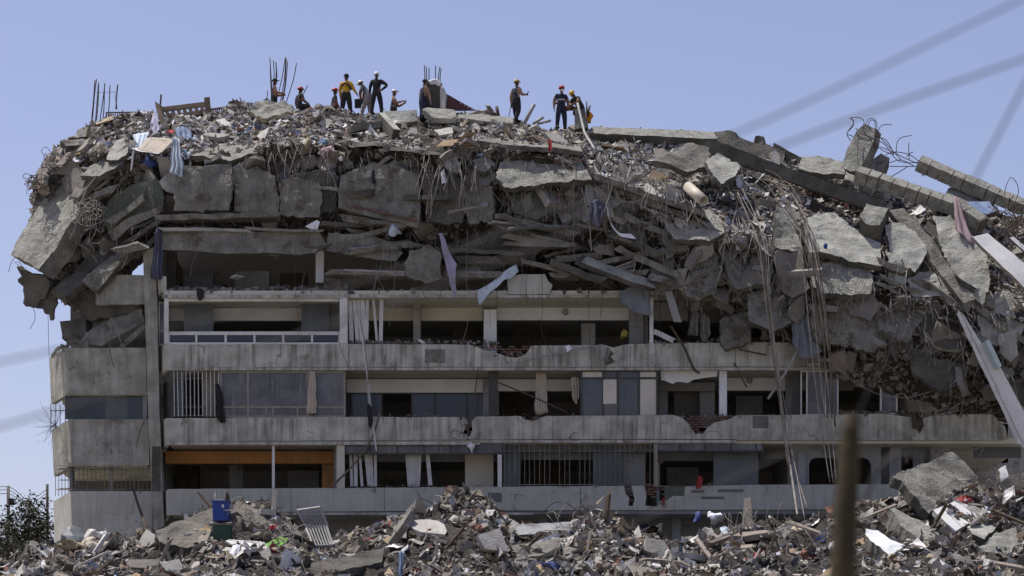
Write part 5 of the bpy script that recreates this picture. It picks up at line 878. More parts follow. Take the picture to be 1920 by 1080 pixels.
# vertical blinds
def blind(label, slats, y0, y1, Y, lean=0.0):
    e = empty('vertical_blind', W(slats[0], y1, Y), label, 'blind')
    for x in slats:
        dx = random.gauss(lean, 3.0); w = random.uniform(4, 8)
        P_ = [W(x, y0, Y), W(x + w, y0, Y + .05), W(x + w + dx, y1, Y + .05), W(x + dx, y1, Y)]; v = P_ + [p + np.array((0, .012, 0)) for p in P_]
        mk('blind_slat', v, [(3, 2, 1, 0), (4, 5, 6, 7), (0, 1, 5, 4), (1, 2, 6, 5), (2, 3, 7, 6), (3, 0, 4, 7)], 'frame_white', parent=e)
blind('twisted white vertical blind next to the white framed glazing', (653, 661, 669, 676), 562, 641, .3, 2); blind('white blind strips crossed in a V right of the twisted blind', (686, 698, 712), 562, 640, .35, 0)
blind('white vertical blind beside the pillar of the orange room', (655, 663, 672, 683, 688, 693, 701), 852, 912, .5, 1); blind('white vertical blind in the middle of the lowest storey', (760, 765, 770, 775, 780, 785), 852, 912, .5, 1); blind('single bent white blind strip right of the middle blind', (798,), 852, 910, .4, 6)
for x, yt, lb in ((690, 562, 'leaning white strip of blind on the left of the V'), (648, 855, 'slanting pale strip against the pillar')): pass
# lumps that dangle over the right balconies
def lump(name, label, px, py, Y, size, mat, cat, squash=(1, .8, 1.2), n=16):
    v, f = hull(n, squash); bm = bmesh.new(); vs = [bm.verts.new(x) for x in v]
    for q in f: bm.faces.new([vs[i] for i in q])
    bmesh.ops.subdivide_edges(bm, edges=bm.edges[:], cuts=2, use_grid_fill=True, smooth=.6); bm.verts.index_update()
    V = np.array([x.co[:] for x in bm.verts]); F = [[a.index for a in q.verts] for q in bm.faces]; bm.free()
    V = V * size + W(px, py, Y); V = np.array([p + RNG.normal(0, 1, 3) * 0 + np.array((nz3(p, 4), nz3(p, 4, 7), nz3(p, 4, 3))) * size * .3 for p in V])
    return mk(name, V, F, mat, smooth=True, label=label, cat=cat)
hang('grey beige cloth dangling in the right balcony opening, left one', [((1296, 588, .1), (1291, 628, .05)), ((1304, 584, .0), (1302, 632, -.1)), ((1312, 590, .1), (1310, 626, .05))], 'concrete_dusty', 2, .1, 'cloth_bundle', 'bundle'); hang('grey beige cloth dangling in the right balcony opening, right one', [((1314, 592, .1), (1312, 630, .05)), ((1322, 588, .0), (1322, 640, -.1)), ((1330, 598, .1), (1332, 628, .05))], 'concrete_dusty', 2, .12, 'cloth_bundle', 'bundle'); cable('string of small lumps above the two dangling cloths', [(1316, 560, .1), (1314, 575, .1), (1318, 592, .1)], .05, 'concrete_dusty', 'debris_string', 'string', 3, 5)
lump('plaster_lump', 'white plaster flake dangling on a rod above the lowest storey', 883, 838, -.3, .55, 'plaster_white', 'lump', (.6, .25, 1.1)); lump('plaster_lump', 'brown dangling lump of plaster on the balcony front right of centre', 1142, 668, -.35, .8, 'concrete_dusty', 'lump', (.6, .35, 1.1)); lump('debris_lump', 'hanging clod of roots and wire on the right parapet', 1722, 792, -.3, .75, 'wood_dark', 'lump', (.8, .5, 1.1))
lump('plaster_lump', 'round pale lump lodged in the parapet crack', 871, 791, -.1, .38, 'parapet_concrete', 'lump'); lump('yellow_bucket', 'yellow crumpled bucket on the balcony beside the grey pillar', 1171, 629, .9, .5, 'plastic_yellow', 'bucket', (.8, .8, 1)); lump('white_bag', 'white scrap bag on the parapet by the cable bundle', 1380, 634, .1, .34, 'cloth_white', 'bag')
for a, b, w_, lb in (((1250, 535, -.3), (1270, 600, -.4), .3, 'grey leaning timber piece above the beige bundles'), ((1238, 530, -.2), (1290, 575, -.3), .35, 'dark panel leaning in front of the fifth floor edge on the right')): beam('leaning_plank', a, b, w_, .08, 'metal_grey' if w_ < .32 else 'wood_dark', up=(0, -1, .2), jag=.02, label=lb, cat='plank')
# thin wires that fall in front of the balconies
for i in range(22):
    x = RNG.uniform(430, 1240); y = RNG.uniform(420, 500); dx = RNG.normal(0, 8); L = RNG.uniform(80, 240)
    o = cable('w', [(x, y, -.25), (x + dx * .4, y + L * .4, -.32), (x + dx + RNG.normal(0, 5), y + L * .75, -.32), (x + dx * 1.4 + RNG.normal(0, 7), y + L, -.3)], RNG.uniform(.006, .011), ['cable_black', 'rebar_rust', 'rebar_dusty'][i % 3], 'hanging_wire', 'wire', 4, 4); o['group'] = 'thin wires in front of the balconies'; WIRES.append((o, x + dx, y + L * .6, L))
# crushed floor layers seen edge-on, torn and tilted
def layers(n, xr, yf, Yf, tilt, lens, group):
    for i in range(n):
        x = RNG.uniform(*xr); y = yf(x) + RNG.uniform(-1, 1) * 60; L = RNG.uniform(*lens); a = RNG.normal(*tilt); Y = Yf(x) + RNG.uniform(-.2, .5)
        o = beam('slab_layer', (x - L / 2 * math.cos(a), y - L / 2 * math.sin(a), Y + RNG.normal(0, .25)), (x + L / 2 * math.cos(a), y + L / 2 * math.sin(a), Y + RNG.normal(0, .25)), RNG.uniform(.4, .9), RNG.uniform(.1, .3), ['concrete', 'concrete_dusty', 'concrete_rough'][i % 3], ['concrete_dusty', 'concrete_dark'][i % 2], up=(RNG.normal(0, .15), RNG.normal(-.25, .2), 1), seg=.3, jag=.05, end_jag=.35, bend=RNG.normal(0, .035), label='w', cat='slab layer', group=group)
        LAYERS.append((o, x, y, L))
layers(20, (310, 880), lambda x: np.interp(x, [310, 600, 880], [412, 405, 420]), lambda x: np.interp(x, [310, 880], [.6, .1]), (.02, .13), (30, 150), 'crushed floor layers on the left')
layers(18, (880, 1260), lambda x: np.interp(x, [880, 1260], [430, 490]), lambda x: np.interp(x, [880, 1260], [.0, -.6]), (.15, .2), (30, 150), 'crushed floor layers in the middle')
layers(28, (1180, 1900), lambda x: np.interp(x, [1180, 1450, 1900], [390, 480, 610]), lambda x: np.interp(x, [1180, 1450, 1900], [-.5, -1.1, -1.5]), (.5, .28), (25, 110), 'crushed floor layers on the right slope')
layers(6, (190, 285), lambda x: np.interp(x, [110, 280], [420, 400]), lambda x: .4, (-.5, .25), (25, 80), 'crushed floor layers in the left overhang')
# bent grating and balustrades
def grating(label, quad, nx, ny, r, mat, name='grating', cat='grating'):
    q = [W(*p) for p in quad]; e = empty(name, q[3], label, cat); L = lambda a, b, t: a + (b - a) * t
    m = MB()
    for a, b in ((0, 1), (1, 2), (2, 3), (3, 0)): m.add(*tube([q[a], q[b]], r * 1.6, 5))
    m.mk('frame', mat, parent=e)
    for i in range(1, nx): v, f = tube([L(q[0], q[1], i / nx), L(q[3], q[2], i / nx)], r, 4); mk('bar', v, f, mat, parent=e)
    for i in range(1, ny): v, f = tube([L(q[0], q[3], i / ny), L(q[1], q[2], i / ny)], r, 4); mk('bar', v, f, mat, parent=e)
    return e
grating('bent rusty window grating on the fifth floor edge', [(1140, 507, -.4), (1192, 487, -.4), (1188, 508, -.5), (1128, 514, -.5)], 12, 2, .018, 'rebar_dusty')
grating('low dark slatted railing along the roof at the left', [(199, 211, 6.6), (292, 210, 6.8), (292, 224, 6.8), (200, 224, 6.6)], 26, 1, .02, 'rebar_rust', 'railing', 'railing'); grating('low dark slatted railing along the roof behind the bed frame', [(388, 206, 7.2), (482, 194, 7.4), (482, 212, 7.4), (390, 220, 7.2)], 24, 2, .03, 'rebar_rust', 'railing', 'railing')
# things on the roof at the left
def rack(label, quad, n, w, mat, name, cat, th=.06, extra=()):
    q = [W(*p) for p in quad]; e = empty(name, q[3], label, cat); L = lambda a, b, t: a + (b - a) * t
    for i, (a, b) in enumerate(((q[0], q[1]), (q[3], q[2]), (q[0], q[3]), (q[1], q[2]))):
        n_ = np.cross(q[1] - q[0], q[3] - q[0]); v, f = box_between(a, b, w * 1.5, th, n_); mk('rail', v, f, mat, parent=e)
    for i in range(1, n): n_ = np.cross(q[1] - q[0], q[3] - q[0]); v, f = box_between(L(q[0], q[1], i / n), L(q[3], q[2], i / n), w, th * .6, n_); mk('slat', v, f, mat, parent=e)
    for a, b in extra: v, f = box_between(W(*a), W(*b), w * 1.5, th, (0, 1, 0)); mk('leg', v, f, mat, parent=e)
    return e
def box_between(a, b, w, t, n):
    n = np.array(n, float); n /= np.linalg.norm(n); d = (b - a) / np.linalg.norm(b - a); s = np.cross(d, n); s /= np.linalg.norm(s); n = np.cross(s, d); v = []
    for p in (a, b):
        for i, j in ((-1, -1), (1, -1), (1, 1), (-1, 1)): v.append(p + s * w / 2 * i + n * t / 2 * j)
    return v, [(0, 1, 5, 4), (1, 2, 6, 5), (2, 3, 7, 6), (3, 0, 4, 7), (3, 2, 1, 0), (4, 5, 6, 7)]
rack('dark wooden bed frame standing on the left part of the roof', [(300, 206, 6.2), (389, 195, 6.4), (391, 209, 6.2), (306, 222, 6.0)], 8, .16, 'wood_dark', 'bed', 'bed frame', .06, (((388, 183, 6.4), (390, 210, 6.2)), ((299, 200, 6.2), (306, 232, 5.8))))
rack('cream slatted cabinet door lying on the left roof edge', [(281, 260, 1.5), (321, 263, 1.5), (298, 286, .6), (262, 280, .6)], 6, .14, 'cloth_beige', 'cabinet_shutter', 'cabinet door', .05); fs('table_leaf', 'white tabletop under the slatted door on the left roof edge', [(246, 279, .5), (262, 276, .9), (300, 284, .6), (298, 287, .45), (262, 284, .4)], .05, 'white_scrap', cat='table', jag=.01); beam('trestle', (250, 282, .4), (246, 316, .2), .07, .07, 'metal_grey', jag=.004, label='grey table leg standing under the white tabletop', cat='trestle')
fs('white_appliance', 'white broken appliance casing on the roof left of the tarpaulin', [(404, 224, 4.6), (422, 221, 4.9), (426, 228, 4.6), (448, 232, 4.7), (457, 238, 4.4), (424, 241, 4.0)], .3, 'white_scrap', cat='appliance', jag=.015); fs('drawer', 'white drawer front lying on the left roof rubble', [(366, 262, 2.6), (388, 247, 3.4), (390, 256, 3.2), (372, 273, 2.3)], .2, 'white_scrap', cat='drawer', jag=.02)
hang('blue crumpled cloth heap on the left roof rubble', [((328, 242, 3.4), (332, 258, 2.8)), ((342, 238, 3.6), (346, 264, 2.6)), ((358, 246, 3.4), (362, 262, 2.6))], 'cloth_skyblue', 3, .12, 'cloth_heap'); hang('lilac cloth draped on a stick on the left of the roof', [((286, 216, 5.2), (280, 246, 3.8)), ((291, 210, 5.3), (290, 250, 3.7)), ((295, 218, 5.1), (300, 246, 3.8))], 'cloth_lilac', 2, .06); hang('white and blue sheet spread on the left rubble edge', [((250, 252, 2.2), (252, 274, 1.2)), ((268, 250, 2.4), (262, 276, 1.1)), ((280, 248, 2.6), (272, 268, 1.4))], 'cloth_paleblue', 3, .08); hang('white crumpled sheet on the far left slope', [((150, 276, 2.4), (136, 305, 1.6)), ((158, 276, 2.4), (148, 306, 1.5)), ((162, 280, 2.2), (160, 300, 1.6))], 'cloth_white', 2, .06); hang('red rag on the left roof rubble', [((316, 244, 3.0), (314, 250, 2.7)), ((326, 243, 3.0), (328, 252, 2.7))], 'cloth_red', 1, .05)
fs('tarpaulin', 'pale crumpled tarpaulin heaped on the roof below the sitting rescuers', [(468, 208, 5.4), (478, 196, 6.2), (500, 189, 6.6), (530, 189, 6.6), (548, 196, 6.4), (562, 206, 5.8), (552, 216, 5.0), (520, 214, 4.8), (490, 218, 4.8)], .2, 'concrete_rough', 'fabric_tan', jag=.1, relief=.2, grid=.2, cat='tarpaulin'); beam('wooden_post', (295, 192, 5.6), (306, 236, 4.4), .16, .1, 'wood_dark', jag=.02, label='dark splintered post standing by the bed frame', cat='post'); cable('reddish splinter standing upright beside the bed frame', [(298, 206, 5.6), (301, 192, 5.6), (302, 177, 5.6)], .04, 'brick_red', 'splinter', 'splinter', 4)
# pipe, black bag, bits on the right slope
def pipe(label, a, b, r, mat, th=.02, n=18):
    A, Bq = W(*a), W(*b); t = (Bq - A) / np.linalg.norm(Bq - A); s = np.cross(t, (0, 0, 1)); s /= np.linalg.norm(s); u = np.cross(s, t); v = []; f = []
    for p, rr in ((A, r), (Bq, r), (Bq, r - th), (A, r - th)):
        for j in range(n): v.append(p + rr * (s * math.cos(j * 2 * math.pi / n) + u * math.sin(j * 2 * math.pi / n)))
    for k in range(4):
        for j in range(n): q = (j + 1) % n; K = (k + 1) % 4; f.append((k * n + j, k * n + q, K * n + q, K * n + j))
    return mk('pipe', v, f, mat, smooth=True, label=label, cat='pipe')
pipe('short thick cream pipe lying open end forward on the right slope', (1290, 350, -.2), (1320, 377, -1.3), .21, 'pipe_cream')
lump('plastic_bag', 'shiny black plastic sheet bundle beside the cream pipe', 1364, 377, -1.0, 1.15, 'plastic_black', 'plastic sheet', (1.0, .5, .6), 14); lump('blue_plastic', 'tiny bright blue plastic scrap among the conduits', 1548, 461, -2.2, .26, 'plastic_blue', 'plastic scrap'); lump('blue_plastic', 'light blue plastic bag on the roof edge right of the middle', 902, 290, .3, .34, 'cloth_skyblue', 'plastic bag', (1, .7, .6)); lump('cloth_bundle', 'pale speckled bundle on the roof edge left of the middle', 579, 272, .7, .5, 'fabric_tan', 'bundle', (.8, .7, 1)); lump('cushion', 'brown rolled cushion on the roof edge left of the middle', 615, 284, .4, .9, 'cloth_mauve', 'cushion', (1.3, .6, .5)); lump('pot', 'dark round pot below the rolled cushion', 635, 305, .2, .5, 'cloth_black', 'pot', (1, .8, .7)); lump('white_cloth', 'small white cloth on the dark pot', 637, 299, .0, .3, 'cloth_white', 'cloth', (1, .7, .6)); lump('lampshade', 'pale blue pleated lampshade under the wall panel with bricks', 741, 434, -.1, .6, 'cloth_paleblue', 'lampshade', (1, .8, .7)); lump('helmet', 'white helmet shell lying on the balcony edge', 790, 641, .1, .34, 'helmet_white', 'helmet', (1.2, 1, .6))
fs('wall_fragment', 'small pale triangular fragment stuck above the dark opening on the left', [(572, 425, -.1), (594, 412, -.1), (600, 416, -.1), (594, 434, -.1)], .08, 'plaster_white', cat='wall fragment', jag=.02); fs('wall_fragment', 'pale flake hanging below the small sunlit shard in the middle', [(826, 322, -.2), (832, 316, -.2), (838, 340, -.25), (828, 344, -.25)], .05, 'plaster_white', cat='wall fragment', jag=.02); fs('paper_sheet', 'small white sheet stuck to the balcony front', [(1059, 650, -.2), (1066, 646, -.2), (1073, 653, -.25), (1064, 661, -.25)], .02, 'cloth_white', cat='sheet', jag=.004, relief=.003)
beam('window_casing', (1229, 622, .0), (1262, 638, -.1), .2, .06, 'frame_white', up=(0, -1, .3), jag=.02, label='broken white frame piece on the right parapet', cat='frame'); beam('white_tube', (648, 505, -.1), (768, 509, -.15), .1, .08, 'metal_grey', jag=.008, label='long pale tube lying on the fifth floor left of the dangling plate', cat='tube'); beam('white_tube', (842, 510, -.1), (940, 509, -.1), .07, .06, 'metal_grey', jag=.008, label='pale tube lying on the fifth floor right of the dangling plate', cat='tube'); beam('table_edge', (440, 520, .6), (450, 516, .4), .4, .04, 'white_scrap', jag=.01, label='small pale plank poking out of the dark opening', cat='plank')
# ---------------------------------------------------------------- single pieces of rubble, each a thing of its own
COLOURS = {'grey': ('chunk_concrete', (.37, .355, .32)), 'pale grey': ('chunk_concrete', (.5, .48, .44)), 'dark grey': ('chunk_concrete', (.24, .225, .2)), 'dusty brown': ('chunk_concrete', (.28, .25, .21)), 'white': ('white_scrap', (.76, .76, .75)), 'off white': ('white_scrap', (.64, .62, .57)), 'pale blue': ('white_scrap', (.55, .6, .68)),
    'tan': ('wood', (.34, .25, .16)), 'dark brown': ('wood', (.13, .095, .07)), 'pale wood': ('wood', (.42, .34, .24)), 'brown': ('cardboard', (.43, .32, .19)), 'light brown': ('cardboard', (.44, .36, .25)), 'blue': ('cloth', (.07, .12, .36)), 'grey white': ('cloth', (.52, .53, .56)), 'black': ('cloth', (.03, .03, .04)), 'dark red': ('cloth', (.3, .045, .05)), 'sky blue': ('cloth', (.2, .31, .46)), 'beige': ('cloth', (.42, .36, .26)), 'teal': ('cloth', (.09, .2, .2)), 'lilac': ('cloth', (.3, .25, .33)), 'rusty': ('rebar_rust', (.12, .09, .065)), 'dusty': ('rebar_dusty', (.34, .3, .25))}
for nm, (_, c) in COLOURS.items(): mk_mat('piece_' + nm.replace(' ', '_'), c, tuple(x * .78 for x in c), 2.6, .3, 14, fine=.3, dirt=(.17, .15, .125), dirt_at=.6)
ROOFMARK = [(295, 215, 'the bed frame'), (430, 230, "the appliance casing"), (515, 200, 'the pale tarpaulin'), (560, 210, "the orange helmet"), (648, 225, 'the person in yellow'), (706, 225, 'the person in black'), (760, 222, 'the low roof wall'), (815, 218, 'the wrapped column'), (968, 235, "the stick holder"), (1052, 246, "the face masked person"), (1110, 280, 'the bent pale pole'), (1225, 250, 'the pale ridge beam'), (1355, 315, 'the pointed sunlit slab'), (1310, 366, 'the cream pipe'), (1365, 378, 'the black plastic sheet'), (1480, 360, 'the broad conduit bundle'), (1580, 440, 'the large cracked slab'), (1640, 400, 'the tilted box end'), (1760, 480, 'the diagonal beam'), (1870, 480, 'the bright white board'), (1700, 360, 'the seamed beam'), (90, 430, "the left slab block"), (200, 310, "the thin left slab"), (290, 270, 'the slatted cabinet door'), (430, 280, 'the pale rubble crust'), (740, 280, 'the middle roof slab edge'), (1010, 320, 'the large sunlit rough slab'), (710, 370, "the bricked wall panel"), (460, 350, 'the long brownish panel'), (1320, 510, 'the bright rimmed plate'), (1580, 520, 'the coarse aggregate slab'), (1590, 610, 'the dark curled plate'), (1770, 610, 'the round topped plate'), (1150, 420, 'the white ribbon'), (820, 380, "the rod curtain")]
HEAPMARK = [(150, 1015, 'the striped mattress'), (413, 960, 'the blue bin'), (520, 1018, 'the lime green box'), (586, 985, 'the crib'), (465, 1030, 'the louvred shutter'), (732, 1015, 'the yellowish cardboard sheet'), (752, 1060, 'the blue hanging cloth'), (870, 945, 'the tallest debris peak'), (985, 990, 'the pale terrace slab'), (990, 1035, "the crumbled rim slab"), (1042, 1062, 'the bright blue clothes'), (1104, 1031, 'the mustard yellow bundle'), (1165, 1012, 'the brown wrapped lump'), (1122, 1010, 'the white upright frame'), (1303, 1010, 'the white square panel'), (1362, 1000, 'the white and blue shirt'), (1362, 1044, 'the spread jeans'), (1380, 1054, 'the white angled rail'), (1492, 1030, 'the blue canister'), (1584, 1000, 'the wooden post'), (1660, 1018, 'the peeled white slab'), (1730, 990, 'the long slab beam'), (1800, 965, 'the tiled slab'), (1755, 900, 'the huge tilted slab'), (1880, 1040, 'the corner slab'), (40, 1050, "the heap's left end"), (270, 1045, "the earth mound foot"), (640, 1055, 'the dark sloping slab')]
def place(q, marks):
    mx, my, nm = min(marks, key=lambda k: (k[0] - q[0]) ** 2 + (2.2 * (k[1] - q[1])) ** 2); dx, dy = q[0] - mx, q[1] - my
    h = 'left of' if dx < -14 else 'right of' if dx > 14 else ''; v = 'above' if dy < -9 else 'below' if dy > 9 else ''
    return (v + (' and ' if v and h else '') + h or 'touching') + ' ' + nm
def scatter(G, I, r0, r1, n, kind, name, noun, cat, group, cols, size, marks, tilt=.5, dens=None, lift=.05):
    P_, Nn = sample(G, I, r0, r1, n, dens=dens); R = rotm(Nn, tilt, n); me = {}; Q = px_of(P_)
    for i in range(n):
        cn = cols[int(RNG.integers(len(cols)))]; k = (int(RNG.integers(len(PR[kind]))), cn)
        if k not in me:
            v, f = PR[kind][k[0]]; o = mk(name, v, f, 'piece_' + cn.replace(' ', '_'), recentre=False, smooth=kind == 'rag'); me[k] = o.data
        else: o = bpy.data.objects.new(name, me[k]); C.objects.link(o)
        u = RNG.random() ** 1.8; s = size[0] + (size[1] - size[0]) * u
        o.matrix_world = Matrix.LocRotScale(Vector(P_[i] + Nn[i] * s * lift), Matrix(R[i].tolist()).to_quaternion(), Vector((s, s * RNG.uniform(.7, 1.2), s)))
        setp(o, f"{'small' if u < .12 else 'large' if u > .5 else 'medium'} {cn} {noun} {place(Q[i], marks)}", cat, group)
T = (Gtop, Itop); H = (Gfr, Ifr)
RX = [t[0] for t in TOP]; RY = [t[1] for t in TOP]
def offridge(q): return clump(q) * np.where((q[:, 0] > 470) & (q[:, 0] < 1125), q[:, 1] > np.interp(q[:, 0], RX, RY) + 20, q[:, 1] > np.interp(q[:, 0], RX, RY) + 6)
left2 = lambda q: left(q) * (offridge(q) > 0)
scatter(*T, 1.7, 3.05, 130, 'frag', 'concrete_chunk', 'concrete chunk', 'concrete chunk', 'concrete chunks on the collapsed roof', ['grey', 'pale grey', 'dark grey', 'dusty brown'], (.4, 1.35), ROOFMARK, .45, offridge)
scatter(*T, 3.1, 5.8, 150, 'frag', 'wall_chunk', 'wall chunk hanging', 'wall chunk', 'wall chunks in the crushed face', ['grey', 'dark grey', 'dark grey', 'dusty brown'], (.4, 1.6), ROOFMARK, .7, None, .45)
scatter(*T, 1.7, 3.05, 60, 'board', 'wooden_board', 'board', 'board', 'boards on the collapsed roof', ['tan', 'dark brown', 'pale wood', 'dusty brown'], (.5, 1.6), ROOFMARK, .3, offridge)
scatter(*T, 1.7, 3.05, 80, 'sheet', 'panel_scrap', 'panel scrap', 'panel scrap', 'panel scraps on the roof', ['white', 'off white', 'pale blue', 'pale grey'], (.3, .9), ROOFMARK, .5, offridge)
scatter(*T, 1.7, 3.0, 44, 'rag', 'cloth_scrap', 'crumpled cloth', 'cloth', 'cloths on the collapsed roof', ['blue', 'grey white', 'black', 'sky blue', 'beige', 'lilac', 'grey white'], (.3, .75), ROOFMARK, .4, left2)
scatter(*H, 1.5, 4.6, 150, 'frag', 'rubble_chunk', 'rubble chunk', 'rubble chunk', 'rubble chunks on the front heap', ['grey', 'pale grey', 'dark grey', 'dusty brown'], (.35, 1.1), HEAPMARK, .55, clump)
scatter(*H, 1.6, 4.4, 30, 'frag', 'large_fragment', 'flat slab fragment', 'slab fragment', 'flat slab fragments on the front heap', ['grey', 'pale grey', 'dark grey', 'dusty brown'], (1.1, 2.0), HEAPMARK, .35, lambda q: (q[:, 0] < 1560) * 1.0, .12)
scatter(*T, 3.1, 5.4, 60, 'frag', 'hanging_plate', 'broken plate leaning', 'plate', 'broken plates in the crushed face', ['grey', 'dark grey', 'dusty brown', 'dark grey'], (1.0, 2.2), ROOFMARK, .35, None, .25)
scatter(*H, 1.5, 4.6, 120, 'sheet', 'sheet_scrap', 'bent sheet scrap', 'sheet scrap', 'sheet scraps on the front heap', ['white', 'off white', 'grey', 'pale grey', 'dusty brown'], (.3, 1.1), HEAPMARK, .6)
scatter(*H, 1.5, 4.6, 50, 'board', 'timber_board', 'timber board', 'timber board', 'timber boards on the front heap', ['tan', 'dark brown', 'pale wood', 'dark grey'], (.5, 1.5), HEAPMARK, .4)
scatter(*H, 1.5, 4.6, 34, 'sheet', 'cardboard_piece', 'crushed cardboard', 'cardboard', 'cardboard on the front heap', ['brown', 'light brown'], (.35, .85), HEAPMARK, .5)
scatter(*H, 1.5, 4.6, 80, 'rag', 'garment', 'crumpled garment', 'garment', 'garments on the front heap', ['blue', 'grey white', 'black', 'dark red', 'beige', 'grey white', 'black', 'dusty brown', 'grey', 'dark grey'], (.35, 1.0), HEAPMARK, .5)
scatter(*H, 1.5, 4.6, 80, 'stick', 'thin_stick', 'thin stick poking out', 'stick', 'sticks on the front heap', ['dark brown', 'rusty', 'dusty', 'off white'], (.6, 1.9), HEAPMARK, .8, None, .2)

for o, px, v in STR:
    V = np.array(v); L = V[:, 2].max() - V[:, 2].min(); q = px_of(V.mean(0)[None])[0]; big = 'long' if L > 1.9 else 'short' if L < 1.0 else 'medium'
    o['label'] = f"{big} {'dusty' if 'dusty' in o.data.materials[0].name else 'rusty' if 'rust' in o.data.materials[0].name else 'tan'} rod hanging {place(q, ROOFMARK)}"

for o, x, y, L in LAYERS: o['label'] = f"{'long' if L > 95 else 'short' if L < 50 else 'middling'} {'pale' if o.data.materials[0].name != 'concrete_dusty' else 'dusty'} floor layer {place((x, y), ROOFMARK)}"
FACADE = [(390, 590, 'the left dark panel'), (600, 590, 'the right dark panel'), (690, 600, 'the V shaped blinds'), (830, 590, 'the cream lintel'), (918, 600, 'the white pier'), (1060, 590, 'the oval lamp'), (1190, 560, 'the slung grey sheet'), (990, 535, 'the pale parapet fragment'), (795, 495, 'the dangling plate'), (450, 510, 'the crushed room'), (500, 450, 'the sagging parapet'), (815, 668, 'the cement patch'), (945, 660, 'the brick gap'), (1014, 735, 'the pale pleated curtain'), (1160, 740, 'the blue grey panes'), (700, 450, 'the tilted parapet piece'), (580, 660, 'the balcony below the dark panel')]
for o, x, y, L in WIRES: o['label'] = f"{'long' if L > 170 else 'short'} thin {'black' if 'black' in o.data.materials[0].name else 'rusty' if 'rust' in o.data.materials[0].name else 'pale'} wire hanging {place((x, y), FACADE)}"

for i in range(16):
    p, nn = sample(Gfr, Ifr, 1.5, 4.2, 1); q = px_of(p)[0]; tangle(q[0], q[1] - 4, p[0][1] - .1, RNG.uniform(.35, .8), int(RNG.integers(5, 12)), f"{'rusty' if i % 2 else 'dusty'} wire tangle {place(q, HEAPMARK)}", RNG.uniform(.007, .013), 'rebar_rust' if i % 2 else 'rebar_dusty')
# ---------------------------------------------------------------- the front heap's own large things
fs('fallen_slab', 'huge rough slab tilted on the heap at the right with its corner up', [(1672, 893, -9.5), (1700, 880, -8.6), (1786, 846, -6.2), (1812, 864, -6.2), (1834, 897, -7.2), (1822, 911, -8.0), (1770, 940, -9.6), (1742, 962, -10.6), (1706, 924, -10.2), (1694, 908, -9.9)], .4, 'concrete_dusty', 'concrete_dark', jag=.08, rebars=3)  # darker concrete here stands in for cable shadows lying across the slab
tp = fs('tiled_slab', 'white tiled wall slab lying in front of the huge rough slab', [(1750, 956, -10.8), (1812, 930, -9.4), (1842, 950, -9.8), (1846, 962, -10.2), (1790, 997, -12.0)], .2, 'tile_white', 'concrete', jag=.02, relief=.008, cat='slab')
for i in range(1, 4):
    a, b = W(1750 + 62 * i / 4, 956 - 26 * i / 4, -10.8 + 1.4 * i / 4 - .03), W(1790 + 56 * i / 4, 997 - 35 * i / 4, -12.0 + 1.8 * i / 4 - .03); v, f = tube([a, b], .008, 4); mk('tile_joint', v, f, 'plaster_grey', parent=tp)
fs('fallen_slab', 'triangular white slab piece right of the tiled wall slab', [(1826, 925, -9.2), (1868, 962, -10.0), (1858, 968, -10.3), (1838, 970, -10.4), (1848, 955, -10.0)], .15, 'plaster_white', 'concrete', jag=.03)
fs('fallen_slab', 'long slab beam with a sunlit top sloping down right on the front heap', [(1668, 954, -11.0), (1676, 951, -10.6), (1705, 965, -10.8), (1745, 990, -11.6), (1792, 1026, -13.0), (1784, 1036, -13.4), (1762, 1034, -13.6), (1725, 1008, -12.8), (1690, 985, -12.0)], .7, 'concrete_rough', 'concrete_dusty', ext=(-.15, .35, -.6), jag=.05, rebars=6)
fs('fallen_slab', 'short peeled slab with white paint left of the long slab beam', [(1622, 994, -12.6), (1645, 998, -12.4), (1696, 1026, -13.4), (1666, 1040, -14.4), (1640, 1018, -13.6), (1626, 1006, -13.0)], .4, 'plaster_white', 'concrete_dusty', ext=(0, .3, -.4), jag=.06)
fs('fallen_slab', 'coarse slab lying at the bottom right corner', [(1838, 1040, -14.0), (1862, 1002, -12.4), (1905, 990, -11.8), (1925, 1040, -13.6), (1925, 1090, -15.5), (1840, 1090, -16.0)], .3, 'concrete_rough', 'concrete_dusty', jag=.05)
fs('fallen_slab', 'small pale slab under the tiled wall slab', [(1814, 985, -11.4), (1842, 972, -10.8), (1868, 990, -11.4), (1846, 1010, -12.4), (1824, 1002, -12.2)], .2, 'concrete', jag=.05)
fs('fallen_slab', 'dark slab leaning at the right edge above the corner slab', [(1866, 990, -10.6), (1880, 930, -9.0), (1908, 915, -8.6), (1935, 925, -8.8), (1935, 1005, -11.0), (1895, 1002, -11.2)], .4, 'concrete_dark', jag=.08)  # even dark concrete on every face
fs('fallen_slab', 'dark leaning slab at the right edge behind the tiled slab', [(1872, 905, -8.4), (1925, 880, -7.4), (1935, 960, -9.0), (1890, 965, -9.6)], .3, 'concrete_dark', jag=.08); fs('wall_fragment', 'white broken block standing behind the huge rough slab', [(1872, 880, -7.5), (1886, 872, -7.3), (1892, 895, -7.6), (1876, 905, -7.8)], .3, 'white_scrap', 'concrete_dusty', cat='wall fragment', jag=.05)
fs('fallen_slab', 'pale terrace slab lying flat in the middle of the front heap', [(898, 984, -9.6), (960, 982, -9.4), (1076, 978, -9.2), (1072, 996, -9.9), (1020, 1000, -10.1), (940, 1000, -10.1), (900, 998, -9.9)], .4, 'plaster_grey', 'concrete_dusty', jag=.04); fs('fallen_slab', 'broken slab with a crumbled bright rim in the middle of the front heap', [(930, 1028, -12.4), (975, 1022, -12.1), (1010, 1016, -11.9), (1048, 1009, -11.7), (1050, 1028, -12.3), (1010, 1042, -12.9), (960, 1050, -13.3), (932, 1048, -13.2)], .3, 'concrete_dusty', 'concrete', jag=.07, rebars=3)
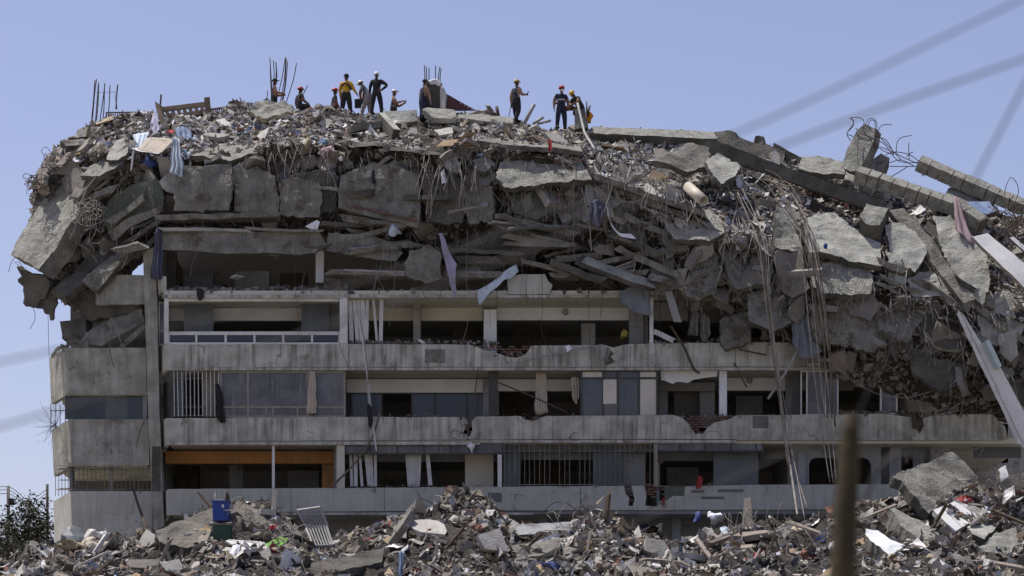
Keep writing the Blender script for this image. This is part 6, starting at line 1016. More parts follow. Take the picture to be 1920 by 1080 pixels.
fs('fallen_slab', 'dark sloping slab at the foot of the middle of the heap', [(560, 1062, -15.6), (640, 1042, -14.4), (720, 1030, -13.6), (716, 1052, -14.6), (640, 1068, -15.8), (570, 1082, -16.6)], .3, 'concrete_dark', jag=.05)
fs('earth_slab', 'big earth covered slab mound at the left of the heap', [(292, 996, -9.6), (340, 974, -9.2), (400, 948, -9.0), (470, 956, -9.2), (528, 991, -9.8), (540, 1026, -10.6), (400, 1036, -11.0), (300, 1018, -10.2)], .6, 'earth_slab', 'concrete_dark', jag=.12, relief=.12, cat='slab')
def pcrate(label, x0, y0, x1, y1, Y, d, mat, name, cat, lid=None):
    e = empty(name, W((x0 + x1) / 2, y1, Y), label, cat); a, b = W(x0, y1, Y), W(x1, y0, Y); v = boxv((a[0], Y, a[2]), (b[0], Y + d, b[2])); v = [np.array(p) * 1.0 for p in v]
    c = (a + b) / 2
    for i in range(4): v[i] = np.array((c[0] + (v[i][0] - c[0]) * .93, v[i][1], v[i][2]))
    mk('bin_body', v, BOXF, mat, parent=e)
    r = boxv((a[0] - .03, Y - .03, b[2]), (b[0] + .03, Y + d + .03, b[2] + .05)); mk('rim', r, BOXF, lid or mat, parent=e)
    return e
bb = pcrate('dark blue plastic bin standing upside down on the earth mound', 398, 941, 429, 976, -10.0, .7, 'plastic_blue', 'plastic_bin', 'bin'); mk('sticker', pboxv(416, 946, 420, 952, -10.02, .01), BOXF, 'frame_white', parent=bb)
pcrate('dark green bin standing below the blue bin', 399, 984, 432, 1024, -11.4, .7, 'plastic_green', 'plastic_bin', 'bin', 'concrete_dusty')
grating('grey metal crib frame standing on edge in the front heap', [(557, 957, -8.8), (600, 951, -8.8), (614, 985, -8.9), (574, 988, -8.9)], 9, 1, .03, 'metal_grey', 'crib', 'crib'); grating('lower half of the broken crib leaning under the crib frame', [(574, 990, -8.9), (612, 986, -8.9), (624, 1022, -9.6), (588, 1024, -9.6)], 7, 1, .03, 'metal_grey', 'crib_grating', 'crib')
fs('storage_box', 'bright lime green box lying on the front heap', [(494, 1021, -12.4), (524, 1006, -11.6), (541, 1009, -11.4), (536, 1018, -11.9), (500, 1034, -12.9)], .45, 'plastic_lime', 'plastic_green', ext=(.1, .4, -.35), cat='box', jag=.01, relief=.004)
hang('red cloth draped on a stick above the lime green lid', [((502, 990, -10.6), (500, 1004, -10.7)), ((510, 985, -10.6), (505, 1008, -10.8)), ((520, 985, -10.5), (510, 1000, -10.7))], 'cloth_red', 2, .06)
rack('white louvred shutter lying on the front heap at the left', [(428, 1014, -12.0), (490, 1018, -12.0), (506, 1040, -13.6), (470, 1040, -13.4)], 7, .14, 'white_scrap', 'shutter', 'shutter', .05); hang('white sheet sagging under the louvred shutter', [((436, 1024, -13.0), (416, 1052, -13.8)), ((446, 1022, -13.0), (438, 1054, -13.9)), ((460, 1030, -13.0), (456, 1048, -13.8))], 'cloth_white', 2, .1)
lump('pillow', 'pale pillow on the left end of the heap, nearer the wall', 203, 1022, -8.9, .75, 'cloth_beige', 'pillow', (1.1, .6, .5)); lump('pillow', 'pale pillow beside the striped mattress', 170, 1020, -9.0, .85, 'cloth_beige', 'pillow', (1.1, .6, .6)); lump('pillow', 'white rounded cushion leaning behind the two pillows', 182, 1006, -8.5, .85, 'white_scrap', 'pillow', (1.1, .4, .6))
fs('mattress', 'dark striped folded mattress at the left end of the heap', [(115, 1000, -8.6), (132, 983, -8.2), (152, 992, -8.2), (166, 1012, -8.6), (130, 1016, -9.0)], .3, 'panel_bluegrey', 'cloth_grey', jag=.05, relief=.1, cat='mattress'); lump('foam_roll', 'tan foam roll under the striped mattress', 135, 1024, -9.4, 1.0, 'fabric_tan', 'foam', (1.3, .6, .5))
fs('cardboard_sheet', 'yellowish cardboard sheet in the middle of the front heap', [(716, 1012, -11.4), (730, 1004, -11.0), (745, 1018, -11.4), (748, 1028, -11.9), (734, 1024, -11.8)], .04, 'cardboard', cat='cardboard', jag=.02); fs('cardboard_sheet', 'tan cardboard corner at the bottom of the middle of the heap', [(716, 1082, -16.8), (730, 1062, -15.6), (740, 1080, -16.6)], .04, 'cardboard', cat='cardboard', jag=.02); fs('cardboard_sheet', 'tan cardboard piece right of the blue hanging cloth', [(872, 1044, -13.4), (890, 1040, -13.0), (898, 1050, -13.4), (884, 1056, -13.8)], .04, 'cardboard', cat='cardboard', jag=.02); fs('cardboard_sheet', 'tan flattened box beside the blue clothes at the bottom of the heap', [(1004, 1062, -15.2), (1018, 1056, -14.8), (1032, 1064, -15.2), (1020, 1074, -15.8)], .05, 'cardboard', cat='cardboard', jag=.015)
lump('clothes_heap', 'bright blue clothes heap at the bottom of the middle of the front heap', 1042, 1062, -15.2, 1.0, 'cloth_blue', 'clothes', (1.2, .7, .7)); lump('yellow_cloth', 'mustard yellow cloth bundle in the middle of the front heap', 1104, 1031, -12.6, .55, 'plastic_yellow', 'cloth', (.9, .7, 1.1)); lump('blue_helmet', 'light blue plastic bowl on the front heap', 1125, 994, -9.2, .36, 'cloth_skyblue', 'bowl', (1.1, 1, .6)); hang('blue jeans spread on the right part of the front heap', [((1345, 1040, -12.6), (1350, 1050, -13.1)), ((1362, 1036, -12.4), (1368, 1048, -13.0)), ((1382, 1042, -12.5), (1384, 1050, -13.0))], 'cloth_skyblue', 2, .1); hang('white and blue shirt on the crest of the heap right of centre', [((1350, 990, -9.0), (1358, 1010, -9.8)), ((1362, 988, -9.0), (1370, 1014, -9.9)), ((1374, 998, -9.0), (1378, 1010, -9.8))], 'cloth_paleblue', 2, .08)
beam('white_rail', (1352, 1046, -13.2), (1408, 1060, -14.0), .2, .14, 'frame_white', jag=.015, label='white angled rail lying on the right part of the front heap', cat='rail'); fs('white_sheet', 'white square panel standing out on the crest right of centre', [(1292, 1012, -9.8), (1310, 1003, -9.4), (1314, 1012, -9.8), (1298, 1018, -10.1)], .03, 'white_scrap', cat='panel', jag=.01); lump('bottle_crate', 'blue crushed canister on the right part of the front heap', 1492, 1030, -12.0, .6, 'cloth_blue', 'canister', (.7, .6, 1.1)); hang('green rag on the right part of the front heap', [((1366, 1018, -10.6), (1370, 1028, -11.0)), ((1378, 1018, -10.6), (1374, 1030, -11.0))], 'plastic_lime', 1, .03)
lump('blue_sack', 'blue sack lying against the basement wall right of centre', 1308, 971, -3.8, .5, 'cloth_blue', 'sack', (.8, .7, 1.1)); hang('orange red cloth over the lowest parapet right of centre', [((1308, 894, -.1), (1306, 915, -.25)), ((1313, 892, -.1), (1314, 918, -.25)), ((1318, 896, -.1), (1318, 912, -.25))], 'cloth_red', 1, .03); lump('red_bag', 'dark red pot on the lowest parapet in the middle', 841, 915, -.1, .3, 'cloth_red', 'pot', (1, .8, .7)); lump('white_cloth', 'white and yellow bundle in front of the basement wall', 1340, 970, -4.2, .7, 'cloth_white', 'bundle', (1.3, .7, .6)); hang('pink cloth hanging at the brick patch in the lowest parapet', [((1242, 933, -.08), (1242, 950, -.1)), ((1247, 933, -.08), (1247, 950, -.1))], 'cloth_red', 1, .02)
lump('brown_lump', 'brown cloth wrapped lump on the heap right of centre', 1165, 1012, -10.6, 1.3, 'wood_dark', 'lump', (1.0, .7, .9)); beam('plastic_stand', (1120, 1000, -10.4), (1122, 1026, -11.2), .28, .1, 'frame_white', jag=.01, up=(1, 0, 0), label='white upright plastic frame on the heap right of centre', cat='frame'); beam('leaning_sheet', (1180, 1040, -12.6), (1192, 1020, -11.6), .35, .06, 'white_scrap', jag=.01, label='pale leaning panel beside the brown wrapped lump', cat='panel')
for k, (px, py) in enumerate(((1440, 985), (1400, 988), (1462, 978))): cable('looped pale wire rising from the heap right of centre', [(px - 6, py + 10, -8.6), (px - 2, py - 22, -8.8), (px + 6, py - 34, -8.9), (px + 10, py - 6, -8.7)], .014, 'rebar_dusty')['group'] = 'looped wires on the front heap'
for k in range(9): cable('tan rod in the sheaf hanging down the middle of the front heap', [(826 + k * 4, 1002 + k, -11.0), (836 + k * 5, 1040, -12.6), (850 + k * 5, 1085, -15.0)], .016, 'rebar_dusty')['group'] = 'sheaf of rods in the front heap'
# ---------------------------------------------------------------- beyond the building at the left: trees, poles
def tree(px, py_base, Y, h, spread, label, nleaf, bare):
    b = W(px, py_base, Y); root = empty('leafy_tree', b, label, 'tree', 'trees left of the building'); tm = MB(); tips = []
    def limb(p, d, L, r, lv):
        q = [p]; dd = d.copy()
        for i in range(4): dd = dd + RNG.normal(0, .22, 3); dd /= np.linalg.norm(dd); q.append(q[-1] + dd * L / 4)
        tm.add(*tube(q, r, 5 if lv < 2 else 3, r * .55)); tips.append((q[-1], lv)); tips.append((q[-2], lv))
        if lv < 3:
            for i in range(4 if lv else 6):
                e = dd + RNG.normal(0, .6, 3); e[2] = abs(e[2]) * .7 + .1; limb(q[int(RNG.integers(2, 5))], e / np.linalg.norm(e), L * .68, r * .5, lv + 1)
    limb(b - np.array((0, 0, .5)), np.array((0, 0, 1.0)), h * .45, .075, 0); tm.mk('trunk', 'bark', parent=root)
    tv = [t for t, l in tips if l >= 2]; V = []; F = []
    for i in range(nleaf):
        t = tv[int(RNG.integers(len(tv)))]
        if nz3(t, .8) < bare: continue
        p = t + RNG.normal(0, spread * .6, 3); R = rotm(np.array([[0, 0, 1.0]]), .8, 1)[0]; s = RNG.uniform(.05, .14)
        k = len(V); V += [p + R @ (np.array(c) * s) for c in ((-1, 0, 0), (0, -.45, .1), (1, 0, -.15), (0, .45, .1))]; F.append((k, k + 1, k + 2, k + 3))
    mk('crown', V, F, 'leaf_green', parent=root)
tree(14, 1085, 14, 5.0, .3, 'dark leafy tree growing left of the building at the picture edge', 2800, -.25); tree(58, 1080, 12, 4.8, .3, 'sparse tree with bare dark limbs close to the building corner', 1900, -.15); tree(92, 1090, 18, 5.2, .3, 'leafy tree half hidden behind the building corner', 2200, -.2); tree(-30, 1085, 16, 5.4, .3, 'broad tree cut by the left picture edge', 2600, -.25)
def upole(px, y0, Y, r, label, mat, extra=False):
    v, f = tube([W(px, 1100, Y), W(px - .5, y0, Y)], r, 8, r * .8); e = mk('utility_pole', v, f, mat, smooth=True, label=label, cat='pole')
    if extra: mk('transformer', *tube([W(px + 5, y0 + 24, Y), W(px + 5, y0 + 36, Y)], .16, 8), 'cable_black', parent=e)
upole(16, 911, 20, .1, 'tall grey utility pole with a dark box left of the building', 'pole_grey', True); upole(54, 935, 22, .1, 'shorter pale utility pole between the trees', 'pole_grey'); upole(89, 908, 24, .09, 'dark utility pole closest to the building corner', 'cable_black')
for i, (y0, y1, y2) in enumerate(((916, 913, 925), (922, 919, 932), (930, 926, 938))): cable('thin overhead line strung between the left utility poles', [(-40, y0 + 4, 20), (16, y1, 20), (54, y2 + 12, 22), (89, y2 - 8, 24)], .016, 'cable_black')['group'] = 'lines between the left poles'
def bush(px, py, Y, n, label, R=1.1):
    root = empty('dry_plant', W(px, py, Y), label, 'plant'); m = MB()
    for i in range(n):
        d = np.array((RNG.uniform(-1, .3), RNG.normal(0, .3), RNG.uniform(-.6, .6))); p = W(px, py, Y); q = [p]
        for k in range(4): d = d + RNG.normal(0, .25, 3); d /= np.linalg.norm(d); q.append(q[-1] + d * R * RNG.uniform(.12, .3))
        m.add(*tube(q, .007, 3, .003))
    m.mk('twig', 'bark', parent=root)
bush(105, 798, 1.5, 46, 'dry leafless plant spilling over the wing balcony on the left', 1.2)
# ---------------------------------------------------------------- close to the camera: overhead cables and the post, out of focus
def near(px, py, d): k = d / (S * D); return np.array(((px - 960) * k, -D + d, ZC + (CY - py) * k))
def ncable(label, pts, r, group=None):
    v, f = tube(spline([near(*p) for p in pts], 10), r, 6); mk('overhead_cable', v, f, 'cable_black', smooth=True, label=label, cat='cable', group=group)
ncable('uppermost blurred overhead cable crossing the sky at the right', [(-60, 688, 12.5), (110, 655, 12.5), (700, 520, 12.6), (1380, 250, 12.8), (1960, -22, 13)], .006)
ncable('second blurred overhead cable below the uppermost one', [(-60, 812, 12.0), (95, 772, 12.0), (760, 560, 12.2), (1470, 271, 12.6), (1960, 96, 12.8)], .0068)
ncable('steep blurred cable running down from the right edge to the wooden post', [(1602, 790, 15), (1700, 580, 14.6), (1830, 332, 14), (1960, 85, 13.4)], .0068)
ncable('low blurred cable running from the post to the lower left', [(1596, 800, 15), (1435, 868, 15), (1200, 976, 15), (900, 1120, 15)], .006)
ncable('slack blurred cable arching right of the wooden post', [(1612, 980, 15.4), (1640, 892, 15.2), (1688, 852, 15.2), (1760, 866, 15.2), (1850, 900, 15.4), (1960, 930, 15.4)], .014)
v, f = tube([near(1572, 1420, 16), near(1578, 1080, 16), near(1584, 980, 16), near(1590, 900, 16), near(1592, 850, 16), near(1598, 800, 16), near(1601, 780, 16)], .094, 12, .05); v = [p + np.array((nz3(p, 3), nz3(p, 3, 4), 0)) * .022 for p in v]; po = mk('wooden_post', v, f, 'post_wood', smooth=True, label='thick blurred wooden post in the foreground at the right', cat='post')
v, f = tube([near(1598, 800, 15.9), near(1600, 775, 15.9)], .03, 8); mk('post_tip', v, f, 'wood_dark', parent=po)
# ---------------------------------------------------------------- rescuers on the roof
BODIES = []
def person(label, px, py, Y, h, yaw, shirt='shirt_black', trousers='trousers_dark', sleeve='long', skin='skin', hat=None, hatmat=None, lean=0.0, sit=False, pose=None, twist=0.0, mask=False, gloves=None, head_turn=0.0):
    s = h / 1.78
    J = dict(pelvis=(0, 0, .95), belly=(0, 0, 1.12), chest=(.01, 0, 1.32), neck=(0, 0, 1.49), chin=(.03, 0, 1.57), head=(.03, 0, 1.66), top=(.01, 0, 1.75))
    R = dict(pelvis=(.145, .115), belly=(.135, .105), chest=(.165, .12), neck=(.062, .062), chin=(.075, .08), head=(.082, .098), top=(.05, .06))
    for n, g in (('L', 1), ('R', -1)):
        J.update({'sh' + n: (0, .185 * g, 1.42), 'el' + n: (-.03, .25 * g, 1.14), 'wr' + n: (.06, .26 * g, .9), 'hip' + n: (0, .095 * g, .88), 'kn' + n: (.03, .115 * g, .5), 'an' + n: (-.03, .12 * g, .1), 'toe' + n: (.14, .14 * g, .04)})
        R.update({'sh' + n: (.078, .078), 'el' + n: (.047, .047), 'wr' + n: (.034, .03), 'hip' + n: (.1, .1), 'kn' + n: (.066, .066), 'an' + n: (.05, .05), 'toe' + n: (.045, .035)})
    if sit:
        for k in J:
            J[k] = (J[k][0], J[k][1], J[k][2] - .47)
        for n, g in (('L', 1), ('R', -1)): J['hip' + n] = (.05, .1 * g, .44); J['kn' + n] = (.44, .16 * g, .5); J['an' + n] = (.42, .15 * g, .1); J['toe' + n] = (.58, .16 * g, .04)
    J.update(pose or {})
    for k in R:
        g = 1.42 if k in ('pelvis', 'belly', 'chest') else 1.22 if k in ('chin', 'head', 'top', 'neck') else 1.6 if k[:3] in ('hip',) or k[:2] in ('kn', 'an') else 1.5
        R[k] = (R[k][0] * g, R[k][1] * g)
    if lean:
        pz = J['pelvis'][2]; c, sn = math.cos(lean), math.sin(lean)
        for k in list(J):
            if k in ('belly', 'chest', 'neck', 'chin', 'head', 'top') or k[:2] in ('sh',) or (k[:2] in ('el', 'wr') and not (pose and k in pose)):
                x, y, z = J[k]; z -= pz; J[k] = (x * c + z * sn, y, -x * sn + z * c + pz)
    # hands: palm, four fingers and a thumb
    E = [('pelvis', 'belly'), ('belly', 'chest'), ('chest', 'neck'), ('neck', 'chin'), ('chin', 'head'), ('head', 'top')]
    for n, g in (('L', 1), ('R', -1)):
        E += [('chest', 'sh' + n), ('sh' + n, 'el' + n), ('el' + n, 'wr' + n), ('pelvis', 'hip' + n), ('hip' + n, 'kn' + n), ('kn' + n, 'an' + n), ('an' + n, 'toe' + n)]
        w, e = np.array(J['wr' + n]), np.array(J['el' + n]); d = (w - e) / np.linalg.norm(w - e); a = np.cross(d, (0, 1, 0)); a /= np.linalg.norm(a) + 1e-9; b = np.cross(d, a)
        J['pa' + n] = tuple(w + d * .07); R['pa' + n] = (.036, .022); E.append(('wr' + n, 'pa' + n))
        for i, (off, L) in enumerate(((-.03, .07), (-.01, .085), (.01, .08), (.03, .06))):
            k1, k2 = 'f%d%s' % (i, n), 'g%d%s' % (i, n); J[k1] = tuple(w + d * (.1 + L * .4) + a * off); J[k2] = tuple(w + d * (.1 + L) + a * off + b * .02 * g); R[k1] = (.0095, .0095); R[k2] = (.008, .008); E += [('pa' + n, k1), (k1, k2)]
        J['t1' + n] = tuple(w + d * .05 + a * .045); J['t2' + n] = tuple(w + d * .09 + a * .06 + b * .015 * g); R['t1' + n] = (.012, .012); R['t2' + n] = (.009, .009); E += [('pa' + n, 't1' + n), ('t1' + n, 't2' + n)]
    J['nose'] = tuple(np.array(J['head']) + (np.array(J['chin']) - np.array(J['head'])) * .35 + np.array((.1 * math.cos(lean), 0, -.1 * math.sin(lean)))); R['nose'] = (.016, .018); E.append(('head', 'nose'))
    cy, sy = math.cos(yaw), math.sin(yaw); org = W(px, py, Y)
    def wl(p): x, y, z = (np.array(p) * s); return np.array((x * cy - y * sy, x * sy + y * cy, z))
    names = list(J); idx = {n: i for i, n in enumerate(names)}
    me = bpy.data.meshes.new('person'); me.from_pydata([tuple(wl(J[n])) for n in names], [(idx[a], idx[b]) for a, b in E], []); me.update()
    tmp = bpy.data.objects.new('person', me); C.objects.link(tmp)
    sk = tmp.modifiers.new('skin', 'SKIN'); sk.use_smooth_shade = True; sk.branch_smoothing = .6
    for n in names: dt = me.skin_vertices[0].data[idx[n]]; dt.radius = (R[n][0] * s, R[n][1] * s); dt.use_root = n == 'pelvis'
    sb_ = tmp.modifiers.new('sub', 'SUBSURF'); sb_.levels = 2; sb_.render_levels = 2
    BODIES.append((tmp, label, org, J, E, wl, s, dict(shirt=shirt, trousers=trousers, sleeve=sleeve, skin=skin, hat=hat, hatmat=hatmat, mask=mask, gloves=gloves, lean=lean)))
    return lambda p: org + wl(p)
def dome(c, up, fwd, rx, ry, rz, n=16, m=6, a0=0.0):
    left = np.cross(up, fwd); v = []; f = []
    for k in range(m):
        a = a0 + (math.pi / 2 - a0) * k / m
        for j in range(n): t = 2 * math.pi * j / n; v.append(c + math.cos(a) * (fwd * rx * math.cos(t) + left * ry * math.sin(t)) + up * rz * math.sin(a))
    v.append(c + up * rz)
    for k in range(m - 1):
        for j in range(n): q = (j + 1) % n; f.append((k * n + j, k * n + q, (k + 1) * n + q, (k + 1) * n + j))
    for j in range(n): f.append(((m - 1) * n + j, (m - 1) * n + (j + 1) % n, m * n))
    f.append(tuple(range(n))[::-1]); return v, f
def finish_people():
    dg = bpy.context.evaluated_depsgraph_get(); dg.update()
    for tmp, label, org, J, E, wl, s, o in BODIES:
        me = bpy.data.meshes.new_from_object(tmp.evaluated_get(dg)); me.name = 'person'
        mats = [o['shirt'], o['trousers'], o['skin'], 'hair_dark', 'boot_black', o['gloves'] or o['skin']]; me.materials.clear()
        for m_ in mats: me.materials.append(M[m_])
        A = np.array([wl(J[a]) for a, b in E]); Bv = np.array([wl(J[b]) for a, b in E]); d = Bv - A
        fc = np.array([p.center[:] for p in me.polygons]); t = np.clip(((fc[:, None] - A) * d).sum(2) / ((d * d).sum(1) + 1e-9), 0, 1)
        near_ = (((fc[:, None] - A - t[..., None] * d) ** 2).sum(2)).argmin(1); hd = wl(J['head']); fw = wl((1, 0, -math.sin(o['lean']) * .8)) / s; fw /= np.linalg.norm(fw)
        mi = []
        for i, k in enumerate(near_):
            a, b = E[k]; tt = t[i, k]
            if a in ('neck',) and tt > .25: q = 2
            elif a in ('chin', 'head') or b == 'nose': q = 2 if ((fc[i] - hd) @ fw > .02 * s and fc[i][2] < hd[2] + .05 * s) else 3
            elif b[:2] in ('kn', 'an') or (b[:3] == 'hip') : q = 1
            elif b[:3] == 'toe' or (b[:2] == 'an' and tt > .85): q = 4
            elif a[:2] == 'sh': q = 2 if (o['sleeve'] == 'none' or (o['sleeve'] == 'short' and tt > .55)) else 0
            elif a[:2] == 'el': q = 0 if o['sleeve'] == 'long' and tt < .93 else 2
            elif a[:2] in ('wr', 'pa') or a[0] in 'ft' and len(a) == 3: q = 5
            elif a == 'pelvis' and tt < .45: q = 1
            else: q = 0
            mi.append(q)
        me.polygons.foreach_set('material_index', np.array(mi, dtype=np.int32)); me.polygons.foreach_set('use_smooth', np.ones(len(me.polygons), bool))
        bpy.data.objects.remove(tmp)
        po_ = bpy.data.objects.new('person', me); C.objects.link(po_); po_.location = org; setp(po_, label, 'person')
        up = wl(np.array(J['top']) - np.array(J['chin'])); up /= np.linalg.norm(up); f2 = fw - (fw @ up) * up; f2 /= np.linalg.norm(f2); lf = np.cross(up, f2); hc = org + wl(J['head'])
        for g in (1, -1): # eyes, ears
            p = hc + f2 * .088 * s + lf * .035 * g * s - up * .005 * s; v, f = dome(p, f2, up, .013 * s, .016 * s, .01 * s, 8, 2); mk('eye', v, f, 'hair_dark', parent=po_)
            p = hc + lf * .085 * g * s - up * .02 * s; v, f = dome(p, lf * g, up, .034 * s, .02 * s, .02 * s, 8, 2); mk('ear', v, f, o['skin'], parent=po_)
        if o['mask']: v, f = dome(hc + f2 * .055 * s - up * .06 * s, f2, up, .06 * s, .075 * s, .06 * s, 10, 3); mk('face_mask', v, f, 'mask_white', parent=po_)
        if o['hat']:
            c = hc + up * .035 * s; k = 1.12 if o['hat'] == 'helmet' else 1.0
            v, f = dome(c, up, f2, .128 * s * k, .108 * s * k, .12 * s * k); ht = mk(o['hat'], v, f, o['hatmat'], parent=po_, smooth=True)
            fr, bk = ((.185, -.14) if o['hat'] == 'helmet' else (.2, 0)); v = []
            for z in (0, .012):
                for j in range(14):
                    t_ = 2 * math.pi * j / 14; x = math.cos(t_); y = math.sin(t_); rx = fr * max(x, 0) ** .8 if x > 0 else -bk * x * 1.0
                    if o['hat'] == 'helmet': v.append(c + s * (f2 * (x * (.185 if x > 0 else .148)) + lf * y * .128 + up * (z - .005)))
                    else: v.append(c + s * (f2 * (.06 + x * .15) + lf * y * .085 + up * (z + .0)))
            mk('brim', v, [tuple(range(14))[::-1], tuple(range(14, 28))] + [(j, (j + 1) % 14, 14 + (j + 1) % 14, 14 + j) for j in range(14)], o['hatmat'], parent=ht)
RAD = math.radians
a1 = person('person in a navy sleeveless top and dark cap by the curved rebars', 514, 226, 7.4, 1.78, RAD(5), 'shirt_navy', sleeve='none', skin='skin_pale', hat='cap', hatmat='hair_dark', pose=dict(elR=(.08, -.27, 1.15), wrR=(.32, -.2, 1.12), elL=(.1, .26, 1.15), wrL=(.34, .16, 1.14)))
person('person in an orange helmet and dark shirt sitting sideways on the roof edge', 560, 220, 6.7, 1.76, RAD(28), 'shirt_charcoal', sleeve='short', skin='skin', hat='helmet', hatmat='helmet_orange', sit=True, lean=.08, pose=dict(elR=(.12, -.26, .68), wrR=(.34, -.16, .62)))
person('person in a red helmet standing lower down beside the yellow shirt', 627, 245, 8.0, 1.82, RAD(10), 'shirt_charcoal', sleeve='short', hat='helmet', hatmat='helmet_red', pose=dict(elR=(.05, -.25, 1.12), wrR=(.18, -.24, .9)))
person('person in a yellow long sleeved shirt and dark trousers seen from behind', 649, 221, 6.6, 1.87, RAD(76), 'shirt_yellow', hat='cap', hatmat='hair_dark', pose=dict(elR=(-.02, -.31, 1.17), wrR=(.02, -.43, .97), knL=(.0, .15, .5), anL=(-.05, .18, .1), knR=(.06, -.14, .5), anR=(.0, -.2, .1), toeL=(.1, .2, .04), toeR=(.16, -.24, .04)))
person('person in a black long sleeved shirt and white helmet, hand on hip', 706, 214, 6.6, 1.78, RAD(84), 'shirt_black', hat='helmet', hatmat='helmet_white', pose=dict(elR=(-.05, -.48, 1.2), wrR=(.02, -.2, 1.02), elL=(.0, .28, 1.15), wrL=(.1, .3, .92), knR=(.1, -.17, .5), anR=(.0, -.22, .1), knL=(0, .17, .5), anL=(-.05, .2, .1)))
a6 = person('person in pale trousers bending behind the man in black, holding a dark case', 692, 221, 7.3, 1.74, RAD(160), 'cloth_grey', 'trousers_pale', 'short', hat='helmet', hatmat='helmet_white', lean=.55, pose=dict(elL=(.35, .2, 1.05), wrL=(.35, .1, .86), elR=(.35, -.2, 1.08), wrR=(.36, -.1, .88), knL=(.2, .14, .5), anL=(.3, .16, .12), toeL=(.45, .18, .05)))
a7 = person('person in a white cap and dark sleeveless top raising a phone, facing right', 738, 247, 7.6, 1.8, RAD(-4), 'shirt_navy', sleeve='none', skin='skin_pale', hat='cap', hatmat='helmet_white', pose=dict(elR=(.1, -.25, 1.16), wrR=(.34, -.14, 1.24), elL=(.16, .24, 1.14), wrL=(.4, .08, 1.2)))
person('person in navy with a black cap leaning against the wrapped concrete column', 792, 228, 4.9, 1.78, RAD(20), 'shirt_navy', 'shirt_navy', 'none', 'skin_pale', 'cap', 'hair_dark', lean=.12, gloves='cloth_grey', pose=dict(elR=(.22, -.22, 1.12), wrR=(.28, -.2, .86)))
a9 = person('person in an olive helmet and dark vest holding a phone and a stick', 968, 231, 5.6, 1.82, RAD(38), 'shirt_navy', sleeve='none', skin='skin_pale', hat='helmet', hatmat='helmet_olive', gloves='boot_black', pose=dict(elR=(.08, -.24, 1.16), wrR=(.34, -.2, 1.2), elL=(-.06, .28, 1.14), wrL=(.0, .33, .88), knR=(.06, -.08, .5), anR=(-.1, -.06, .1), knL=(.03, .1, .5), anL=(.08, .08, .1)))
a10 = person('person in a red helmet, face mask and navy shirt standing facing the camera', 1052, 243, 4.6, 1.8, RAD(-72), 'shirt_navy', 'shirt_navy', 'short', hat='helmet', hatmat='helmet_red', mask=True, lean=.06, pose=dict(elR=(-.02, -.3, 1.15), wrR=(.04, -.32, .88), elL=(.02, .29, 1.15), wrL=(.16, .28, .9), knL=(.03, .15, .5), anL=(-.02, .18, .1), knR=(.03, -.15, .5), anR=(-.02, -.17, .1)))
person('person in a yellow helmet bending over the grey column stub', 1090, 245, 5.3, 1.78, RAD(-140), 'shirt_charcoal', sleeve='short', hat='helmet', hatmat='helmet_yellow', lean=.75, pose=dict(elR=(.42, -.28, 1.1), wrR=(.5, -.06, .98), elL=(.42, .28, 1.1), wrL=(.55, .1, 1.0)))
finish_people()
ys = [o for o in bpy.data.objects if o.get('label', '').startswith('person in a yellow long')][0]
pz = np.array(ys.location); v, f = tube(spline([pz + np.array((-.2, -.13, 1.32)), pz + np.array((-.05, -.2, 1.42)), pz + np.array((.1, -.19, 1.36)), pz + np.array((.24, -.12, 1.15))], 5), .045, 6); mk('shoulder_strap', v, f, 'wood_dark', parent=ys, smooth=True)
def gadget(name, label, p, sx, sy, sz, mat, cat, rot=(0, 0, 0)):
    o = mk(name, boxv((-sx / 2, -sy / 2, -sz / 2), (sx / 2, sy / 2, sz / 2)), BOXF, mat, recentre=False, label=label, cat=cat); o.location = p; o.rotation_euler = rot; return o
gadget('phone', 'black phone held by the person in the white cap', a7((.5, .02, 1.27)), .03, .08, .16, 'cable_black', 'phone', (0, .5, 0)); gadget('phone', 'dark phone held by the person leaning on a stick', a9((.45, -.2, 1.28)), .03, .08, .16, 'cable_black', 'phone', (0, .4, 0)); gadget('radio', 'black handset held by the person sitting by the curved rebars', a1((.42, .0, 1.22)), .06, .06, .2, 'cable_black', 'radio', (0, .2, 0))
v, f = tube([a9((.02, .36, .9)), W(952, 229, 5.2)], .018, 6); mk('walking_stick', v, f, 'cable_black', label='thin dark stick held by the person in the olive yellow helmet', cat='stick')
e = empty('black_case', a6((.42, .0, .62)), 'dark rectangular case held by the bending person in pale trousers', 'case'); p = a6((.42, .0, .68)); mk('case_body', boxv(p - np.array((.24, .1, .19)), p + np.array((.24, .1, .16))), BOXF, 'cable_black', parent=e); v, f = tube(spline([p + np.array((-.1, 0, .16)), p + np.array((0, 0, .24)), p + np.array((.1, 0, .16))], 5), .015, 5); mk('handle', v, f, 'cable_black', parent=e)
# printed strip on the navy shirt's front
p = W(1053, 188, 4.35)
for i, w_ in enumerate((.04, .03, .045, .03, .04, .035)): gg = mk('shirt_print', boxv(p + np.array((-.16 + i * .052, -.02, 0)), p + np.array((-.16 + i * .052 + w_ * .8, -.012, .06))), BOXF, 'mask_white', parent=[o for o in bpy.data.objects if o.get('label', '').startswith('person in a red helmet, face mask')][0])
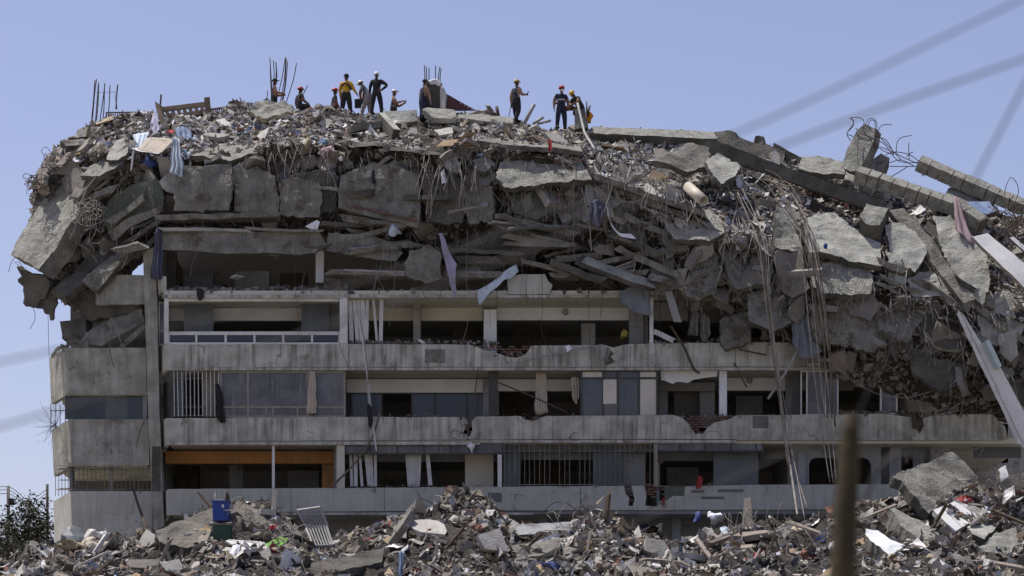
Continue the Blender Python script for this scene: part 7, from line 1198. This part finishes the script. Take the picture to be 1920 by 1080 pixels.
# the search dog
def dog(label, px, py, Y, yaw, h):
    J = {'rump': (-.34, 0, .5), 'back': (-.1, 0, .52), 'chest': (.2, 0, .48), 'neck': (.34, 0, .62), 'skull': (.46, 0, .74), 'muzzle': (.62, 0, .7), 'tail1': (-.5, 0, .44), 'tail2': (-.58, 0, .28)}
    R = {'rump': .1, 'back': .115, 'chest': .145, 'neck': .09, 'skull': .075, 'muzzle': .035, 'tail1': .035, 'tail2': .02}; E = [('back', 'rump'), ('back', 'chest'), ('chest', 'neck'), ('neck', 'skull'), ('skull', 'muzzle'), ('rump', 'tail1'), ('tail1', 'tail2')]
    for n, g in (('L', 1), ('R', -1)):
        J.update({'sh' + n: (.22, .09 * g, .38), 'el' + n: (.18, .1 * g, .26), 'wr' + n: (.22, .1 * g, .12), 'fp' + n: (.27, .1 * g, .03), 'st' + n: (-.3, .09 * g, .38), 'kn' + n: (-.22, .1 * g, .28), 'ho' + n: (-.42, .1 * g, .18), 'hp' + n: (-.36, .1 * g, .03), 'ea' + n: (.42, .06 * g, .86)})
        R.update({'sh' + n: .07, 'el' + n: .045, 'wr' + n: .03, 'fp' + n: .033, 'st' + n: .085, 'kn' + n: .06, 'ho' + n: .03, 'hp' + n: .035, 'ea' + n: .02}); E += [('chest', 'sh' + n), ('sh' + n, 'el' + n), ('el' + n, 'wr' + n), ('wr' + n, 'fp' + n), ('rump', 'st' + n), ('st' + n, 'kn' + n), ('kn' + n, 'ho' + n), ('ho' + n, 'hp' + n), ('skull', 'ea' + n)]
    s = h / .6; c, sn = math.cos(yaw), math.sin(yaw); names = list(J); ix = {n: i for i, n in enumerate(names)}
    me = bpy.data.meshes.new('dog'); me.from_pydata([((x * c - y * sn) * s, (x * sn + y * c) * s, z * s) for x, y, z in J.values()], [(ix[a], ix[b]) for a, b in E], []); me.update()
    o = bpy.data.objects.new('dog', me); C.objects.link(o); o.location = W(px, py, Y); o.modifiers.new('skin', 'SKIN').use_smooth_shade = True
    for n in names: d_ = me.skin_vertices[0].data[ix[n]]; d_.radius = (R[n] * s, R[n] * s); d_.use_root = n == 'back'
    sb_ = o.modifiers.new('sub', 'SUBSURF'); sb_.levels = 2; sb_.render_levels = 2; me.materials.append(M['fur_brown']); setp(o, label, 'dog')
dog('brown and black search dog standing between the two rescuers', 1066, 224, 5.2, RAD(185), .56)
lump('orange_bag', 'orange bag lying behind the grey column stub', 1105, 222, 5.6, .42, 'bag_orange', 'bag', (.8, .7, 1.1))

# things whose words still coincide are told apart by their order from left to right
bpy.context.view_layer.update()
seen = {}
for o in bpy.data.objects:
    if o.parent is None and o.get('category') and o.get('label'): seen.setdefault(o['label'], []).append(o)
ORD = ['first', 'second', 'third', 'fourth', 'fifth', 'sixth', 'seventh', 'eighth', 'ninth', 'tenth', 'eleventh', 'twelfth']
for l, os_ in seen.items():
    if 1 < len(os_) <= 12:
        os_.sort(key=lambda o: sum((o.matrix_world @ Vector(c)).x for c in o.bound_box))
        for i, o in enumerate(os_):
            w_ = ('left one' if i == 0 else 'right one') if len(os_) == 2 else ORD[i] + ' from left'
            t_ = l.split(); t_ = t_[:16 - len(w_.split())]; o['label'] = ' '.join(t_) + ', ' + w_
